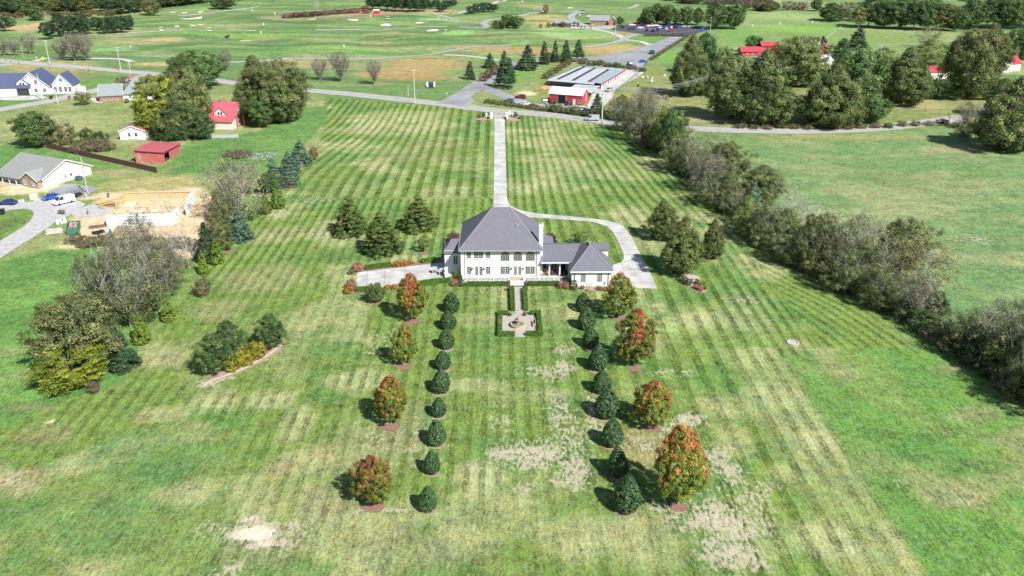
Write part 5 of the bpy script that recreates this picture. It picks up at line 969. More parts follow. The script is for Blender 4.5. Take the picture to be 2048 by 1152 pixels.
for a in [('yellow_tree', 325, 272, 150, 94, 'giant yellow green maple behind the white shed'), ('big_oak', 362, 274, 165, 92, 'giant green maple in the middle of the big group by the white shed'), ('big_oak_b', 378, 262, 138, 96, 'tallest brown tinged maple at the back of the big group'), ('dark_tree', 410, 278, 222, 48, 'dark brownish tree left of the red roofed brick house'), ('bush', 372, 279, 250, 40, 'low dark shrub under the giant maples, near the grey fence'), ('bush', 340, 282, 258, 40, 'low green shrub under the giant maples, middle'), ('bush', 316, 280, 264, 30, 'low green shrub right of the blue shaded shed side'), ('bush', 398, 277, 254, 30, 'low dark shrub above the grey fence'),
          ('green_tree', 395, 176, 104, 100, 'light green spreading tree behind the big maple group, by the road'), ('vase_tree', 453, 142, 100, 32, 'grey bare tree right of the light green spreading tree'), ('big_oak', 520, 240, 114, 104, 'giant dark oak right of the red roofed brick house, left one'), ('big_oak_b', 562, 244, 122, 104, 'giant brown tinged oak right of the red roofed brick house, right one'), ('green_tree', 519, 253, 192, 62, 'grey green tree at the foot of the giant dark oaks'), ('dark_tree', 585, 240, 168, 50, 'brownish tree on the right edge of the giant oaks'),
          ('green_tree', 75, 292, 226, 74, 'dense dark green tree at the left end of the brown fence'), ('olive_bush', 128, 290, 250, 52, 'olive brush right of the dense dark tree'), ('bush', 178, 290, 258, 30, 'dark cedar like shrub behind the brown fence'), ('bush', 203, 286, 264, 28, 'dark shrub behind the brown fence, near the white shed'), ('brown_bush', 165, 302, 283, 54, 'reddish brown brush along the brown fence, left'), ('brown_bush', 205, 302, 280, 50, 'reddish brown brush along the brown fence, right'),
          ('small_tree', 168, 210, 185, 36, 'small spreading green tree on the lawn between side road and brick ranch'), ('clipped_bush', 254, 206, 197, 9, 'small round green shrub at the brick ranch wall'), ('olive_bush', 246, 168, 155, 28, 'olive shrub behind the brick ranch house'), ('brown_bush', 475, 312, 302, 60, 'reddish brown thicket above the large half bare tree'), ('bush', 448, 256, 248, 10, 'tiny bush at the corner of the red roofed brick house'), ('olive_bush', 124, 428, 420, 14, 'weedy clump beside the pile of white bags')]:
    put(a[0], 'tree' if 'tree' in a[5].split(' at ')[0] or 'oak' in a[5] or 'maple,' in a[5] or a[0] in ('yellow_tree', 'big_oak', 'big_oak_b') else 'shrub', *a[1:6], 'tree' if a[0] not in ('bush', 'olive_bush', 'brown_bush', 'clipped_bush') else 'shrub', 'trees and shrubs round the left houses')

# ------------------------------------------------------------------ planting: right hedgerow
HK = ['twiggy_b', 'hedge_tree', 'hedge_tree_b', 'twiggy', 'hedge_tree', 'twiggy_b', 'big_oak_b', 'hedge_tree_b']; HR_ = []
for a in [('hedge_tree', 1252, 262, 205, 50, 'grey brown thicket tree at the road end of the hedgerow'), ('twiggy_b', 1283, 285, 183, 70, 'tall grey twiggy tree near the road end of the hedgerow'), ('purple_bush', 1300, 296, 250, 40, 'purplish brown bush under the tall grey twiggy tree'), ('hedge_tree_b', 1322, 302, 215, 60, 'yellow green tree near the road end of the hedgerow'), ('green_tree', 1340, 318, 220, 52, 'green tree right after the yellow green one in the hedgerow'),
          ('hedge_tree', 1352, 340, 268, 58, 'dark olive tree in the hedgerow, above the shadow on the striped lawn'), ('twiggy', 1390, 350, 262, 80, 'see-through grey tree standing in the hedgerow opposite the pin shaped shadow'), ('twiggy', 1425, 352, 265, 80, 'see-through olive tree on the pasture side of the hedgerow'), ('twiggy_b', 1400, 385, 300, 74, 'grey brown tree in the upper middle of the hedgerow'), ('olive_tree', 1450, 372, 288, 74, 'olive brown tree on the pasture side in the upper middle of the hedgerow'),
          ('hedge_tree', 1432, 412, 345, 66, 'dark tangled tree in the middle of the hedgerow'), ('big_oak_b', 1518, 410, 336, 80, 'round brownish green tree on the pasture side of the hedgerow'), ('spruce', 1505, 440, 362, 40, 'blue green conifer standing in the middle of the hedgerow'), ('twiggy', 1470, 440, 372, 66, 'grey tree left of the blue green conifer'), ('hedge_tree_b', 1488, 470, 392, 60, 'yellow green tree below the blue green conifer'),
          ('hedge_tree', 1530, 492, 412, 66, 'olive tree right below the yellow green hedgerow tree'), ('bare_tree', 1572, 488, 352, 100, 'tall bare tree with pale grey stems in the hedgerow'), ('bare_tree', 1600, 478, 380, 90, 'bare grey tree leaning to the pasture side'), ('hedge_tree', 1570, 525, 470, 60, 'low dark tree at the foot of the tall bare trees'), ('big_oak_b', 1640, 528, 430, 78, 'dense dark olive tree below the bare trees'), ('hedge_tree', 1618, 540, 455, 60, 'dark tree on the lawn side below the bare trees'),
          ('twiggy_b', 1700, 552, 432, 96, 'pinkish grey tree in the lower middle of the hedgerow'), ('olive_tree', 1800, 545, 440, 96, 'yellow olive tree on the pasture side in the lower middle'), ('hedge_tree', 1690, 585, 500, 70, 'dark tree under the pinkish grey one'), ('twiggy', 1760, 585, 462, 100, 'olive half bare tree in the lower hedgerow'), ('twiggy', 1848, 590, 480, 100, 'pinkish half bare tree on the pasture side of the lower hedgerow'), ('hedge_tree', 1752, 612, 540, 70, 'dark low tree on the lawn side of the lower hedgerow'),
          ('dark_tree', 1868, 640, 582, 40, 'dark leafy tree standing at the gap in the lower hedgerow'), ('twiggy_b', 1830, 640, 552, 70, 'grey tree just before the gap in the lower hedgerow'), ('hedge_tree', 1905, 690, 630, 80, 'broad low dark olive tree after the gap'), ('hedge_tree', 1960, 705, 628, 86, 'broad dark tree with flat top near the right edge'), ('twiggy_b', 2030, 700, 600, 100, 'pinkish brown tree cut by the right edge'), ('hedge_tree_b', 2000, 745, 660, 76, 'dark tree on the lawn side near the right edge'), ('hedge_tree', 2050, 790, 690, 90, 'dark olive tree in the corner at the right edge'), ('hedge_tree', 2040, 760, 640, 90, 'loose leafy tree overhanging at the right edge'), ('olive_tree', 2110, 830, 720, 110, 'olive tree just past the right edge')]:
    put(a[0], 'hedgerow_tree', *a[1:], 'tree', 'trees of the hedgerow along the striped lawn')
hp = [(a, b_) for a, b_ in HEDGE_PX]; n = 0
HKK = ['twiggy_b', 'hedge_tree_b', 'hedge_tree', 'olive_tree', 'twiggy_b', 'hedge_tree', 'twiggy']
for i in [q for q in range(20) if q not in (15, 16, 17)]:
    t = (i + .4) / 20 * 8.6; k = int(t); fr_ = t - k; px = hp[k][0] * (1 - fr_) + hp[k + 1][0] * fr_; py = hp[k][1] * (1 - fr_) + hp[k + 1][1] * fr_; sc = (py + 155) / 700; o_ = (34 + 22 * ((i * 7) % 5) / 4) * sc
    put(HKK[i % 7], 'hedgerow_tree', px + o_, py - 6 * sc, py - (56 + (i * 5) % 7 * 6) * sc, (54 + (i * 3) % 5 * 7) * sc, f'filler thicket tree on the pasture side of the hedgerow, {ORD[i]} from the road', 'tree', 'trees of the hedgerow along the striped lawn')
for i in range(len(hp) - 1):
    for k in range(3):
        t = (k + .5) / 3; px = hp[i][0] * (1 - t) + hp[i + 1][0] * t + 10; py = hp[i][1] * (1 - t) + hp[i + 1][1] * t - 3
        sc = (py + 155) / 700; put(['bush', 'brown_bush', 'olive_bush', 'bush'][n % 4], 'undergrowth_shrub', px, py, py - 24 * sc - (n % 3) * 4, 50 * sc, f"tangled undergrowth bush along the foot of the hedgerow, {ORD[n]} from the road", 'shrub', 'undergrowth of the hedgerow'); n += 1

# ------------------------------------------------------------------ planting: right top, oaks and farm
RG = 'oak grove on the right'
for a in [('big_oak', 1378, 192, 72, 74, 'tall narrow dark oak, leftmost of the oak grove'), ('dark_tree', 1405, 150, 66, 52, 'tall dark oak behind the leftmost one'), ('green_tree', 1440, 190, 96, 56, 'smaller oak between the leftmost oak and the broad ones'), ('big_oak_b', 1462, 238, 112, 92, 'broad olive oak in front, left one'), ('big_oak', 1520, 248, 104, 116, 'broad olive oak in front, second from the left'), ('big_oak_b', 1592, 172, 76, 102, 'round dark oak standing alone behind, in front of the red roofs'), ('big_oak', 1655, 252, 128, 112, 'broad olive oak in front, third from the left'), ('green_tree', 1700, 240, 100, 104, 'greener oak at the back right of the front group'),
          ('green_tree', 1745, 245, 195, 56, 'lower green tree at the right end of the front oaks'), ('bush', 1700, 252, 232, 46, 'yellow green shrubs at the feet of the front oaks, right', ), ('olive_bush', 1640, 254, 240, 46, 'yellow green shrubs at the feet of the front oaks, middle'), ('big_oak', 1806, 207, 98, 100, 'round oak with leaning visible trunk right of the grove'), ('big_oak_b', 1935, 196, 60, 108, 'largest olive oak beside the red roofed garage'), ('big_oak', 1972, 130, 48, 74, 'grey green oak behind the largest olive oak'), ('hedge_tree_b', 1860, 132, 78, 74, 'yellow green tree behind the red roofed garage'), ('twiggy', 1852, 96, 50, 54, 'sparse yellowish tree behind the yellow green one'),
          ('pine', 1712, 108, 56, 50, 'dark pine behind the grove, right one'), ('pine', 1684, 116, 76, 50, 'dark pine behind the grove, left one'), ('pine', 1645, 86, 72, 18, 'small dark conifer beside the navy roof'), ('green_tree', 1876, 198, 158, 42, 'small dark tree under the largest olive oak'), ('twiggy', 1778, 205, 155, 50, 'pinkish twiggy tree between the grove and the leaning oak'), ('hedge_tree_b', 1762, 140, 95, 50, 'yellow green sapling by the wires behind the leaning oak'), ('big_oak', 2015, 300, 155, 130, 'huge dark tree cut by the right edge below the road'), ('dark_tree', 1998, 235, 158, 60, 'dark tree on the left of the huge one at the right edge'),
          ('green_tree', 2040, 118, 60, 70, 'bright green tree behind the white house at the right edge'), ('twiggy_b', 1930, 256, 205, 46, 'sparse shrubby tree beside the bend of the road'), ('yellow_tree', 1974, 200, 176, 26, 'small bright yellow green tree on the lawn left of the dark trees'), ('twiggy', 1985, 188, 150, 40, 'sparse light green tree on the lawn near the white house'), ('green_tree', 1506, 104, 72, 38, 'grey brown round tree beside the red roofs'), ('hedge_tree', 1930, 272, 250, 40, 'low brush beside the road bend'), ('bush', 1965, 150, 130, 20, 'small dark bush beside the white house'), ('twiggy_b', 1240, 240, 196, 46, 'olive shrubby tree right of the storage yard lane'), ('twiggy_b', 1292, 240, 176, 50, 'pale grey twiggy tree above the road end of the hedgerow'), ('olive_bush', 1270, 236, 205, 46, 'olive brush beside the pale grey twiggy tree'), ('pine', 1193, 232, 187, 34, 'dark ragged cedar beside the red shed with white roof'), ('hedge_tree_b', 1245, 212, 190, 30, 'yellow green brush at the end of the storage lane')]:
    put(a[0], 'shrub' if 'bush' in a[0] else 'tree', *a[1:], 'tree' if 'bush' not in a[0] else 'shrub', RG)
FH = 'trees of the hedge behind the right hand fields'
for i, (px, py, pt, w, k) in enumerate([(1548, 20, 4, 30, 'dark_tree'), (1578, 20, 2, 30, 'wood_brown'), (1602, 20, 4, 30, 'wood_brown'), (1632, 22, -4, 24, 'dark_tree'), (1662, 42, 6, 54, 'dark_tree'), (1695, 42, 4, 50, 'wood_brown'), (1735, 54, -4, 56, 'wood_tree'), (1768, 57, 0, 56, 'green_tree'), (1798, 58, -6, 60, 'dark_tree'), (1826, 60, 4, 54, 'wood_tree'), (1856, 60, -4, 56, 'green_tree'), (1886, 61, 8, 52, 'wood_tree_b'), (1908, 62, 14, 44, 'green_tree'), (1940, 58, -2, 56, 'dark_tree'), (1972, 57, -6, 56, 'wood_tree'), (2006, 57, -10, 60, 'green_tree'), (2040, 56, -12, 60, 'wood_tree'), (2080, 54, -12, 60, 'dark_tree'), (1716, 56, 14, 36, 'wood_tree_b')]):
    put(k, 'tree', px, py, pt, w, f"{'brownish' if k == 'wood_brown' else 'dark green' if k != 'wood_tree_b' else 'olive'} tree of the top right field hedge, {ORD[i]} from the left" if i < 18 else 'olive tree at the left foot of the dark hedge trees at the top right', 'tree', FH)
rw = random.Random(4)
WB = 'brown autumn thicket at the top right edge'
for i in range(46):
    px = rw.uniform(1330, 1545); py = 2 + (px - 1330) / 215 * 22 - rw.uniform(-1, 14); put('wood_brown' if i % 5 else 'wood_tree_b', 'thicket_tree', px, max(py, -22), max(py, -22) - rw.uniform(13, 19), rw.uniform(22, 34), 'small tree of the brown autumn thicket behind the car park', 'tree', WB)
for i in range(70):
    px = rw.uniform(1560, 2300); py = rw.uniform(-32, -2) + (px - 1560) / 500 * 12; k = rw.choice(['wood_brown', 'wood_tree', 'wood_tree_b', 'wood_brown']); put(k, 'thicket_tree', px, py, py - rw.uniform(18, 28), rw.uniform(26, 40), 'tree of the distant wood along the top right edge', 'tree', 'distant wood along the top right edge')

# ------------------------------------------------------------------ planting: golf course
GG = 'trees of the golf course'
for i, (px, py, pt, w) in enumerate([(1297, 49, 14, 32), (1312, 47, 7, 36), (1334, 51, 10, 30), (1352, 50, 19, 24), (1373, 50, 13, 28), (1394, 50, 15, 26)]): put('dark_tree' if i % 2 else 'green_tree', 'tree', px, py, pt, w, f'dark green tree behind the car park, {ORD[i]} from the left', 'tree', 'tree row behind the car park')
for a in [('dark_tree', 1430, 58, 3, 46, 'dark green tree right of the car park, left one of two'), ('green_tree', 1468, 58, 9, 44, 'dark green tree right of the car park, right one of two'), ('dark_tree', 1239, 51, 33, 16, 'dark tree beside the clubhouse gable'), ('orange_bush', 1281, 46, 34, 16, 'yellow orange bush beyond the car park'), ('pine', 939.6, 159, 122, 27, 'dark pine left of the golf road'), ('pine', 980.5, 136, 106, 26, 'dark pine on the left bank of the golf road'), ('pine', 1008, 176, 117, 40, 'tall dark pine right of the golf road, nearest'), ('pine', 1009, 150, 101, 28, 'tall dark pine behind the nearest one by the golf road'), ('pine', 1020, 165, 115, 30, 'dark pine touching the right side of the nearest golf road pine'),
          ('pine', 1054, 140, 90, 42, 'broad dark pine on the bank, leftmost of the row of five'), ('pine', 1089, 128, 82, 25, 'dark pine in the bank row, second'), ('pine', 1109, 124, 81, 19, 'slim dark pine in the bank row, third'), ('pine', 1132, 122, 80, 25, 'dark pine in the bank row, fourth'), ('pine', 1157, 113, 79, 26, 'round dark pine at the right end of the bank row'), ('red_tree', 967, 163, 146, 20, 'dark red tree beside the golf road, nearest'), ('red_tree', 978, 156, 137, 20, 'dark red tree beside the golf road, middle'), ('red_tree', 990, 150, 131, 20, 'dark red tree beside the golf road, farthest'),
          ('vase_tree', 640, 160, 117, 38, 'bare vase shaped tree by the road, left one of three'), ('vase_tree', 683, 163, 104, 56, 'largest bare vase shaped tree by the road'), ('vase_tree', 749, 169, 121, 40, 'bare vase shaped tree by the road, right one of three'), ('vase_tree', 8, 111, 74, 30, 'bare grey tree at the far left, cut by the edge'), ('vase_tree', 30, 111, 78, 32, 'bare grey tree beside the one cut by the left edge'), ('vase_tree', 61, 108, 67, 38, 'bare grey tree left of the utility pole'), ('vase_tree', 124, 119, 80, 40, 'bare grey tree right of the utility pole, left of three'), ('vase_tree', 150, 122, 66, 54, 'bare grey tree right of the utility pole, middle of three'), ('vase_tree', 173, 121, 66, 52, 'bare grey tree right of the utility pole, right of three'),
          ('round_pine', 9, 62, 34, 40, 'round dark pine at the left edge above the bare trees'), ('round_pine', 98, 79, 44, 30, 'dark pine in the clump above the bare trees, nearest'), ('round_pine', 118, 74, 38, 30, 'yellowish dark pine in the clump above the bare trees'), ('round_pine', 140, 70, 32, 36, 'dark pine in the middle of the clump above the bare trees'), ('round_pine', 160, 68, 31, 38, 'green pine at the right of the clump above the bare trees'), ('round_pine', 172, 69, 36, 32, 'dark pine between the clump and the single pine'), ('round_pine', 195, 62, 34, 22, 'single slim pine between the two clumps'),
          ('round_pine', 214, 68, 35, 28, 'dark pine in the right clump, first'), ('round_pine', 228, 67, 33, 28, 'dark pine in the right clump, second'), ('round_pine', 245, 66, 32, 28, 'dark pine in the right clump, third'), ('round_pine', 260, 60, 31, 26, 'dark pine at the right end of the right clump'), ('round_pine', 115, 42, 26, 20, 'small round tree below the wood at the top left'), ('olive_tree', 303, 31, -2, 36, 'pale olive tree in front of the wood at the top left'), ('dark_tree', 445, 18, -4, 44, 'dark tree at the right end of the wood at the top left'), ('bare_tree', 634, 25, -2, 24, 'white bare tree in the reddish rough'), ('red_tree', 733, 27, 11, 22, 'brownish bush tree left of the small red shelter'), ('dark_tree', 73, 41, 8, 30, 'dark green tree left of the bare white one below the wood'), ('bare_tree', 92, 42, 19, 24, 'bare white tree below the wood at the top left'),
          ('dark_tree', 992, 56, 40, 16, 'small tree left of the round oak group'), ('dark_tree', 1003, 58, 41, 18, 'small brownish tree before the round oak group'), ('green_tree', 1015, 55, 29, 28, 'round dark oak on the course, left one'), ('green_tree', 1033, 57, 32, 26, 'round dark oak on the course, right one'), ('small_tree', 995, 61, 46, 7, 'tiny tree in front of the round oak group'), ('red_tree', 1091, 27, 9, 12, 'small reddish tree on the course below the cart path'), ('red_tree', 1081, 56, 47, 7, 'tiny dark red tree at the left end of the practice green'), ('red_tree', 1097, 55, 45, 9, 'tiny dark red tree left of the cart barn'), ('red_tree', 1108, 54, 45, 10, 'tiny dark red tree before the cart barn, left'), ('red_tree', 1126, 54, 43, 13, 'dark red tree before the cart barn, right'), ('red_tree', 1148, 52, 43, 9, 'tiny dark red tree right of the cart barn'), ('red_tree', 1155, 53, 44, 7, 'tiny dark red tree farthest right of the cart barn')]:
    put(a[0], 'pine_tree' if 'pine' in a[0] else 'tree', *a[1:], 'tree', GG)
for i, (px, py, pt) in enumerate([(745, 19, -8), (760, 19, -10), (775, 20, -10), (790, 22, -10), (805, 23, -9), (820, 24, -8), (836, 24, -8), (846, 23, -6)]): put('round_pine', 'pine_tree', px, py, pt, 28, f'dark pine of the dense stand at the top centre, {ORD[i]} from the left', 'tree', 'pine stand at the top centre')
for i, (px, py, pt) in enumerate([(860, 18, 5), (872, 17, 0), (883, 24, 9), (893, 18, 1), (905, 14, 0)]): put('round_pine', 'pine_tree', px, py, pt, 20, f'dark pine of the small group right of the dense stand, {ORD[i]} from the left', 'tree', 'small pine group')
for i, (px, py, pt) in enumerate([(942, 28, 12), (953, 27, 7), (967, 25, 5), (977, 24, 6), (987, 24, 8), (849, 8, -8)]): put('round_pine', 'pine_tree', px, py, pt, 18, f'dark round pine of the group beside the pale path, {ORD[i]} from the left' if i < 5 else 'dark pine behind the dense stand at the top centre', 'tree', 'pine group by the path')
for i in range(240):
    px = rw.uniform(-160, 470); base = np.interp(px, [-160, 0, 60, 110, 250, 330, 430, 480], [10, 24, 34, 24, 28, 15, 6, 2]); d = rw.random() ** 1.8 * 42; py = base - d
    put(rw.choice(['wood_tree', 'wood_tree', 'wood_tree_b']), 'wood_tree', px, py, py - rw.uniform(26, 36), rw.uniform(26, 40), 'tall tree of the mixed wood along the top left edge', 'tree', 'mixed wood along the top left edge')
for i in range(60):
    px = rw.uniform(430, 1330); py = rw.uniform(-34, -10); put(rw.choice(['wood_tree', 'dark_tree', 'wood_brown']), 'wood_tree', px, py, py - rw.uniform(14, 22), rw.uniform(20, 30), 'tree of the distant wood beyond the golf course', 'tree', 'distant wood beyond the golf course')
for i in range(16):
    px = 10 + i * 15; put('olive_bush' if i % 3 else 'brown_bush', 'scrub', px, 32 + (i % 3) * 2 - i * .3, 24 + (i % 2) * 3 - i * .3, 22, f'scrub at the foot of the wood at the top left, {ORD[i]} from the left', 'shrub', 'scrub below the wood')
for i in range(8): put('purple_bush' if i % 2 else 'brown_bush', 'scrub', 575 + i * 19, 36 - i * 1.5, 27 - i * 1.5, 26, f'reddish brown brush on the rough near the bare white tree, {ORD[i]} from the left', 'shrub', 'brush in the rough')
for i in range(12): put(['olive_bush', 'brown_bush', 'bush'][i % 3], 'scrub', 1100 + i * 0 + i * 16.5, 118 + (i % 3) * 2 + i * 1.9, 106 + i * 2.4 + (i % 2) * 3, 22, f'scrub behind the storage units, {ORD[i]} from the left', 'shrub', 'scrub behind the storage units')
for i in range(6): put(['olive_bush', 'brown_bush'][i % 2], 'scrub', 1092 + i * 9, 157 - i * 5.4, 146 - i * 5.6, 17, f'scrub along the left side of the storage units, {ORD[i]} from the near corner', 'shrub', 'scrub left of the storage units')
for i in range(14): put(['olive_bush', 'bush', 'yellow_bush', 'olive_bush'][i % 4] if i % 4 != 2 else 'hedge_tree_b', 'scrub', 1095 + i * 11, 222 + i * 1.5, 211 + i * 1.3 - (i % 3) * 2, 20, f'weedy scrub between the road and the farm lane, {ORD[i]} from the left', 'shrub', 'scrub along the farm lane')
for i in range(9): put('brown_bush' if i % 2 else 'olive_bush', 'scrub', 975 + i * 13, 206 + i * 1.8, 198 + i * 1.8, 16, f'low white flowered weeds on the verge triangle, {ORD[i]} from the left', 'shrub', 'weeds on the verge')
for i in range(10): put('brown_bush', 'scrub', 1292 + i * 8.2, 72 + (i % 2) * .6, 67, 10, f'low hedge plant on the near edge of the car park, {ORD[i]} from the left', 'shrub', 'low hedge of the car park')
for i in range(12): put('brown_bush' if i % 2 else 'olive_bush', 'scrub', 1375 - i * 6.5, 74 + i * 4.2, 69 + i * 4.1, 10, f'dry shrub along the fence of the golf road, {ORD[i]} from the car park', 'shrub', 'shrubs along the golf road fence')
for i in range(16): put(['olive_bush', 'yellow_bush', 'brown_bush', 'bush'][i % 4] if i % 4 != 1 else 'olive_bush', 'scrub', 1480 + i * 27, 256 + (i % 3) - (i > 9) * (i - 9) * 1.5, 247 + (i % 3) * 1.5 - (i > 9) * (i - 9) * 1.5, 24, f'weedy shrub on the far verge of the right hand road, {ORD[i]} from the left', 'shrub', 'weeds on the far verge')
# ------------------------------------------------------------------ other buildings
REDM = rib_mat("red_metal_roof", (.48, .11, .135), 'X', .5, .45, .18); NAVY = rib_mat("navy_shingle", (.075, .09, .17), 'Z', .25, .8, .3); GREYS = rib_mat("grey_shingle", (.27, .27, .26), 'Z', .25, .85, .35); GRN = rib_mat("weathered_shingle", (.24, .27, .27), 'Z', .3, .85, .25)
BRICK = mat("red_brick", (.36, .15, .10), .9, .25, 4); BRICKT = mat("tan_brick", (.33, .27, .21), .9, .3, 4); SIDING = rib_mat("cream_siding", (.66, .63, .56), 'Z', .22, .7, .1); REDW = rib_mat("red_metal_wall", (.48, .05, .06), 'X', .4, .5, .25)
OLDRED = rib_mat("weathered_red_boards", (.45, .11, .1), 'X', .45, .85, .35, rust=(.38, .33, .30)); OLDREDY = rib_mat("faded_red_boards", (.50, .12, .12), 'Y', .45, .85, .3, rust=(.4, .25, .22)); TIN = rib_mat("galvanised_roof", (.50, .53, .55), 'X', .9, .4, .15, rust=(.36, .30, .25), spec=.5); WTIN = rib_mat("white_metal_roof", (.78, .80, .84), 'X', .6, .35, .12, spec=.5)
def gable_block(root, x0, x1, y0, y1, he, hr, wall, roof, axis='x', over=.45, rm=None, heb=None, nm='wall', th=.2):
    """walls with gable ends and a two sided roof, ridge along axis; heb: eave height at the far side"""
    b = MB(); heb = he if heb is None else heb
    if axis == 'x':
        m_ = rm if rm is not None else (y0 + y1) / 2; b.prism([(y0, 0), (y1, 0), (y1, heb - .02), (m_, hr - .12), (y0, he - .02)], 'x', x0, x1)
    else:
        m_ = rm if rm is not None else (x0 + x1) / 2; b.prism([(x0, 0), (x1, 0), (x1, heb - .02), (m_, hr - .12), (x0, he - .02)], 'y', y0, y1)
    w = b.build(nm, wall, root); b = MB()
    lo, hi = (y0, y1) if axis == 'x' else (x0, x1); s0 = (hr - he) / (m_ - lo); s1 = (hr - heb) / (hi - m_)
    pts = [(lo - over, he - over * s0 + .1), (m_, hr + .1), (hi + over, heb - over * s1 + .1), (hi + over, heb - over * s1 + .1 - th), (m_, hr + .1 - th), (lo - over, he - over * s0 + .1 - th)]
    if axis == 'x': b.prism(pts, 'x', x0 - over, x1 + over)
    else: b.prism(pts, 'y', y0 - over, y1 + over)
    r = b.build('roof', roof, root)
    for e in ((x0 - over - .06, x0 - over - .003), (x1 + over + .003, x1 + over + .06)) if axis == 'x' else ((y0 - over - .06, y0 - over - .003), (y1 + over + .003, y1 + over + .06)): t = MB(); t.prism([(a, z + .02) for a, z in pts[:3]] + [(a, z - .1) for a, z in pts[3:]], axis, *e); t.build('rake_trim', WHITE, r)
    return w, r
def W_(root, a0, a1, z0, z1, y, n=2, m_=2, **k): return window(root, a0, a1, z0, z1, y, n, m_, **k)
def box_part(root, nm, m_, *bx): b = MB(); b.box(*bx); return b.build(nm, m_, root)
def corner(A, B, name, label, cat='house'):
    """root at the near right corner A, local +y towards the far corner B"""
    a = G(*A); b = G(*B); d = (b[0] - a[0], b[1] - a[1]); D = math.hypot(*d); return empty(name, (a[0], a[1], a[2]), math.atan2(-d[0], d[1]), label, cat), D
def LBOX(parent, nm, m_, *bs):
    b = MB(); [b.box(*q) for q in bs]; return b.build(nm, m_, parent)
# new ranch house, grey roof
r, D = corner((88, 376), (184, 348), 'ranch_house', 'new cream ranch house with grey shingle roof and white garage door')
gable_block(r, -18, 0, 0, D, 2.7, 6.4, SIDING, GREYS, 'x', .5)
gable_block(r, -7.2, -.4, -1.4, 5.5, 2.5, 4.6, BRICKT, GREYS, 'y', .35, nm='brick_gable')
LBOX(r, 'garage_door', WHITE, (.003, .9, .05, .06, 6.6, 2.3)); W_(r, -6.1, -5.3, .8, 2, -1.4); W_(r, -2.6, -1.8, .8, 2, -1.4); W_(r, 9, 9.7, 1.2, 2, 0, 1, 1, axis='x', side=1); W_(r, 7.2, 7.6, 1.2, 1.9, 0, 1, 1, axis='x', side=1)
for a in (-16, -13.4, -10.8): W_(r, a, a + 1.2, 1, 2.2, 0)
for a in (-17.8, -15, -12, -9): LBOX(r, 'porch_post', WHITE, (a, -2, 0, a + .18, -1.8, 2.3))
b = MB(); b.add([(-18.5, -2.3, 2.35), (-7.5, -2.3, 2.35), (-7.5, .2, 3.0), (-18.5, .2, 3.0), (-18.5, -2.3, 2.2), (-7.5, -2.3, 2.2), (-7.5, .2, 2.85), (-18.5, .2, 2.85)], [(0, 1, 2, 3), (7, 6, 5, 4), (0, 4, 5, 1), (1, 5, 6, 2), (2, 6, 7, 3), (3, 7, 4, 0)]); b.build('porch_roof', GREYS, r); LBOX(r, 'porch_floor', CONC, (-18, -2.2, 0, -7.5, -.003, .2))
# white farmhouse with navy roof
x, y, z = G(68, 189); r = empty('farmhouse', (x, y, 0), math.radians(6), 'white farmhouse with navy shingle roofs and dark garage opening at the far left', 'house')
gable_block(r, -7, 7, 0, 14, 3.6, 9.6, WHITE, NAVY, 'y', .5); gable_block(r, 7.3, 15.6, 2.5, 13, 3.6, 8.2, WHITE, NAVY, 'y', .4); gable_block(r, -27, -.6, -1.2, 11, 3.7, 8.6, WHITE, NAVY, 'x', .5)
LBOX(r, 'garage_shade_panel', DGLASS, (-6.3, -1.26, .05, -1.2, -1.205, 2.9)); W_(r, 1.2, 2.4, 4.6, 6.2, 0, glass=DGLASS); W_(r, .6, 1.9, 1, 2.6, 0, glass=DGLASS); W_(r, 4.2, 5.5, 1, 2.6, 0, glass=DGLASS)  # dark panel on the solid wall stands for shade inside the garage
W_(r, 10.8, 12, 5, 6.4, 2.5, glass=DGLASS)
for a in (7.9, 10, 12.2, 14): W_(r, a, a + 1.2, .5, 2.7, 2.5, glass=DGLASS)
for a in (-22, -17): W_(r, a, a + 1, 1.4, 2.4, -1.2, glass=DGLASS)
b = MB(); b.prism([(-6.2, 3.9), (-1.6, 3.9), (-1.6, 5.0), (-3.9, 6.9), (-6.2, 5.0)], 'y', -.4, 3.4); dm = b.build('dormer', WHITE, r); b = MB(); b.gable(-6.6, -.7, -1.2, 4.4, 4.95, 7.15, 'y', .18); b.build('dormer_roof', NAVY, dm); LBOX(dm, 'dormer_window', DGLASS, (-4.9, -.45, 4.4, -4.1, -.405, 5.3), (-3.7, -.45, 4.4, -2.9, -.405, 5.3))
LBOX(r, 'porch_floor', CONC, (6.8, -.6, 0, 16.2, 2.45, .3)); LBOX(r, 'white_fence_wall', WHITE, (16.2, 6, 0, 20, 6.2, 2.3))
# brick ranch house with weathered roofs
x, y, z = G(200, 204); r = empty('brick_house', (x, y, 0), math.radians(14), 'low red brick house with weathered grey roofs beside the giant maples', 'house')
gable_block(r, 0, 9, 0, 9, 2.8, 6.6, BRICK, GRN, 'x', .45); b = MB(); b.box(9.1, 1, 0, 22, 11, 2.7); b.build('wall', SIDING, r); b = MB(); b.hip(8.6, .4, 22.5, 11.6, 2.75, 8.4, 14, 6, 17, 6); b.build('roof', GRN, r)
for a in (1.5, 3.9, 6.2): W_(r, a, a + 1.1, .7, 2.1, 0)
W_(r, 11.5, 12.5, 1, 2.1, 1); LBOX(r, 'air_conditioner', STEEL, (10, -.4, 0, 11, .5, .9)); gable_block(r, 18, 24, 9, 15, 3, 6.2, WHITE, GRN, 'y', .4)
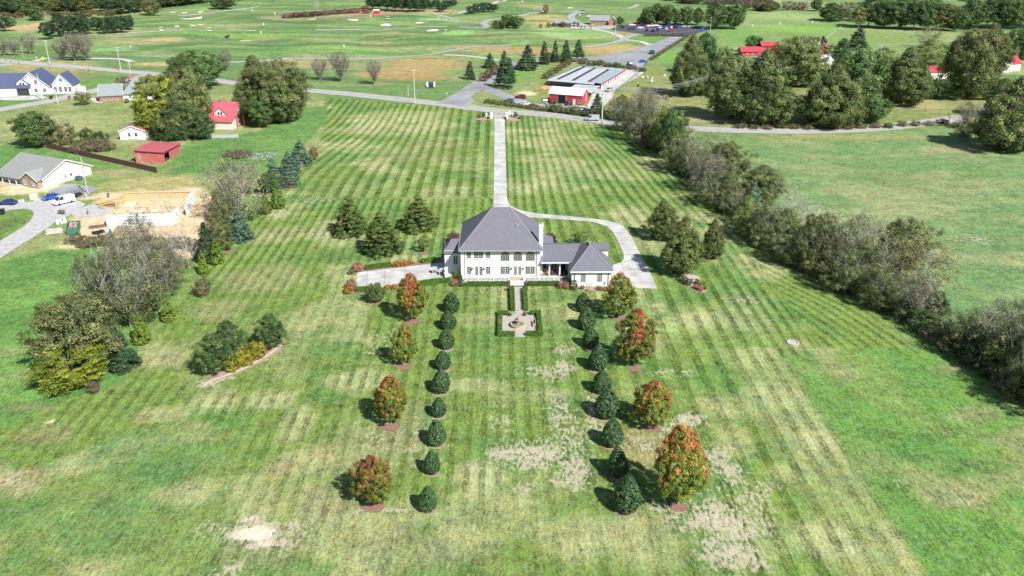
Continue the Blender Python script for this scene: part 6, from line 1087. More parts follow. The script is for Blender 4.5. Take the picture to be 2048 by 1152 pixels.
# brick house with red roof
r, D = corner((464.5, 259.5), (493, 246), 'red_roof_house', 'red roofed brick house with white dormer and brick chimney behind the maples')
b = MB(); b.prism([(3.3, 0), (D, 0), (D, 4.4), (7.4, 8.55), (3.3, 4.4)], 'x', -11.5, 0); b.build('wall', BRICK, r); b = MB(); b.prism([(0, 0), (3.297, 0), (3.297, 4.35), (0, 3.0)], 'x', -9.8, .05); b.build('rear_addition', SIDING, r)
b = MB(); P_ = [(-.5, 2.95), (3.4, 4.55), (7.4, 8.75), (D + .5, 4.2)]; b.prism(P_ + [(a, c - .2) for a, c in P_[::-1]], 'x', -12, .5); rf_ = b.build('roof', REDM, r)
b = MB(); b.prism([(3.4, 4.5), (11.4, 4.5), (7.4, 8.6)], 'x', .003, .07); b.build('gable_siding', WHITE, r)
b = MB(); b.prism([(-8.0, 4.3), (-3.4, 4.3), (-3.4, 5.1), (-5.7, 7.2), (-8.0, 5.1)], 'y', 3.1, 7); dm = b.build('dormer', WHITE, r); b = MB(); b.gable(-8.4, 2.8, -3.0, 7.2, 5.0, 7.45, 'y', .15); b.build('dormer_roof', REDM, dm); LBOX(dm, 'dormer_window', DGLASS, (-6.6, 3.05, 4.7, -5.9, 3.095, 5.6), (-5.5, 3.05, 4.7, -4.8, 3.095, 5.6))
LBOX(r, 'chimney', BRICK, (.6, 7.4, 0, 1.5, 8.9, 9.7)); LBOX(r, 'chimney', BRICK, (-8, 7.1, 8, -7, 8, 9.4)); W_(r, 1.5, 2.1, 1.3, 2.4, .05, 1, 2, axis='x', side=1, glass=DGLASS); W_(r, 5, 6.6, 1, 2.6, 0, 2, 2, axis='x', side=1); W_(r, 9, 10, 1.3, 2.3, 0, 2, 2, axis='x', side=1); W_(r, 6.4, 7.6, 5.4, 6.8, .07, 2, 2, axis='x', side=1, glass=DGLASS); LBOX(r, 'fuel_tank', mat("blue_grey_paint", (.13, .2, .3), .5), (1.2, 9.6, 0, 2.2, 10.8, 1.5))
# white shed
x, y, z = G(241, 280); r = empty('white_shed', (x, y, 0), math.radians(3), 'white gabled shed with red roof, half hidden by the yellow green maple', 'shed')
w, rf_ = gable_block(r, 0, 8.7, 0, 9, 3.2, 4.9, WHITE, REDM, 'y', .35); LBOX(r, 'door', WHITE, (3.9, -.06, .5, 4.9, -.003, 2.7)); W_(r, 2.9, 3.7, 1.2, 2.4, 0, 1, 2, glass=DGLASS); W_(r, 5.1, 6.1, 1.2, 2.4, 0, 1, 2, glass=DGLASS); LBOX(r, 'step', STEEL, (2.8, -.5, 0, 6.2, -.05, .45))
# red barn
r, D = corner((328.5, 325.8), (362.3, 302.8), 'red_barn', 'weathered red barn with flat sloping red roof near the brown fence', 'barn')
L_ = 8.9; b = MB(); b.add([(-L_, 0, 0), (0, 0, 0), (0, 0, 3.4), (-L_, 0, 4.0), (-L_, .2, 0), (0, .2, 0), (0, .2, 3.4), (-L_, .2, 4.0)], [(0, 1, 2, 3), (7, 6, 5, 4), (0, 3, 7, 4), (1, 5, 6, 2), (3, 2, 6, 7)]); b.build('front_wall', OLDRED, r)
b = MB(); b.box(-.2, 5.2, 0, 0, D, 2.75); b.box(-.2, .2, 0, 0, 1.0, 3.2); b.box(-L_, .2, 0, -L_ + .2, D, 3.0); b.box(-L_ + .2, D - .2, 0, -.2, D, 2.7); b.box(-.2, 1, 2.5, 0, 5.2, 3.1); b.build('side_wall', OLDREDY, r)
b = MB(); A_ = [(-L_ - .5, -.6, 4.25), (.5, -.6, 3.55), (.5, D + .5, 2.75), (-L_ - .5, D + .5, 3.3)]; b.add(A_ + [(a, c, d - .14) for a, c, d in A_], [(0, 1, 2, 3), (7, 6, 5, 4), (0, 4, 5, 1), (1, 5, 6, 2), (2, 6, 7, 3), (3, 7, 4, 0)]); b.build('roof', REDM, r)
LBOX(r, 'barn_floor', DIRTM := mat("dark_earth", (.08, .06, .05), .95), (-L_ + .2, .2, 0, -.2, D - .2, .02))
# house under construction
a = G(345, 450); r = empty('house_frame', (a[0], a[1], 0), math.radians(3), 'half built timber house with white wrapped walls and open wooden framing', 'building')
WRAP = mat("house_wrap", (.74, .76, .80), .5, .06, .6); PLY = mat("plywood", (.60, .43, .20), .8, .15, 1); LUM = mat("fresh_lumber", (.64, .52, .34), .8, .15, 2); BLUEL = mat("blue_print", (.16, .2, .42), .7)
fwl = LBOX(r, 'wrapped_wall', WRAP, (-16, 0, 0, 0, .12, 2.9)); b = MB()
for row, zz in enumerate((.5, 1.4, 2.35)):
    for k in range(10):
        cx = -15 + k * 1.15 + (row % 2) * .5
        for i in range(4): t0 = math.pi * i / 4; t1 = math.pi * (i + 1) / 4; b.bar((cx + .42 * math.cos(t0), -.02, zz + .18 * math.sin(t0)), (cx + .42 * math.cos(t1), -.02, zz + .18 * math.sin(t1)), .03, .12)
b.build('printed_emblem', BLUEL, fwl)
w2 = LBOX(r, 'wrapped_wall', WRAP, (0, .12, 0, .12, 6.5, 2.9), (1.5, 7, 0, 1.62, 12.6, 2.9), (0, 13, 0, .12, 20, 2.9)); b = MB()
for k, (xx, yy) in enumerate([(.13, 1.5), (.13, 4.5), (1.64, 8), (1.64, 10.5), (.13, 15), (.13, 18)]):
    for i in range(4): t0 = math.pi * i / 4; t1 = math.pi * (i + 1) / 4; b.bar((xx, yy + .5 * math.cos(t0), 1.6 + .2 * math.sin(t0)), (xx, yy + .5 * math.cos(t1), 1.6 + .2 * math.sin(t1)), .12, .03)
b.build('printed_emblem', BLUEL, w2)
LBOX(r, 'plywood_wall', PLY, (-18, 20, 0, 0, 20.12, 2.9), (-.12, 13, 0, -.003, 19.99, 2.9), (-18.1, 12.5, 0, -18, 20, 2.9))
b = MB()
def studs(b, x0, y0, x1, y1, h=2.7, st_=.6):
    L2 = math.hypot(x1 - x0, y1 - y0); n = max(1, int(L2 / st_))
    for i in range(n + 1): t = i / n; xx = x0 + (x1 - x0) * t; yy = y0 + (y1 - y0) * t; b.box(xx - .05, yy - .05, .1, xx + .05, yy + .05, h)
    b.bar((x0, y0, h + .05), (x1, y1, h + .05), .12, .1); b.bar((x0, y0, h + .16), (x1, y1, h + .16), .12, .08); b.bar((x0, y0, .08), (x1, y1, .08), .12, .08)
for q in [(-15.9, .25, -.1, .25), (-16, .3, -16, 8), (-18, 19.8, -.2, 19.8), (-9, 8, -9, 19.6), (-16, 8, -4, 8), (-4, .4, -4, 12), (-9, 13, -.2, 13), (-12.5, .4, -12.5, 8), (-17.9, 12.5, -9, 12.5), (-4, 12, -.2, 12), (-13, 13, -13, 19.6), (-6, 13.2, -6, 19.6), (-16, 4.5, -12.5, 4.5), (-.25, .3, -.25, 19.6)]: studs(b, *q)
b.build('stud_framing', LUM, r); b = MB(); b.bar((-9.2, 8, 3.0), (-.2, 8.1, 3.0), .15, .5); b.bar((-15.9, 12.4, 3.0), (-9, 12.6, 3.0), .15, .4); b.bar((-16, .3, 3), (-9.2, 8, 3), .12, .25); b.build('header_beam', PLY, r)
for a, c in ((2.6, 9), (2.6, 11), (1.2, 3), (1.2, 16)): b = MB(); b.bar((a + 1, c, .1), (a - 1, c + .1, 2), .1); b.build('prop', mat("dark_lumber", (.16, .11, .08), .9), r)
LBOX(r, 'floor_slab', mat("pale_slab", (.6, .55, .48), .9, .15, .8), (-18, .13, 0, -.13, 19.99, .06))
def pile(name, cat, px, py, lab, m_, n, L2, w, h, rz=0, seed=1, spread=1., part='board'):
    x, y, z = G(px, py); rr = random.Random(seed); r = empty(name, (x, y, 0), rz, lab, cat); b = MB()
    for k in range(n): a = rr.uniform(-.25, .25) * spread; cx, cy = rr.uniform(-w, w), rr.uniform(-.3, .3) * L2 * .3; zz = .06 + h * rr.random(); b.bar((cx - math.sin(a) * L2 / 2, cy - math.cos(a) * L2 / 2, zz), (cx + math.sin(a) * L2 / 2, cy + math.cos(a) * L2 / 2, zz + rr.uniform(-.05, .05) * 0), .16, .07)
    b.build('boards', m_, r); return r
pile('lumber_pile', 'lumber', 222, 411, 'stack of fresh yellow lumber at the back left of the half built house', PLY, 60, 5.5, 2.6, 1.3, math.radians(-55), 3, .3)
pile('lumber_pile', 'lumber', 262, 463, 'long pale boards lying in front of the wrapped wall', LUM, 40, 6, 3.0, .1, math.radians(-40), 4, .5); pile('lumber_pile', 'lumber', 108, 463, 'scattered grey white boards left of the dumpster', mat("grey_lumber", (.5, .47, .42), .9), 36, 3.6, 2.2, .12, math.radians(-60), 5, 1.6)
pile('lumber_pile', 'lumber', 197, 453, 'dark thin boards between dumpster and wrapped wall', mat("dark_lumber", 0), 10, 4.5, 1.6, .06, math.radians(-60), 6, .6); pile('debris_pile', 'debris', 197, 467, 'black roofing debris heap right of the dumpster', DARK, 22, 2.6, 1.1, .45, math.radians(-55), 7, 1.5)
x, y, z = G(148, 463); r = empty('dumpster', (x, y, 0), math.radians(20), 'green roll off dumpster full of rusty brown scrap', 'dumpster'); DG = mat("green_steel", (.04, .16, .12), .6, .2, 2)
b = MB(); b.box(-1.3, -2.6, .2, -1.2, 3.2, 1.7); b.box(1.2, -2.6, .2, 1.3, 3.2, 1.7); b.box(-1.2, -2.6, .2, 1.2, -2.5, 1.5); b.box(-1.2, 3.1, .2, 1.2, 3.2, 1.7); b.box(-1.2, -2.5, .2, 1.2, 3.1, .3)
for k in range(6): b.box(-1.4, -2.3 + k, .2, -1.303, -2.15 + k, 1.6); b.box(1.303, -2.3 + k, .2, 1.4, -2.15 + k, 1.6)
b.build('container', DG, r); b = MB(); rr = random.Random(8)
for k in range(46): a = rr.uniform(0, 6); cx, cy = rr.uniform(-.9, .9), rr.uniform(-2.1, 2.8); l = rr.uniform(.3, .8); b.bar((cx - l * math.cos(a) * .5, cy - l * math.sin(a), 1.2 + rr.uniform(0, .5)), (cx + l * math.cos(a) * .5, cy + l * math.sin(a), 1.2 + rr.uniform(0, .6)), .3, .08)
b.build('scrap', mat("rusty_scrap", (.36, .16, .09), .9, .5, 1.2, c2=(.6, .5, .42)), r)
def heap(name, cat, px, py, lab, m_, R, h, n, seed):
    x, y, z = G(px, py); r = empty(name, (x, y, 0), 0, lab, cat); rr = random.Random(seed); b = MB()
    for k in range(n): a = rr.uniform(0, 6.28); q = R * math.sqrt(rr.random()); s = rr.uniform(.25, .5) * (R * .6 if R < 2 else .7); b.lathe((q * math.cos(a), q * math.sin(a), 0), [(s, 0), (s * 1.05, h * .3), (s * .8, h * rr.uniform(.6, 1)), (s * .3, h * rr.uniform(.9, 1.1)), (0, h)], 7)
    b.build('pile', m_, r, True)
heap('bag_pile', 'bags', 120, 445, 'pile of white builders bags beside the gravel lane', mat("white_plastic", (.75, .75, .76), .4, .06), 1.5, .8, 9, 2); heap('bag_pile', 'bags', 218, 462, 'white wrapping scraps beside the blue barrel', mat("white_plastic", 0), 1.1, .4, 7, 3); heap('wrap_heap', 'plastic', 46, 402, 'white plastic heap on the bare earth beside the navy sedan', mat("white_plastic", 0), 1, .5, 5, 5)
heap('rock_pile', 'rocks', 527, 313, 'pale grey rock pile at the end of the reddish thicket', mat("pale_rock", (.24, .24, .235), .9, .5, 2), 5.0, .5, 60, 6); heap('rock_pile', 'rocks', 235, 497, 'white grey stones lying in the brush below the plot', mat("pale_rock", 0), 6, .4, 70, 7)
x, y, z = G(221, 465); r = empty('barrel', (x, y, 0), 0, 'blue plastic barrel by the wrapped wall', 'barrel'); b = MB(); b.lathe((0, 0, 0), [(.28, 0), (.3, .1), (.3, .85), (.27, .9), (0, .9)], 14); b.build('drum', mat("blue_plastic", (.03, .2, .5), .4), r)
x, y, z = G(70, 398); r = empty('brick_pallet', (x, y, 0), .2, 'cream wrapped block pallet on the bare earth left of the blue sedan', 'pallet'); LBOX(r, 'blocks', mat("cream_block", (.6, .52, .42), .8, .1), (-1, -.9, .15, 1, .9, 1.5)); LBOX(r, 'pallet_base', LUM, (-1.05, -.95, 0, 1.05, .95, .13))
x, y, z = G(158.5, 361); r = empty('heat_pump', (x, y, 0), -.4, 'dark blue heat pump at the cream gable wall', 'air conditioner'); LBOX(r, 'housing', mat("slate_blue_paint", (.07, .12, .18), .5), (-.75, -.7, .1, .75, .7, 1.3)); b = MB(); b.lathe((0, 0, 1.31), [(.5, 0), (.5, .06), (0, .06)], 14); b.build('fan_grille', DARK, r)
def bin_(px, py, lab, c):
    x, y, z = G(px, py); r = empty('wheelie_bin', (x, y, 0), .3, lab, 'bin', 'wheelie bins at the kerb'); b = MB(); b.add([(-.28, -.3, .05), (.28, -.3, .05), (.28, .3, .05), (-.28, .3, .05), (-.36, -.4, 1.1), (.36, -.4, 1.1), (.36, .4, 1.1), (-.36, .4, 1.1)], [(0, 3, 2, 1), (4, 5, 6, 7), (0, 1, 5, 4), (1, 2, 6, 5), (2, 3, 7, 6), (3, 0, 4, 7)]); b.build('tub', c, r); LBOX(r, 'lid', c, (-.4, -.45, 1.103, .4, .45, 1.18)); b = MB(); b.tube((-.3, .42, .12), (.3, .42, .12), .12, n=8); b.build('wheels', TYRE, r); r.scale = (1.5, 1.5, 1.25)
bin_(6, 429, 'dark wheelie bin at the lane edge by the left frame', DARK); bin_(103, 198.5, 'dark wheelie bin at the farmhouse driveway', DARK); bin_(139, 198.5, 'brown wheelie bin left of the small spreading tree', mat("brown_plastic", (.25, .12, .1), .6))
# red shed with white roof
a = G(1163.7, 210.4); r = empty('red_shed', (a[0], a[1], 0), math.radians(-24), 'bright red metal shed with white roof and dark open bay', 'shed'); gable_block(r, -14.5, 0, 0, 8.5, 4.0, 6.1, REDW, WTIN, 'x', .3)
LBOX(r, 'bay_shade_panel', mat("painted_bay_shade", (.012, .012, .016), .9), (-10.6, -.05, .05, -7.2, -.003, 3.4)); LBOX(r, 'bay_frame', STEEL, (-10.75, -.09, 0, -10.6, -.003, 3.5), (-7.2, -.09, 0, -7.05, -.003, 3.5), (-10.75, -.09, 3.41, -7.05, -.003, 3.55)); LBOX(r, 'door', WHITE, (-4, -.07, .05, -2.9, -.003, 2.2)); W_(r, -1.9, -.4, .9, 1.9, 0, 2, 1, glass=DGLASS); LBOX(r, 'rail', WHITE, (-7.2, -.4, .5, -4.5, -.3, .7)); b = MB(); b.tube((.1, 5, .5), (.1, 5, 4.6), .12); b.build('stove_pipe', WHITE, r)  # near-black panel on a closed wall, painted as the shade inside the bay
def poly_block(parent, nm, pts, h, m_, z0=0.):
    P = [G(900 + a / 5.12, 60 + c / 5.12, h)[:2] for a, c in pts]; o = parent.location; b = MB((o.x, o.y, 0)); b.prism(P, 'z', z0, h); return b.build(nm, m_, parent), P
def unit(lab, pts, roofm, redside=False):
    c = G(900 + pts[0][0] / 5.12, 60 + pts[0][1] / 5.12, 3); r = empty('storage_unit', (c[0], c[1], 0), 0, lab, 'storage building', 'self storage buildings'); poly_block(r, 'wall', pts, 2.45, REDW if redside else mat('dark_unit_wall', (.13, .13, .15), .7))
    P = [Vector(G(900 + a / 5.12, 60 + q / 5.12, 3)[:2]) for a, q in pts]; cen = sum(P, Vector((0, 0))) / len(P); b = MB((c[0], c[1], 0)); b.prism([tuple(cen + (p - cen) * 1.01) for p in P], 'z', 2.46, 2.66); b.build('roof', roofm, r)
    if redside:
        a0, a1 = P[3], P[2]; d = (a1 - a0); L2 = d.length; d.normalize(); n_ = Vector((d.y, -d.x)); b = MB((c[0], c[1], 0)); b2 = MB((c[0], c[1], 0))
        b.bar((a0.x + n_.x * .3, a0.y + n_.y * .3, 2.4), (a1.x + n_.x * .3, a1.y + n_.y * .3, 2.4), .12, .6); b.build('fascia', REDW, r)
        n = 10
        for k in range(n):
            t0, t1 = L2 * (k + .2) / n, L2 * (k + .8) / n; q0 = a0 + d * t0 + n_ * .04; q1 = a0 + d * t1 + n_ * .04; bb = MB((c[0], c[1], 0)); bb.bar((q0.x, q0.y, 1.05), (q1.x, q1.y, 1.05), .06, 2.0); bb.build('roller_door', WHITE, r)
TEAL = rib_mat("teal_metal_roof", (.30, .42, .43), 'X', .9, .4, .15, spec=.5)
unit('storage building with rusty tin roof, leftmost of the four long ones', [(1072, 499), (1000, 500), (1335, 360), (1356, 364)], TIN); unit('storage building with tin roof, second from the left', [(1232, 508), (1118, 500), (1388, 374), (1466, 379)], TIN); unit('storage building with tin roof, third from the left', [(1392, 522), (1278, 512), (1500, 384), (1608, 394)], TIN)
unit('storage building with teal roof edge, red fascia and row of white doors', [(1535, 540), (1640, 404), (1655, 396), (1790, 404)][:0] or [(1445, 522), (1642, 398), (1788, 402), (1545, 540)], TEAL, True); unit('low storage building closing the near side of the yard', [(990, 507), (1085, 498), (1480, 530), (1475, 548)], TIN)
unit('low storage building closing the far side of the yard', [(1350, 358), (1335, 355), (1770, 392), (1700, 402)], TIN)
c = G(900 + 1220 / 5.12, 60 + 600 / 5.12, 3); r = empty('open_shed', (c[0], c[1], 0), 0, 'open sided shed with patched blue grey tin roof behind the red shed', 'shed'); _, P = poly_block(r, 'roof', [(1215, 600), (1285, 555), (1535, 572), (1450, 645)], 3.2, TIN, 3.05); LBOX(r, 'post', WOODP, *[(p[0] - c[0] - .1, p[1] - c[1] - .1, 0, p[0] - c[0] + .1, p[1] - c[1] + .1, 3.04) for p in P])
# clubhouse and cart barn
a = G(1232, 51); r = empty('clubhouse', (a[0], a[1], a[2]), math.radians(-8), 'brick golf clubhouse with grey brown roof beside the car park', 'building'); gable_block(r, -5.5, 0, 0, 9, 3.4, 6.2, BRICK, GRN, 'y', .5); gable_block(r, -19, -5.6, 2.5, 11.5, 3.4, 6.4, BRICK, GRN, 'x', .5); W_(r, -4.6, -3.6, .8, 2.2, 0, glass=DGLASS); LBOX(r, 'door', DGLASS, (-2, -.05, 0, -1, -.003, 2.2))
for a in (-17, -14, -11, -8): W_(r, a, a + 1.4, .8, 2.2, 2.5, glass=DGLASS)
a = G(1144, 54); r = empty('cart_barn', (a[0], a[1], a[2]), 0, 'low dark cart barn with grey roof left of the clubhouse', 'building'); gable_block(r, -13, 0, 0, 9, 2.8, 4.4, mat("dark_boards", (.12, .08, .07), .9), GRN, 'x', .5)
a = G(747, 28.5); r = empty('course_shelter', (a[0], a[1], a[2]), -.1, 'small red shelter with white edge near the pine stand', 'shelter'); gable_block(r, 0, 4.5, 0, 3, 3, 3.6, REDW, WTIN, 'x', .2)
# red roofed farm
def farm(name, px, py, L2, D2, he, hr, rz, wall, roof, lab, axis='x', wins=True, cat='building'):
    a = G(px, py); r = empty(name, (a[0], a[1], 0), math.radians(rz), lab, cat); gable_block(r, 0, L2, 0, D2, he, hr, wall, roof, axis, .5)
    if wins: [W_(r, L2 * k / 4 - .5, L2 * k / 4 + .5, 1, 2.2, 0, glass=DGLASS) for k in (1, 2, 3)]
    return r
RB = rib_mat("bright_red_roof", (.46, .06, .08), 'X', .5, .45, .12)
r = farm('farm_building', 1484, 112, 12, 9, 2.6, 4.6, 0, REDW, RB, 'bright red hip topped farm building left of the round dark oak'); farm('barn', 1524, 110, 10, 9, 5.2, 6.8, 0, REDW, RB, 'tall bright red barn behind the grove', cat='barn'); farm('farm_building', 1520, 120, 8, 5, 2.4, 3.6, 0, WHITE, RB, 'low building with bright red roof just below the red barn'); farm('barn', 1634, 110, 6, 9, 4.4, 5.8, -20, REDW, RB, 'small red barn with white trim right of the round dark oak', 'y', False, 'barn')
farm('pool_house', 1616, 88, 6.5, 8, 2.2, 3.8, -25, WHITE, NAVY, 'navy roofed white edged building behind the red barns', 'x', False); farm('white_cottage', 1637, 138, 7, 8, 4.5, 6.4, 10, WHITE, WTIN, 'white cottage glimpsed between the oaks under the small red barn', cat='house')
farm('garage', 1860, 160, 9, 8, 4.0, 5.8, 10, SIDING, RB, 'cream garage with bright red roof between the oaks', 'x', False, 'garage')
r = farm('white_house', 1991, 146, 9, 10, 4.2, 7.2, 18, WHITE, RB, 'white gabled house with bright red roof at the right edge', 'y', True, 'house'); gable_block(r, 9.1, 18, 2, 11, 4.0, 6.8, WHITE, RB, 'x', .5); LBOX(r, 'chimney', BRICK, (10.2, 3.4, 5, 11, 4.2, 8))
a = G(1790, 43); 
farm('white_cottage', 54, 5, 10, 8, 3.2, 5, 0, WHITE, WTIN, 'white building showing through the wood at the top left', cat='house', wins=False)
# fences
def board_fence(A, B, h, lab, m_, name='board_fence'):
    a = Vector(G(*A)); c = Vector(G(*B)); d = c - a; L2 = d.length; r = empty(name, tuple(a), math.atan2(d.y, d.x), lab, 'fence'); n = int(L2 / .3); b = MB(); rr = random.Random(3)
    for k in range(n): b.box(k * .3, 0, .05, k * .3 + .27, .04, h + rr.uniform(-.05, .05))
    b.build('boards', m_, r); b = MB(); b.box(0, .043, .4, L2, .1, .5); b.box(0, .043, h - .4, L2, .1, h - .3); b.build('rail', m_, r)
    for k in range(int(L2 / 5) + 1): b = MB(); b.box(k * 5 - .06, .103, 0, k * 5 + .06, .22, h); b.build('post', m_, r)
board_fence((93, 296), (314.5, 346), 1.75, 'long dark brown board fence behind the ranch house', mat("brown_stain", (.10, .05, .045), .8, .3, 2)); board_fence((413, 277), (478, 275.5), 1.25, 'low grey board fence below the red roofed brick house', mat("grey_boards", (.42, .42, .45), .9, .25, 2))
def wire_fence(pts, lab, h=1.3, st_=5, m_=WOODP, mesh_=True):
    P = [Vector(G(*p)) for p in pts]; o = P[0]; r = empty('wire_fence', tuple(o), 0, lab, 'fence'); b = MB(tuple(o)); w = MB(tuple(o))
    for p, q in zip(P, P[1:]):
        d = q - p; n = max(1, int(d.length / st_))
        for k in range(n + 1): c = p + d * k / n; b = MB(tuple(o)); b.box(c.x - .07, c.y - .07, c.z, c.x + .07, c.y + .07, c.z + h); b.build('post', m_, r)
        for zz in (.4, .8, h - .1): w.bar((p.x, p.y, p.z + zz), (q.x, q.y, q.z + zz), .04, .05)
    w.build('wires', STEEL, r)
wire_fence([(1375, 250), (1420, 247), (1470, 248), (1512, 249)], 'post and rail fence on the verge below the oak grove'); wire_fence([(1228, 188), (1262, 160), (1284, 142), (1300, 118), (1338, 92), (1372, 78)], 'dark wire fence along the storage yard and golf road', 1.6, 4, DARK); wire_fence([(1800, 220), (1850, 222), (1893, 219)], 'wire fence on the lawn beside the leaning oak'); wire_fence([(1652, 78), (1675, 60), (1690, 50)], 'white paddock fence behind the navy roof', 1.2, 6, WHITE); wire_fence([(1305, 129), (1340, 133), (1370, 134)], 'grey wire fence across the field left of the oaks', 1.2, 6)
# ------------------------------------------------------------------ vehicles
def paint(nm, c): return mat('paint_' + nm, c, .28, .04, 1, spec=.6)
PAINT = dict(navy=paint('navy', (.02, .04, .16)), blue=paint('blue', (.02, .09, .42)), white=paint('white', (.78, .79, .8)), silver=paint('silver', (.42, .44, .47)), red=paint('red', (.5, .02, .03)), maroon=paint('maroon', (.16, .02, .03)), black=paint('black', (.02, .02, .025)), green=paint('green', (.02, .08, .07)), grey=paint('grey', (.14, .16, .2)))
PROF = {'sedan': dict(L=4.7, W=1.82, low=[(-2.35, .35), (-2.3, .85), (-1.6, .95), (1.0, .95), (2.2, .78), (2.35, .45), (2.3, .3), (-2.3, .3)], cab=[(-1.75, .94), (-1.1, 1.42), (.35, 1.44), (1.15, .94)]),
        'suv': dict(L=4.8, W=1.9, low=[(-2.4, .4), (-2.38, 1.05), (1.2, 1.08), (2.25, .95), (2.4, .5), (2.35, .35), (-2.35, .35)], cab=[(-2.3, 1.04), (-2.0, 1.68), (.4, 1.72), (1.25, 1.06)]),
        'van': dict(L=5.6, W=2.0, low=[(-2.8, .45), (-2.8, 1.25), (1.7, 1.25), (2.6, 1.05), (2.8, .6), (2.75, .4), (-2.75, .4)], cab=[(-2.78, 1.24), (-2.75, 2.1), (1.1, 2.12), (1.85, 1.22)]),
        'pickup': dict(L=5.6, W=1.95, low=[(-2.8, .5), (-2.8, 1.05), (1.3, 1.08), (2.6, .98), (2.8, .55), (2.7, .42), (-2.7, .42)], cab=[(-.9, 1.06), (-.7, 1.72), (.7, 1.74), (1.4, 1.06)])}
CARP = {}
def car(kind, col, x, y, rz, label, group=None, z=.06, name=None):
    key = (kind, col); P = PROF[kind]
    r = empty(name or {'sedan': 'parked_car', 'suv': 'parked_car', 'van': 'van', 'pickup': 'pickup_truck'}[kind], (x, y, z), rz, label, {'van': 'van', 'pickup': 'pickup'}.get(kind, 'car'), group)
    if key not in CARP:
        w = P['W'] / 2; parts = []
        def ext(pts, w0, w1, zsplit=None):
            b = MB(); n = len(pts); zs = [p[1] for p in pts]; lo, hi = min(zs), max(zs)
            f = lambda z_: w0 + (w1 - w0) * (z_ - lo) / (hi - lo); vs = [(p[0], -f(p[1]), p[1]) for p in pts] + [(p[0], f(p[1]), p[1]) for p in pts]
            return b.add(vs, [tuple(range(n))[::-1], tuple(range(n, 2 * n))] + [(i, (i + 1) % n, (i + 1) % n + n, i + n) for i in range(n)])
        bd = ext(P['low'], w, w * .97); c = P['cab']; top = [(c[1][0] - .05, c[1][1]), (c[2][0] + .05, c[2][1]), (c[2][0], c[2][1] + .04), (c[1][0], c[1][1] + .04)]
        cb = ext(top, w * .78, w * .76); n0 = len(bd.v); bd.v += cb.v; bd.f += [tuple(i + n0 for i in q) for q in cb.f]
        if kind == 'van': bd.box(-2.76, -w * .98, 1.2, .2, w * .98, 2.08)
        if kind == 'pickup': bd.box(-2.75, -w, 1.05, -2.68, w, 1.3); bd.box(-2.75, -w, 1.05, -.95, -w + .08, 1.3); bd.box(-2.75, w - .08, 1.05, -.95, w, 1.3)
        for fx in (c[0][0] + .1, (c[1][0] + c[2][0]) / 2, c[3][0] - .15): bd.bar((fx, -w * .9, c[0][1]), ((c[1][0] if fx < 0 else c[2][0]) if fx != (c[1][0] + c[2][0]) / 2 else fx, -w * .78, c[1][1]), .07); bd.bar((fx, w * .9, c[0][1]), ((c[1][0] if fx < 0 else c[2][0]) if fx != (c[1][0] + c[2][0]) / 2 else fx, w * .78, c[1][1]), .07)
        parts.append(bd.build('body', PAINT[col])); parts.append(ext([(a, z_ - (.02 if z_ > 1.2 else 0)) for a, z_ in c], w * .9, w * .77).build('windows', DGLASS))
        for sx in (-1, 1):
            for sy in (-1, 1): b = MB(); xx = sx * P['L'] * .3; b.tube((xx, sy * (w - .2), .33), (xx, sy * (w + .02), .33), .33, n=14); b.tube((xx, sy * (w + .02), .33), (xx, sy * (w + .035), .33), .2, n=10); parts.append(b.build('wheel', TYRE))
        for sy in (-1, 1):
            b = MB(); b.box(P['L'] / 2 - .12, sy * w * .55, .62, P['L'] / 2 + .012, sy * w * .9, .78); parts.append(b.build('headlight', mat("lamp_glass", (.7, .7, .66), .2)))
            b = MB(); b.box(-P['L'] / 2 - .012, sy * w * .6, .68, -P['L'] / 2 + .1, sy * w * .92, .85); parts.append(b.build('tail_light', mat("red_lens", (.4, .02, .02), .3)))
        for o in parts: COL.objects.unlink(o)
        CARP[key] = parts
    for p in CARP[key]: q = p.copy(); COL.objects.link(q); q.parent = r
    return r
def carpx(kind, col, px, py, deg, label, group=None, z=.06): x, y, _ = G(px, py); return car(kind, col, x, y, math.radians(deg), label, group, z)
v = carpx('van', 'white', 128, 407, -128, 'white work van with ladder rack on the gravel lane'); LBOX(v, 'ladder_rack', STEEL, (-2.6, -.7, 2.2, 1.0, -.6, 2.28), (-2.6, .6, 2.2, 1.0, .7, 2.28), *[(-2.4 + k, -.7, 2.29, -2.3 + k, .7, 2.35) for k in range(4)])
carpx('sedan', 'blue', 103, 398, -130, 'blue sedan parked left of the white work van'); carpx('sedan', 'navy', 16, 409, 175, 'navy sedan cut by the left edge on the gravel lane')
x, y, _ = G(151, 393); t = empty('utility_trailer', (x, y, .04), math.radians(-128), 'dark caged utility trailer behind the white van', 'trailer'); b = MB(); b.box(-1.8, -1, .5, 1.8, 1, .65)
for k in range(6): b.bar((-1.8 + k * .72, -1, .6), (-1.8 + k * .72, -1, 1.7), .06); b.bar((-1.8 + k * .72, 1, .6), (-1.8 + k * .72, 1, 1.7), .06)
for zz in (1.15, 1.7): b.bar((-1.8, -1, zz), (1.8, -1, zz), .06); b.bar((-1.8, 1, zz), (1.8, 1, zz), .06); b.bar((-1.8, -1, zz), (-1.8, 1, zz), .06)
b.build('cage', DARK, t)
for s in (-1, 1): b = MB(); b.tube((0, s * 1.02, .35), (0, s * 1.22, .35), .35, n=12); b.build('wheel', TYRE, t)
carpx('suv', 'maroon', 1041, 197, 165, 'dark maroon SUV parked on bare earth beside the farm lane'); carpx('sedan', 'grey', 1018.5, 204, 150, 'blue grey sedan leftmost on the farm lane'); carpx('sedan', 'white', 1052, 211, 10, 'white sedan on the farm lane beside the red one'); carpx('sedan', 'maroon', 1066, 214.5, 10, 'dark red sedan on the farm lane beside the white one')
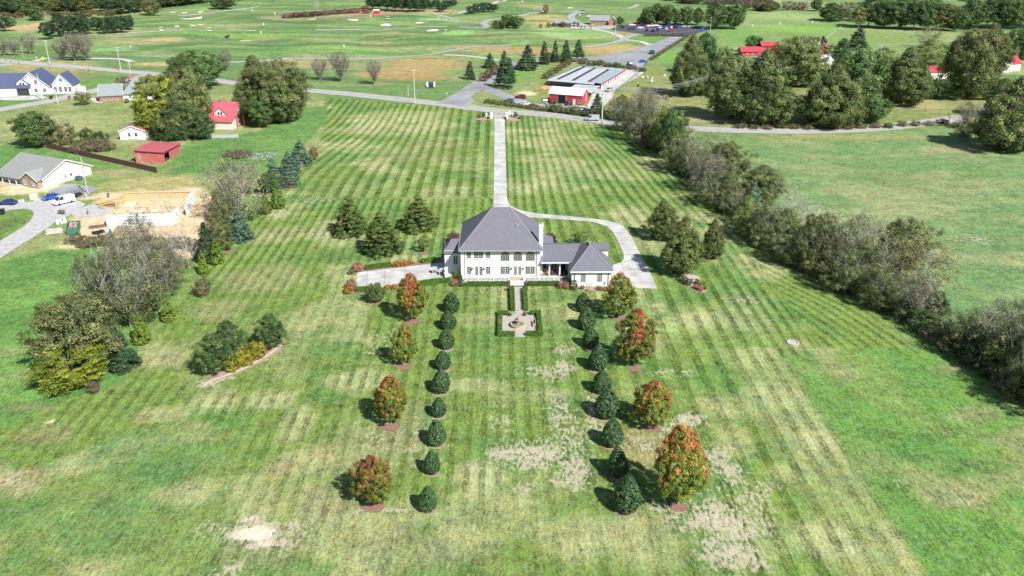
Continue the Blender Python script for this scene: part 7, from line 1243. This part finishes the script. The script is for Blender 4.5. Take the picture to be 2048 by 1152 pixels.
carpx('van', 'silver', 1184, 241, 172, 'silver blue minibus on the road by the tall utility pole'); carpx('pickup', 'blue', 1172, 226, 160, 'blue pickup half hidden in scrub below the red shed'); carpx('suv', 'white', 1161, 222, 170, 'white car half hidden in scrub left of the blue pickup')
carpx('van', 'green', 1303.5, 108, 95, 'dark green van parked alone on the wide asphalt'); carpx('suv', 'blue', 1259, 130, 100, 'blue hatchback beside the storage roofs'); carpx('sedan', 'blue', 1286, 125, 5, 'bright blue car at the fence corner of the wide asphalt'); carpx('pickup', 'silver', 1218, 183, 60, 'grey farm vehicle beside the storage yard fence')
PK = 'cars in the golf car park'
for kind, col, px, py, lab in [('suv', 'black', 1245.7, 55, 'black SUV nearest the clubhouse in the car park'), ('suv', 'white', 1264, 51.5, 'white SUV in the back row left of the dark blue van'), ('sedan', 'red', 1270, 55.5, 'dark red car left of the white one in the middle row'), ('pickup', 'navy', 1264, 59.5, 'navy pickup at the left end of the front row'), ('sedan', 'white', 1281, 57, 'white car in the middle row left'), ('van', 'navy', 1283, 52, 'dark blue van in the back row'), ('suv', 'red', 1290, 55, 'red SUV between the dark blue van and white cars'), ('sedan', 'white', 1297.5, 53.5, 'white car in the back row, left of two touching'), ('suv', 'white', 1304, 53, 'white SUV in the back row, right of two touching'),
                               ('suv', 'navy', 1294, 62.5, 'navy SUV in the front row, left of three'), ('suv', 'black', 1306, 63.5, 'black SUV in the front row, middle of three'), ('sedan', 'navy', 1315, 61.5, 'navy car in the front row, right of three'), ('sedan', 'white', 1312, 52.5, 'white sedan in the back row under the tree trunks'), ('suv', 'white', 1320, 56.5, 'white SUV above the front row'), ('pickup', 'blue', 1328, 57, 'blue pickup right of the white SUV'), ('sedan', 'white', 1333, 59, 'white sedan right of the blue pickup, nearer'), ('suv', 'blue', 1338, 54.5, 'blue SUV in the middle back of the car park'), ('sedan', 'white', 1343, 56.5, 'white sedan right of the blue SUV'), ('suv', 'black', 1348, 56, 'black SUV, left of two at the row end'), ('suv', 'navy', 1353.5, 55.5, 'navy SUV at the right end of the main row'),
                               ('sedan', 'red', 1343.5, 64, 'bright red hatchback alone in the front of the car park'), ('sedan', 'silver', 1369, 54.5, 'silver sedan under the trees at the back right'), ('sedan', 'white', 1382, 55, 'white sedan under the trees at the back right'), ('pickup', 'blue', 1408.5, 58.5, 'blue pickup alone at the right end of the car park')]:
    dg = {1264: 0, 1343.5: 4, 1369: 5, 1382: 5, 1408.5: -4, 1281: 10, 1297.5: 8, 1312: 10}.get(px, 70 + (int(px) % 5) * 3); carpx(kind, col, px, py, dg, lab, PK, .08)
b = MB()
for k in range(16): x, y, _ = G(1300 + k * 7, 70 - k * .7); b.box(x - .1, y - 2.4, .065, x + .1, y + 2.4, .075)
for k in range(12): x, y, _ = G(1262 + k * 6, 58.5); b.box(x - .1, y - 5, .065, x + .1, y + 5, .075)
st(b.build("parking_markings", WHITE))
def golf_cart(px, py, deg, lab):
    x, y, z = G(px, py); r = empty('golf_cart', (x, y, z + .1), math.radians(deg), lab, 'golf cart', 'golf carts on the course')
    if 'cart' not in PROTO:
        P = [LBOX(None, 'body', PAINT['white'], (-1.2, -.6, .25, 1.2, .6, .55), (-1.2, -.6, .55, -.3, .6, .85)), LBOX(None, 'canopy', PAINT['white'], (-1.2, -.65, 1.8, .7, .65, 1.88)), LBOX(None, 'seat', DARK, (-.6, -.55, .86, -.1, .55, 1.3))]
        b = MB(); [b.bar((a, s * .55, .5), (a * .9, s * .58, 1.8), .05) for a in (-1.1, .8) for s in (-1, 1)]; P.append(b.build('canopy_post', DARK))
        for a in (-.8, .8):
            for s in (-1, 1): b = MB(); b.tube((a, s * .5, .25), (a, s * .68, .25), .26, n=10); P.append(b.build('wheel', TYRE))
        for o in P: COL.objects.unlink(o)
        PROTO['cart'] = P
    for p in PROTO['cart']: q = p.copy(); COL.objects.link(q); q.parent = r
    r.scale = (1.25, 1.25, 1.25)
for a in [(324, 62, 20, 'golf cart on the fairway path, left of two far apart carts'), (420, 63, 10, 'golf cart on the fairway path, right of two far apart carts'), (776, 39, 60, 'golf cart with a dark canopy near the round bunker'), (12, 109, 30, 'golf cart under the bare trees at the left edge'), (1144, 56.5, 40, 'golf cart in the forecourt, first from the left'), (1151, 56.5, 40, 'golf cart in the forecourt, second from the left'), (1166, 56.8, 40, 'golf cart in the forecourt, third from the left'), (1172, 57, 40, 'golf cart in the forecourt, fourth from the left'), (1185, 56.8, 40, 'golf cart in the forecourt beside the clubhouse wall'), (1160, 31.5, 80, 'golf cart on the curved path above the clubhouse'), (1086, 24.5, 10, 'golf cart beside the small reddish tree'), (1045, 4, 0, 'golf cart at the top edge of the course'), (133, 38, 0, 'golf cart below the wood at the top left')]: golf_cart(*a)
def tractor(px, py, deg, lab, col, canopy=True):
    x, y, z = G(px, py); r = empty('tractor', (x, y, z + .08), math.radians(deg), lab, 'tractor'); LBOX(r, 'body', col, (-1.2, -.5, .6, 1.6, .5, 1.3), (-1.2, -.9, 1.0, -.1, .9, 1.3)); LBOX(r, 'seat', DARK, (-.8, -.3, 1.3, -.2, .3, 1.8))
    if canopy: LBOX(r, 'canopy', col, (-1.2, -.9, 2.5, .6, .9, 2.62)); b = MB(); [b.bar((-1.1, s * .8, 1.2), (-1.1, s * .8, 2.5), .08) for s in (-1, 1)]; b.build('canopy_post', DARK, r)
    for a, s, q in ((-.8, -1, .8), (-.8, 1, .8), (1.2, -1, .45), (1.2, 1, .45)): b = MB(); b.tube((a, s * .62, q), (a, s * 1.0, q), q, n=14); b.build('wheel', TYRE, r)
    b = MB(); b.box(-2.6, -1.4, .2, -1.5, 1.4, .5); b.build('mower_deck', STEEL, r)
tractor(455, 76, 150, 'red tractor mower with canopy on the fairway', PAINT['red']); tractor(1103, 208, 10, 'small green tractor in front of the red shed', PAINT['green'], False); tractor(1136, 211, 0, 'green mower beside the white door of the red shed', PAINT['green'], False)
# ------------------------------------------------------------------ poles and wires
def pole(px, py, pt, lab, arms=1, r0=.17, m_=WOODP, lamp=False, w=2.2, rz=.3, box=False):
    x, y, z = G(px, py); h = HT(px, py, pt); r = empty('utility_pole', (x, y, z), rz, lab, 'pole', 'utility poles'); b = MB(); b.tube((0, 0, -.3), (0, 0, h), r0, r0 * .65, 9); b.build('pole', m_, r)
    for k in range(arms):
        zz = h - .4 - k * 1.6; b = MB(); b.box(-w / 2, -.12, zz, w / 2, 0, zz + .14); ar = b.build('crossarm', m_, r)
        b = MB(); [b.lathe((s * w / 2 * .9, -.06, zz + .14), [(.05, 0), (.08, .08), (.04, .2), (0, .22)], 6) for s in (-1, -.4, .4, 1)]; b.build('insulators', mat("ceramic", (.5, .48, .45), .3), ar)
    if lamp: b = MB(); b.bar((0, 0, h * .62), (1.2, 0, h * .66), .08); b.box(1.0, -.12, h * .64, 1.7, .12, h * .66); b.build('street_lamp_arm', STEEL, r)
    if box: b = MB(); b.tube((.28, 0, h * .8), (.28, 0, h * .8 + .9), .22, n=10); b.build('transformer', STEEL, r)
    return Vector((x, y, z + h - .25)), h
P1, _ = pole(830, 207, 139, 'tall utility pole at the road edge above the left striped lawn', 1, .2, m_=mat("pale_pole", (.55, .52, .47), .85), w=1.8)
P2, _ = pole(242, 142, 94, 'utility pole with two crossarms on the road left of the big maples', 2, .18, m_=mat("pale_pole", 0)); P3, _ = pole(100, 130, 80, 'tall pale utility pole between the bare trees at the far left', 1, .2, m_=mat("pale_pole", 0), box=True)
P4, _ = pole(1203.5, 250, 172, 'thick pale utility pole with lamp at the road below the red shed', 0, .28, m_=mat("pale_pole", 0), lamp=True); P5, _ = pole(1426, 212, 147, 'tall utility pole standing before the oak grove', 1, .2, w=2.6, rz=.7); P6, _ = pole(1755, 142, 88, 'utility pole behind the leaning oak', 2, .2)
pole(48, 118, 93, 'thin pole left of the tall pale one', 0, .14); pole(263, 158, 122, 'utility pole with white box beside the brick ranch house', 0, .16, m_=mat("pale_pole", 0), box=True); P7, _ = pole(85, 200, 146, 'pale pole in front of the navy roofed farmhouse', 0, .18, m_=mat("pale_pole", 0)); pole(116, 209, 179, 'short pale pole at the side road edge', 0, .18, m_=mat("pale_pole", 0), box=True); P8, _ = pole(176, 388, 314, 'grey wooden pole with transformer beside the cream ranch house', 0, .2, box=True)
pole(174, 398, 384, 'short white stub pole by the gravel yard', 0, .1, m_=WHITE); pole(816.5, 192, 171, 'short pole behind the tall one at the road', 0, .15, m_=mat("pale_pole", 0)); pole(1193, 229, 196, 'thin pole behind the dark ragged cedar', 0, .13); P9, _ = pole(1223, 224, 186, 'utility pole with small arm beside the storage lane', 1, .15, w=1.6); pole(1274, 166, 127, 'utility pole at the upper end of the storage yard', 1, .15, w=1.4); pole(1318, 100, 71, 'thin lamp pole on the bank of the wide golf road', 0, .1, m_=STEEL, lamp=True); pole(1278, 98, 78, 'thin lamp pole on the dry bank below the car park', 0, .09, m_=STEEL); pole(1231, 66, 40, 'lamp pole at the clubhouse end of the car park', 0, .16, m_=mat("pale_pole", 0), lamp=True); pole(1420, 63, 34, 'tall pole with lamp at the right end of the car park', 1, .2, lamp=True); pole(1215, 166, 138, 'thin pole rising from the storage roofs', 0, .09, m_=STEEL); pole(455, 202, 171, 'thin antenna mast behind the red roofed brick house', 0, .06, m_=STEEL); pole(632, 0 + 40, 30, 'small white marker pole on the course', 0, .1, m_=WHITE)
WIRE = mat("wire", (.5, .5, .5), .5)
def wires(A, B, lab, offs=((-.9, 0), (.9, 0), (0, -1.4)), sag=1.6, r0=.035, m_=WIRE):
    d = B - A; s = Vector((d.y, -d.x, 0)).normalized(); r = empty('power_line', tuple(A), 0, lab, 'wires')
    for o, dz in offs:
        b = MB(tuple(A)); prev = None
        for k in range(15): t = k / 14; p = A.lerp(B, t) + s * o + Vector((0, 0, dz - sag * 4 * t * (1 - t))); (b.tube(prev, p, r0, n=3, cap=False) if prev else None); prev = p
        b.build('wire', m_, r)
wires(P2, P1, 'long power line from the two armed pole to the tall road pole', sag=3, r0=.04); wires(P3, P2, 'power line between the far left poles'); wires(P1, P4, 'power line sagging from the tall road pole to the thick lamp pole', sag=2.5); wires(P4, P5, 'bundle of wires from the thick lamp pole to the oak grove pole', ((-1, 0), (-.3, 0), (.4, -.2), (1, -.5), (0, -1.5)), 2.5, .05); wires(P5, P6, 'power line from the oak grove pole over the trees', sag=3)
PF = P6 + Vector((230, 130, 6)); wires(P6, PF, 'power line leaving to the right edge behind the oaks', sag=5, r0=.05); wires(P9, P4, 'short wire between storage lane pole and thick lamp pole', ((0, 0),), .8); wires(P7, P8, 'thin service line towards the ranch house pole', ((0, 0),), 4, .03); x, y, z = G(1995, 68); wires(Vector((x, y, 22)), Vector((x + 140, y + 60, 32)), 'thick dark cables crossing the top right corner', ((-2, 0), (-1, .6), (0, 1.2), (1, 1.8)), 2, .16, DARK)
wires(P3 + Vector((-160, 30, 0)), P3, 'power line entering from the left edge')
# ------------------------------------------------------------------ signs, mailboxes, markers
def sign(px, py, pt, lab, cat, fn):
    x, y, z = G(px, py); h = HT(px, py, pt); r = empty(cat.replace(' ', '_'), (x, y, z), 0, lab, cat); fn(r, h); return r
YEL = mat("yellow_sign_paint", (.75, .6, .02), .5)
def ys(r, h): b = MB(); b.tube((0, 0, 0), (0, 0, h), .06); b.build('post', STEEL, r); b = MB(); s = 1.1; b.prism([(0, h - 2 * s + .4), (s, h - s + .4), (0, h + .4), (-s, h - s + .4)], 'y', -.12, -.07); b.build('panel', YEL, r)
sign(87, 122.5, 114, 'yellow diamond road sign beside the far left road', 'road sign', ys)
def es(r, h): LBOX(r, 'pillar', WHITE, (-2, -.3, 0, -1.2, .5, h)); LBOX(r, 'pillar', WHITE, (1.2, -.3, 0, 2, .5, h)); LBOX(r, 'panel', mat("dark_sign", (.03, .06, .12), .5), (-1.2, -.1, .5, 1.2, .1, h - .2))
sign(862, 174, 164, 'dark entrance sign between two white pillars in a round bed', 'entrance sign', es); tag(blob('mulch_bed', 862, 174, 11, 3, DIRTM, .04), kind='structure')
def mb_(r, h): LBOX(r, 'post', WOODP, (-.06, -.06, 0, .06, .06, 1)); b = MB(); b.prism([(-.15, 1.0), (.15, 1.0), (.15, 1.2), (0, 1.32), (-.15, 1.2)], 'y', -.3, .3); b.build('box', WHITE, r); r.scale = (1.5, 1.5, 1.5)
sign(893.5, 194, 188, 'white mailbox at the golf road mouth', 'mailbox', mb_); sign(74, 121, 117, 'white mailbox left of the yellow road sign', 'mailbox', mb_)
for k, (px, py) in enumerate([(22, 126), (38, 127), (60, 122), (12, 123), (102, 131), (177, 141)]): sign(px, py, py - 4.5, f'{["dark", "grey", "brown"][k % 3]} roadside post at the far left road, {ORD[k]} built', 'post', lambda r, h: LBOX(r, 'post', DARK, (-.1, -.1, 0, .1, .1, h)))
def mk(r, h): LBOX(r, 'post', WHITE, (-.25, -.15, 0, .25, .15, h))
for k, (px, py, lab) in enumerate([(550, 29, 'white range marker left of the reddish rough'), (527, 51, 'white range marker below the reddish rough'), (522, 67, 'white range marker at the left middle of the course'), (688, 94, 'white range marker on the lower fairway'), (741.5, 34, 'white range marker below the red shelter'), (1504, 54, 'white range marker left in the right hand field'), (1560, 49, 'white range marker in the middle of the right hand field'), (1624.5, 46, 'white range marker right in the right hand field'), (505, 23, 'white range marker at the upper left of the course'), (1504, 54 + 26, 'white post in the field above the grove')]): sign(px, py, py - 5, lab, 'range marker', mk)
def fg(r, h): b = MB(); b.tube((0, 0, 0), (0, 0, 2.6), .05); b.build('pole', WHITE, r); b = MB(); b.box(0, -.02, 2.0, .8, .02, 2.5); b.build('flag', WHITE, r)
for px, py, lab in [(890.5, 67, 'flagstick on the large central green'), (876, 42, 'flagstick on the upper striped green, left'), (892, 44, 'flagstick on the upper striped green, right'), (1106, 62, 'flagstick on the practice green by the clubhouse'), (261, 100, 'flagstick on the round green at the left'), (1036, 10, 'flagstick at the top edge of the course')]: sign(px, py, py - 7, lab, 'flagstick', fg)
def flg(r, h): b = MB(); b.tube((0, 0, 0), (0, 0, h), .06); b.build('pole', STEEL, r); b = MB(); [b.box(.06, -.02, h - 2.4 + k * .3, 1.8, .02, h - 2.25 + k * .3) for k in range(8)]; b.build('flag', mat("red_cloth", (.5, .05, .07), .8), r)
sign(262, 172, 147, 'red striped flag on a thin pole behind the brick ranch house', 'flag', flg)
sign(217, 141, 118, 'reddish guy wire marker at the two armed pole', 'guy marker', lambda r, h: LBOX(r, 'marker', mat("red_cloth", 0), (24 / 5, 0, 0, 5, .2, 2)) )
# ------------------------------------------------------------------ people and animals
def figure(name, cat, x, y, z, rz, lab, joints, edges, radii, m_, extra=None):
    r = empty(name, (x, y, z), rz, lab, cat); me = bpy.data.meshes.new('body'); me.from_pydata(joints, edges, []); o = bpy.data.objects.new('body', me); COL.objects.link(o); o.parent = r
    s = o.modifiers.new('skin', 'SKIN'); me.skin_vertices.new() if not me.skin_vertices else None
    for i, q in enumerate(radii): me.skin_vertices[0].data[i].radius = (q, q)
    me.skin_vertices[0].data[0].use_root = True; o.modifiers.new('sub', 'SUBSURF').levels = 1; o.modifiers['sub'].render_levels = 1; me.materials.append(m_)
    if extra: extra(r)
    return r
def person(px, py, rz, lab, shirt, legs=(.04, .06, .16), z0=0.):
    x, y, z = G(px, py)
    J = [(0, 0, .95), (0, 0, 1.2), (0, 0, 1.42), (0, .02, 1.55), (0, .04, 1.68), (.12, 0, .9), (.14, .05, .5), (.14, 0, .06), (.14, .16, .04), (-.12, 0, .9), (-.15, -.04, .5), (-.15, -.1, .06), (-.15, .06, .04), (.2, 0, 1.4), (.28, .05, 1.12), (.26, .25, .95), (.26, .34, .93), (-.2, 0, 1.4), (-.3, .04, 1.12), (-.24, .25, 1.0), (-.23, .33, 1.0)]
    E = [(0, 1), (1, 2), (2, 3), (3, 4), (0, 5), (5, 6), (6, 7), (7, 8), (0, 9), (9, 10), (10, 11), (11, 12), (2, 13), (13, 14), (14, 15), (15, 16), (2, 17), (17, 18), (18, 19), (19, 20)]
    R = [.15, .15, .16, .065, .1, .1, .075, .05, .045, .1, .075, .05, .045, .07, .05, .038, .04, .07, .05, .038, .04]
    def ex(r):
        b = MB(); b.lathe((0, .0, .88), [(.2, 0), (.2, .2), (.22, .45), (.16, .56), (.08, .58)], 12, 1.05, .8); b.build('shirt', shirt, r); b = MB()
        for s in (-1, 1): b.tube((s * .13, 0, .9), (s * .145, .0, .12), .13, .08, 8)
        b.build('trousers', mat('denim', (.05, .08, .2), .9), r); b = MB(); b.lathe((0, .03, 1.66), [(.12, 0), (.125, .06), (.1, .13), (0, .17)], 10); b.build('hair', mat('dark_hair', (.04, .03, .02), .8), r)
    figure('person', 'person', x, y, z + z0, rz, lab, J, E, R, mat('skin', (.45, .28, .2), .6), ex)
SHB = mat('navy_shirt', (.05, .06, .18), .9); SHG = mat('grey_shirt', (.2, .22, .3), .9); SHT = mat('tan_shirt', (.5, .38, .2), .9); SHW = mat('white_shirt', (.7, .7, .7), .9)
person(217.5, 396, .4, 'worker in dark blue standing behind the lumber stack', SHB); person(176.5, 429, -1, 'worker in grey shirt and jeans walking on the gravel yard', SHG); person(792, 40, 1, 'golfer in tan shirt right of the golf cart', SHT); person(878, 28, 1, 'golfer in white at the path near the pines', SHW); person(901, 28, 0, 'golfer in dark clothes beside the pines, left of two', SHB); person(904, 28, 2, 'golfer in grey beside the pines, right of two', SHG)
WOOL = mat('white_fleece', (.72, .7, .64), .9); BLK = mat('dark_fleece', (.04, .035, .03), .9)
def goat(px, py, rz, lab, m_):
    x, y, z = G(px, py); J = [(0, 0, .62), (.35, 0, .64), (-.38, 0, .62), (.55, 0, .85), (.72, 0, .84), (.3, .13, .35), (.3, .13, .03), (.3, -.13, .35), (.3, -.13, .03), (-.36, .13, .36), (-.4, .13, .03), (-.36, -.13, .36), (-.4, -.13, .03)]; E = [(0, 1), (0, 2), (1, 3), (3, 4), (1, 5), (5, 6), (1, 7), (7, 8), (2, 9), (9, 10), (2, 11), (11, 12)]; R = [.24, .22, .22, .11, .07, .08, .04, .08, .04, .09, .04, .09, .04]
    figure('goat', 'goat', x, y, 0, rz, lab, J, E, R, m_).scale = (1.3, 1.3, 1.3)
for a in [(1285, 157.5, 0, 'white goat nearest the storage yard fence', WOOL), (1295, 156, 2, 'white goat second from the storage yard fence', WOOL), (1304, 160, 1, 'white goat lower and right of the first two', WOOL), (1303.5, 165, 3, 'white goat in the middle of the meadow', WOOL), (1328.5, 154, .5, 'white goat farthest right, near the oak shadow', WOOL), (1310, 187, 0, 'white goat in the lower meadow, left one', WOOL), (1322, 185.5, 1, 'white goat in the lower meadow, right one', WOOL), (1276.5, 174, 2, 'dark goat in the meadow beside the storage lane', BLK)]: goat(*a)
heap('brush_heap', 'brush', 1322, 198, 'grey brush heap in the goat meadow', mat("grey_brush", (.25, .21, .17), .95, .4, 3), 4, 1.6, 16, 9); heap('mulch_heap', 'mulch', 1098, 180, 'low reddish clay heap behind the red shed', mat("red_clay", (.4, .2, .12), .95, .3), 6, .7, 40, 10); heap('brush_heap', 'brush', 55, 36, 'rusty brown fallen brush heap below the wood at the top left', mat("rusty_brush", (.36, .17, .11), .95, .4, 1), 16, 3, 30, 11)
sign(1090, 205, 197, 'white fuel tank left of the red shed', 'fuel tank', lambda r, h: (MB().tube((-1, 0, .9), (1, .4, .9), .55, n=12).build('tank', WHITE, r), LBOX(r, 'leg', STEEL, (-.8, -.2, 0, -.6, .2, .5), (.6, 0, 0, .8, .4, .5))))
sign(338, 139 + 200, 330, 'rusty wheel leaning on the front of the weathered red barn', 'wheel', lambda r, h: MB().tube((-2.5, 1.4, .6), (-2.5, 1.2, .6), .6, n=14).build('rim', mat("rust", (.3, .12, .07), .9), r)) if False else None
# check of the labels
for o in bpy.data.objects:
    if o.parent is None and o.get('label') and len(o['label'].split()) > 16: print('LONG', len(o['label'].split()), o['label'])
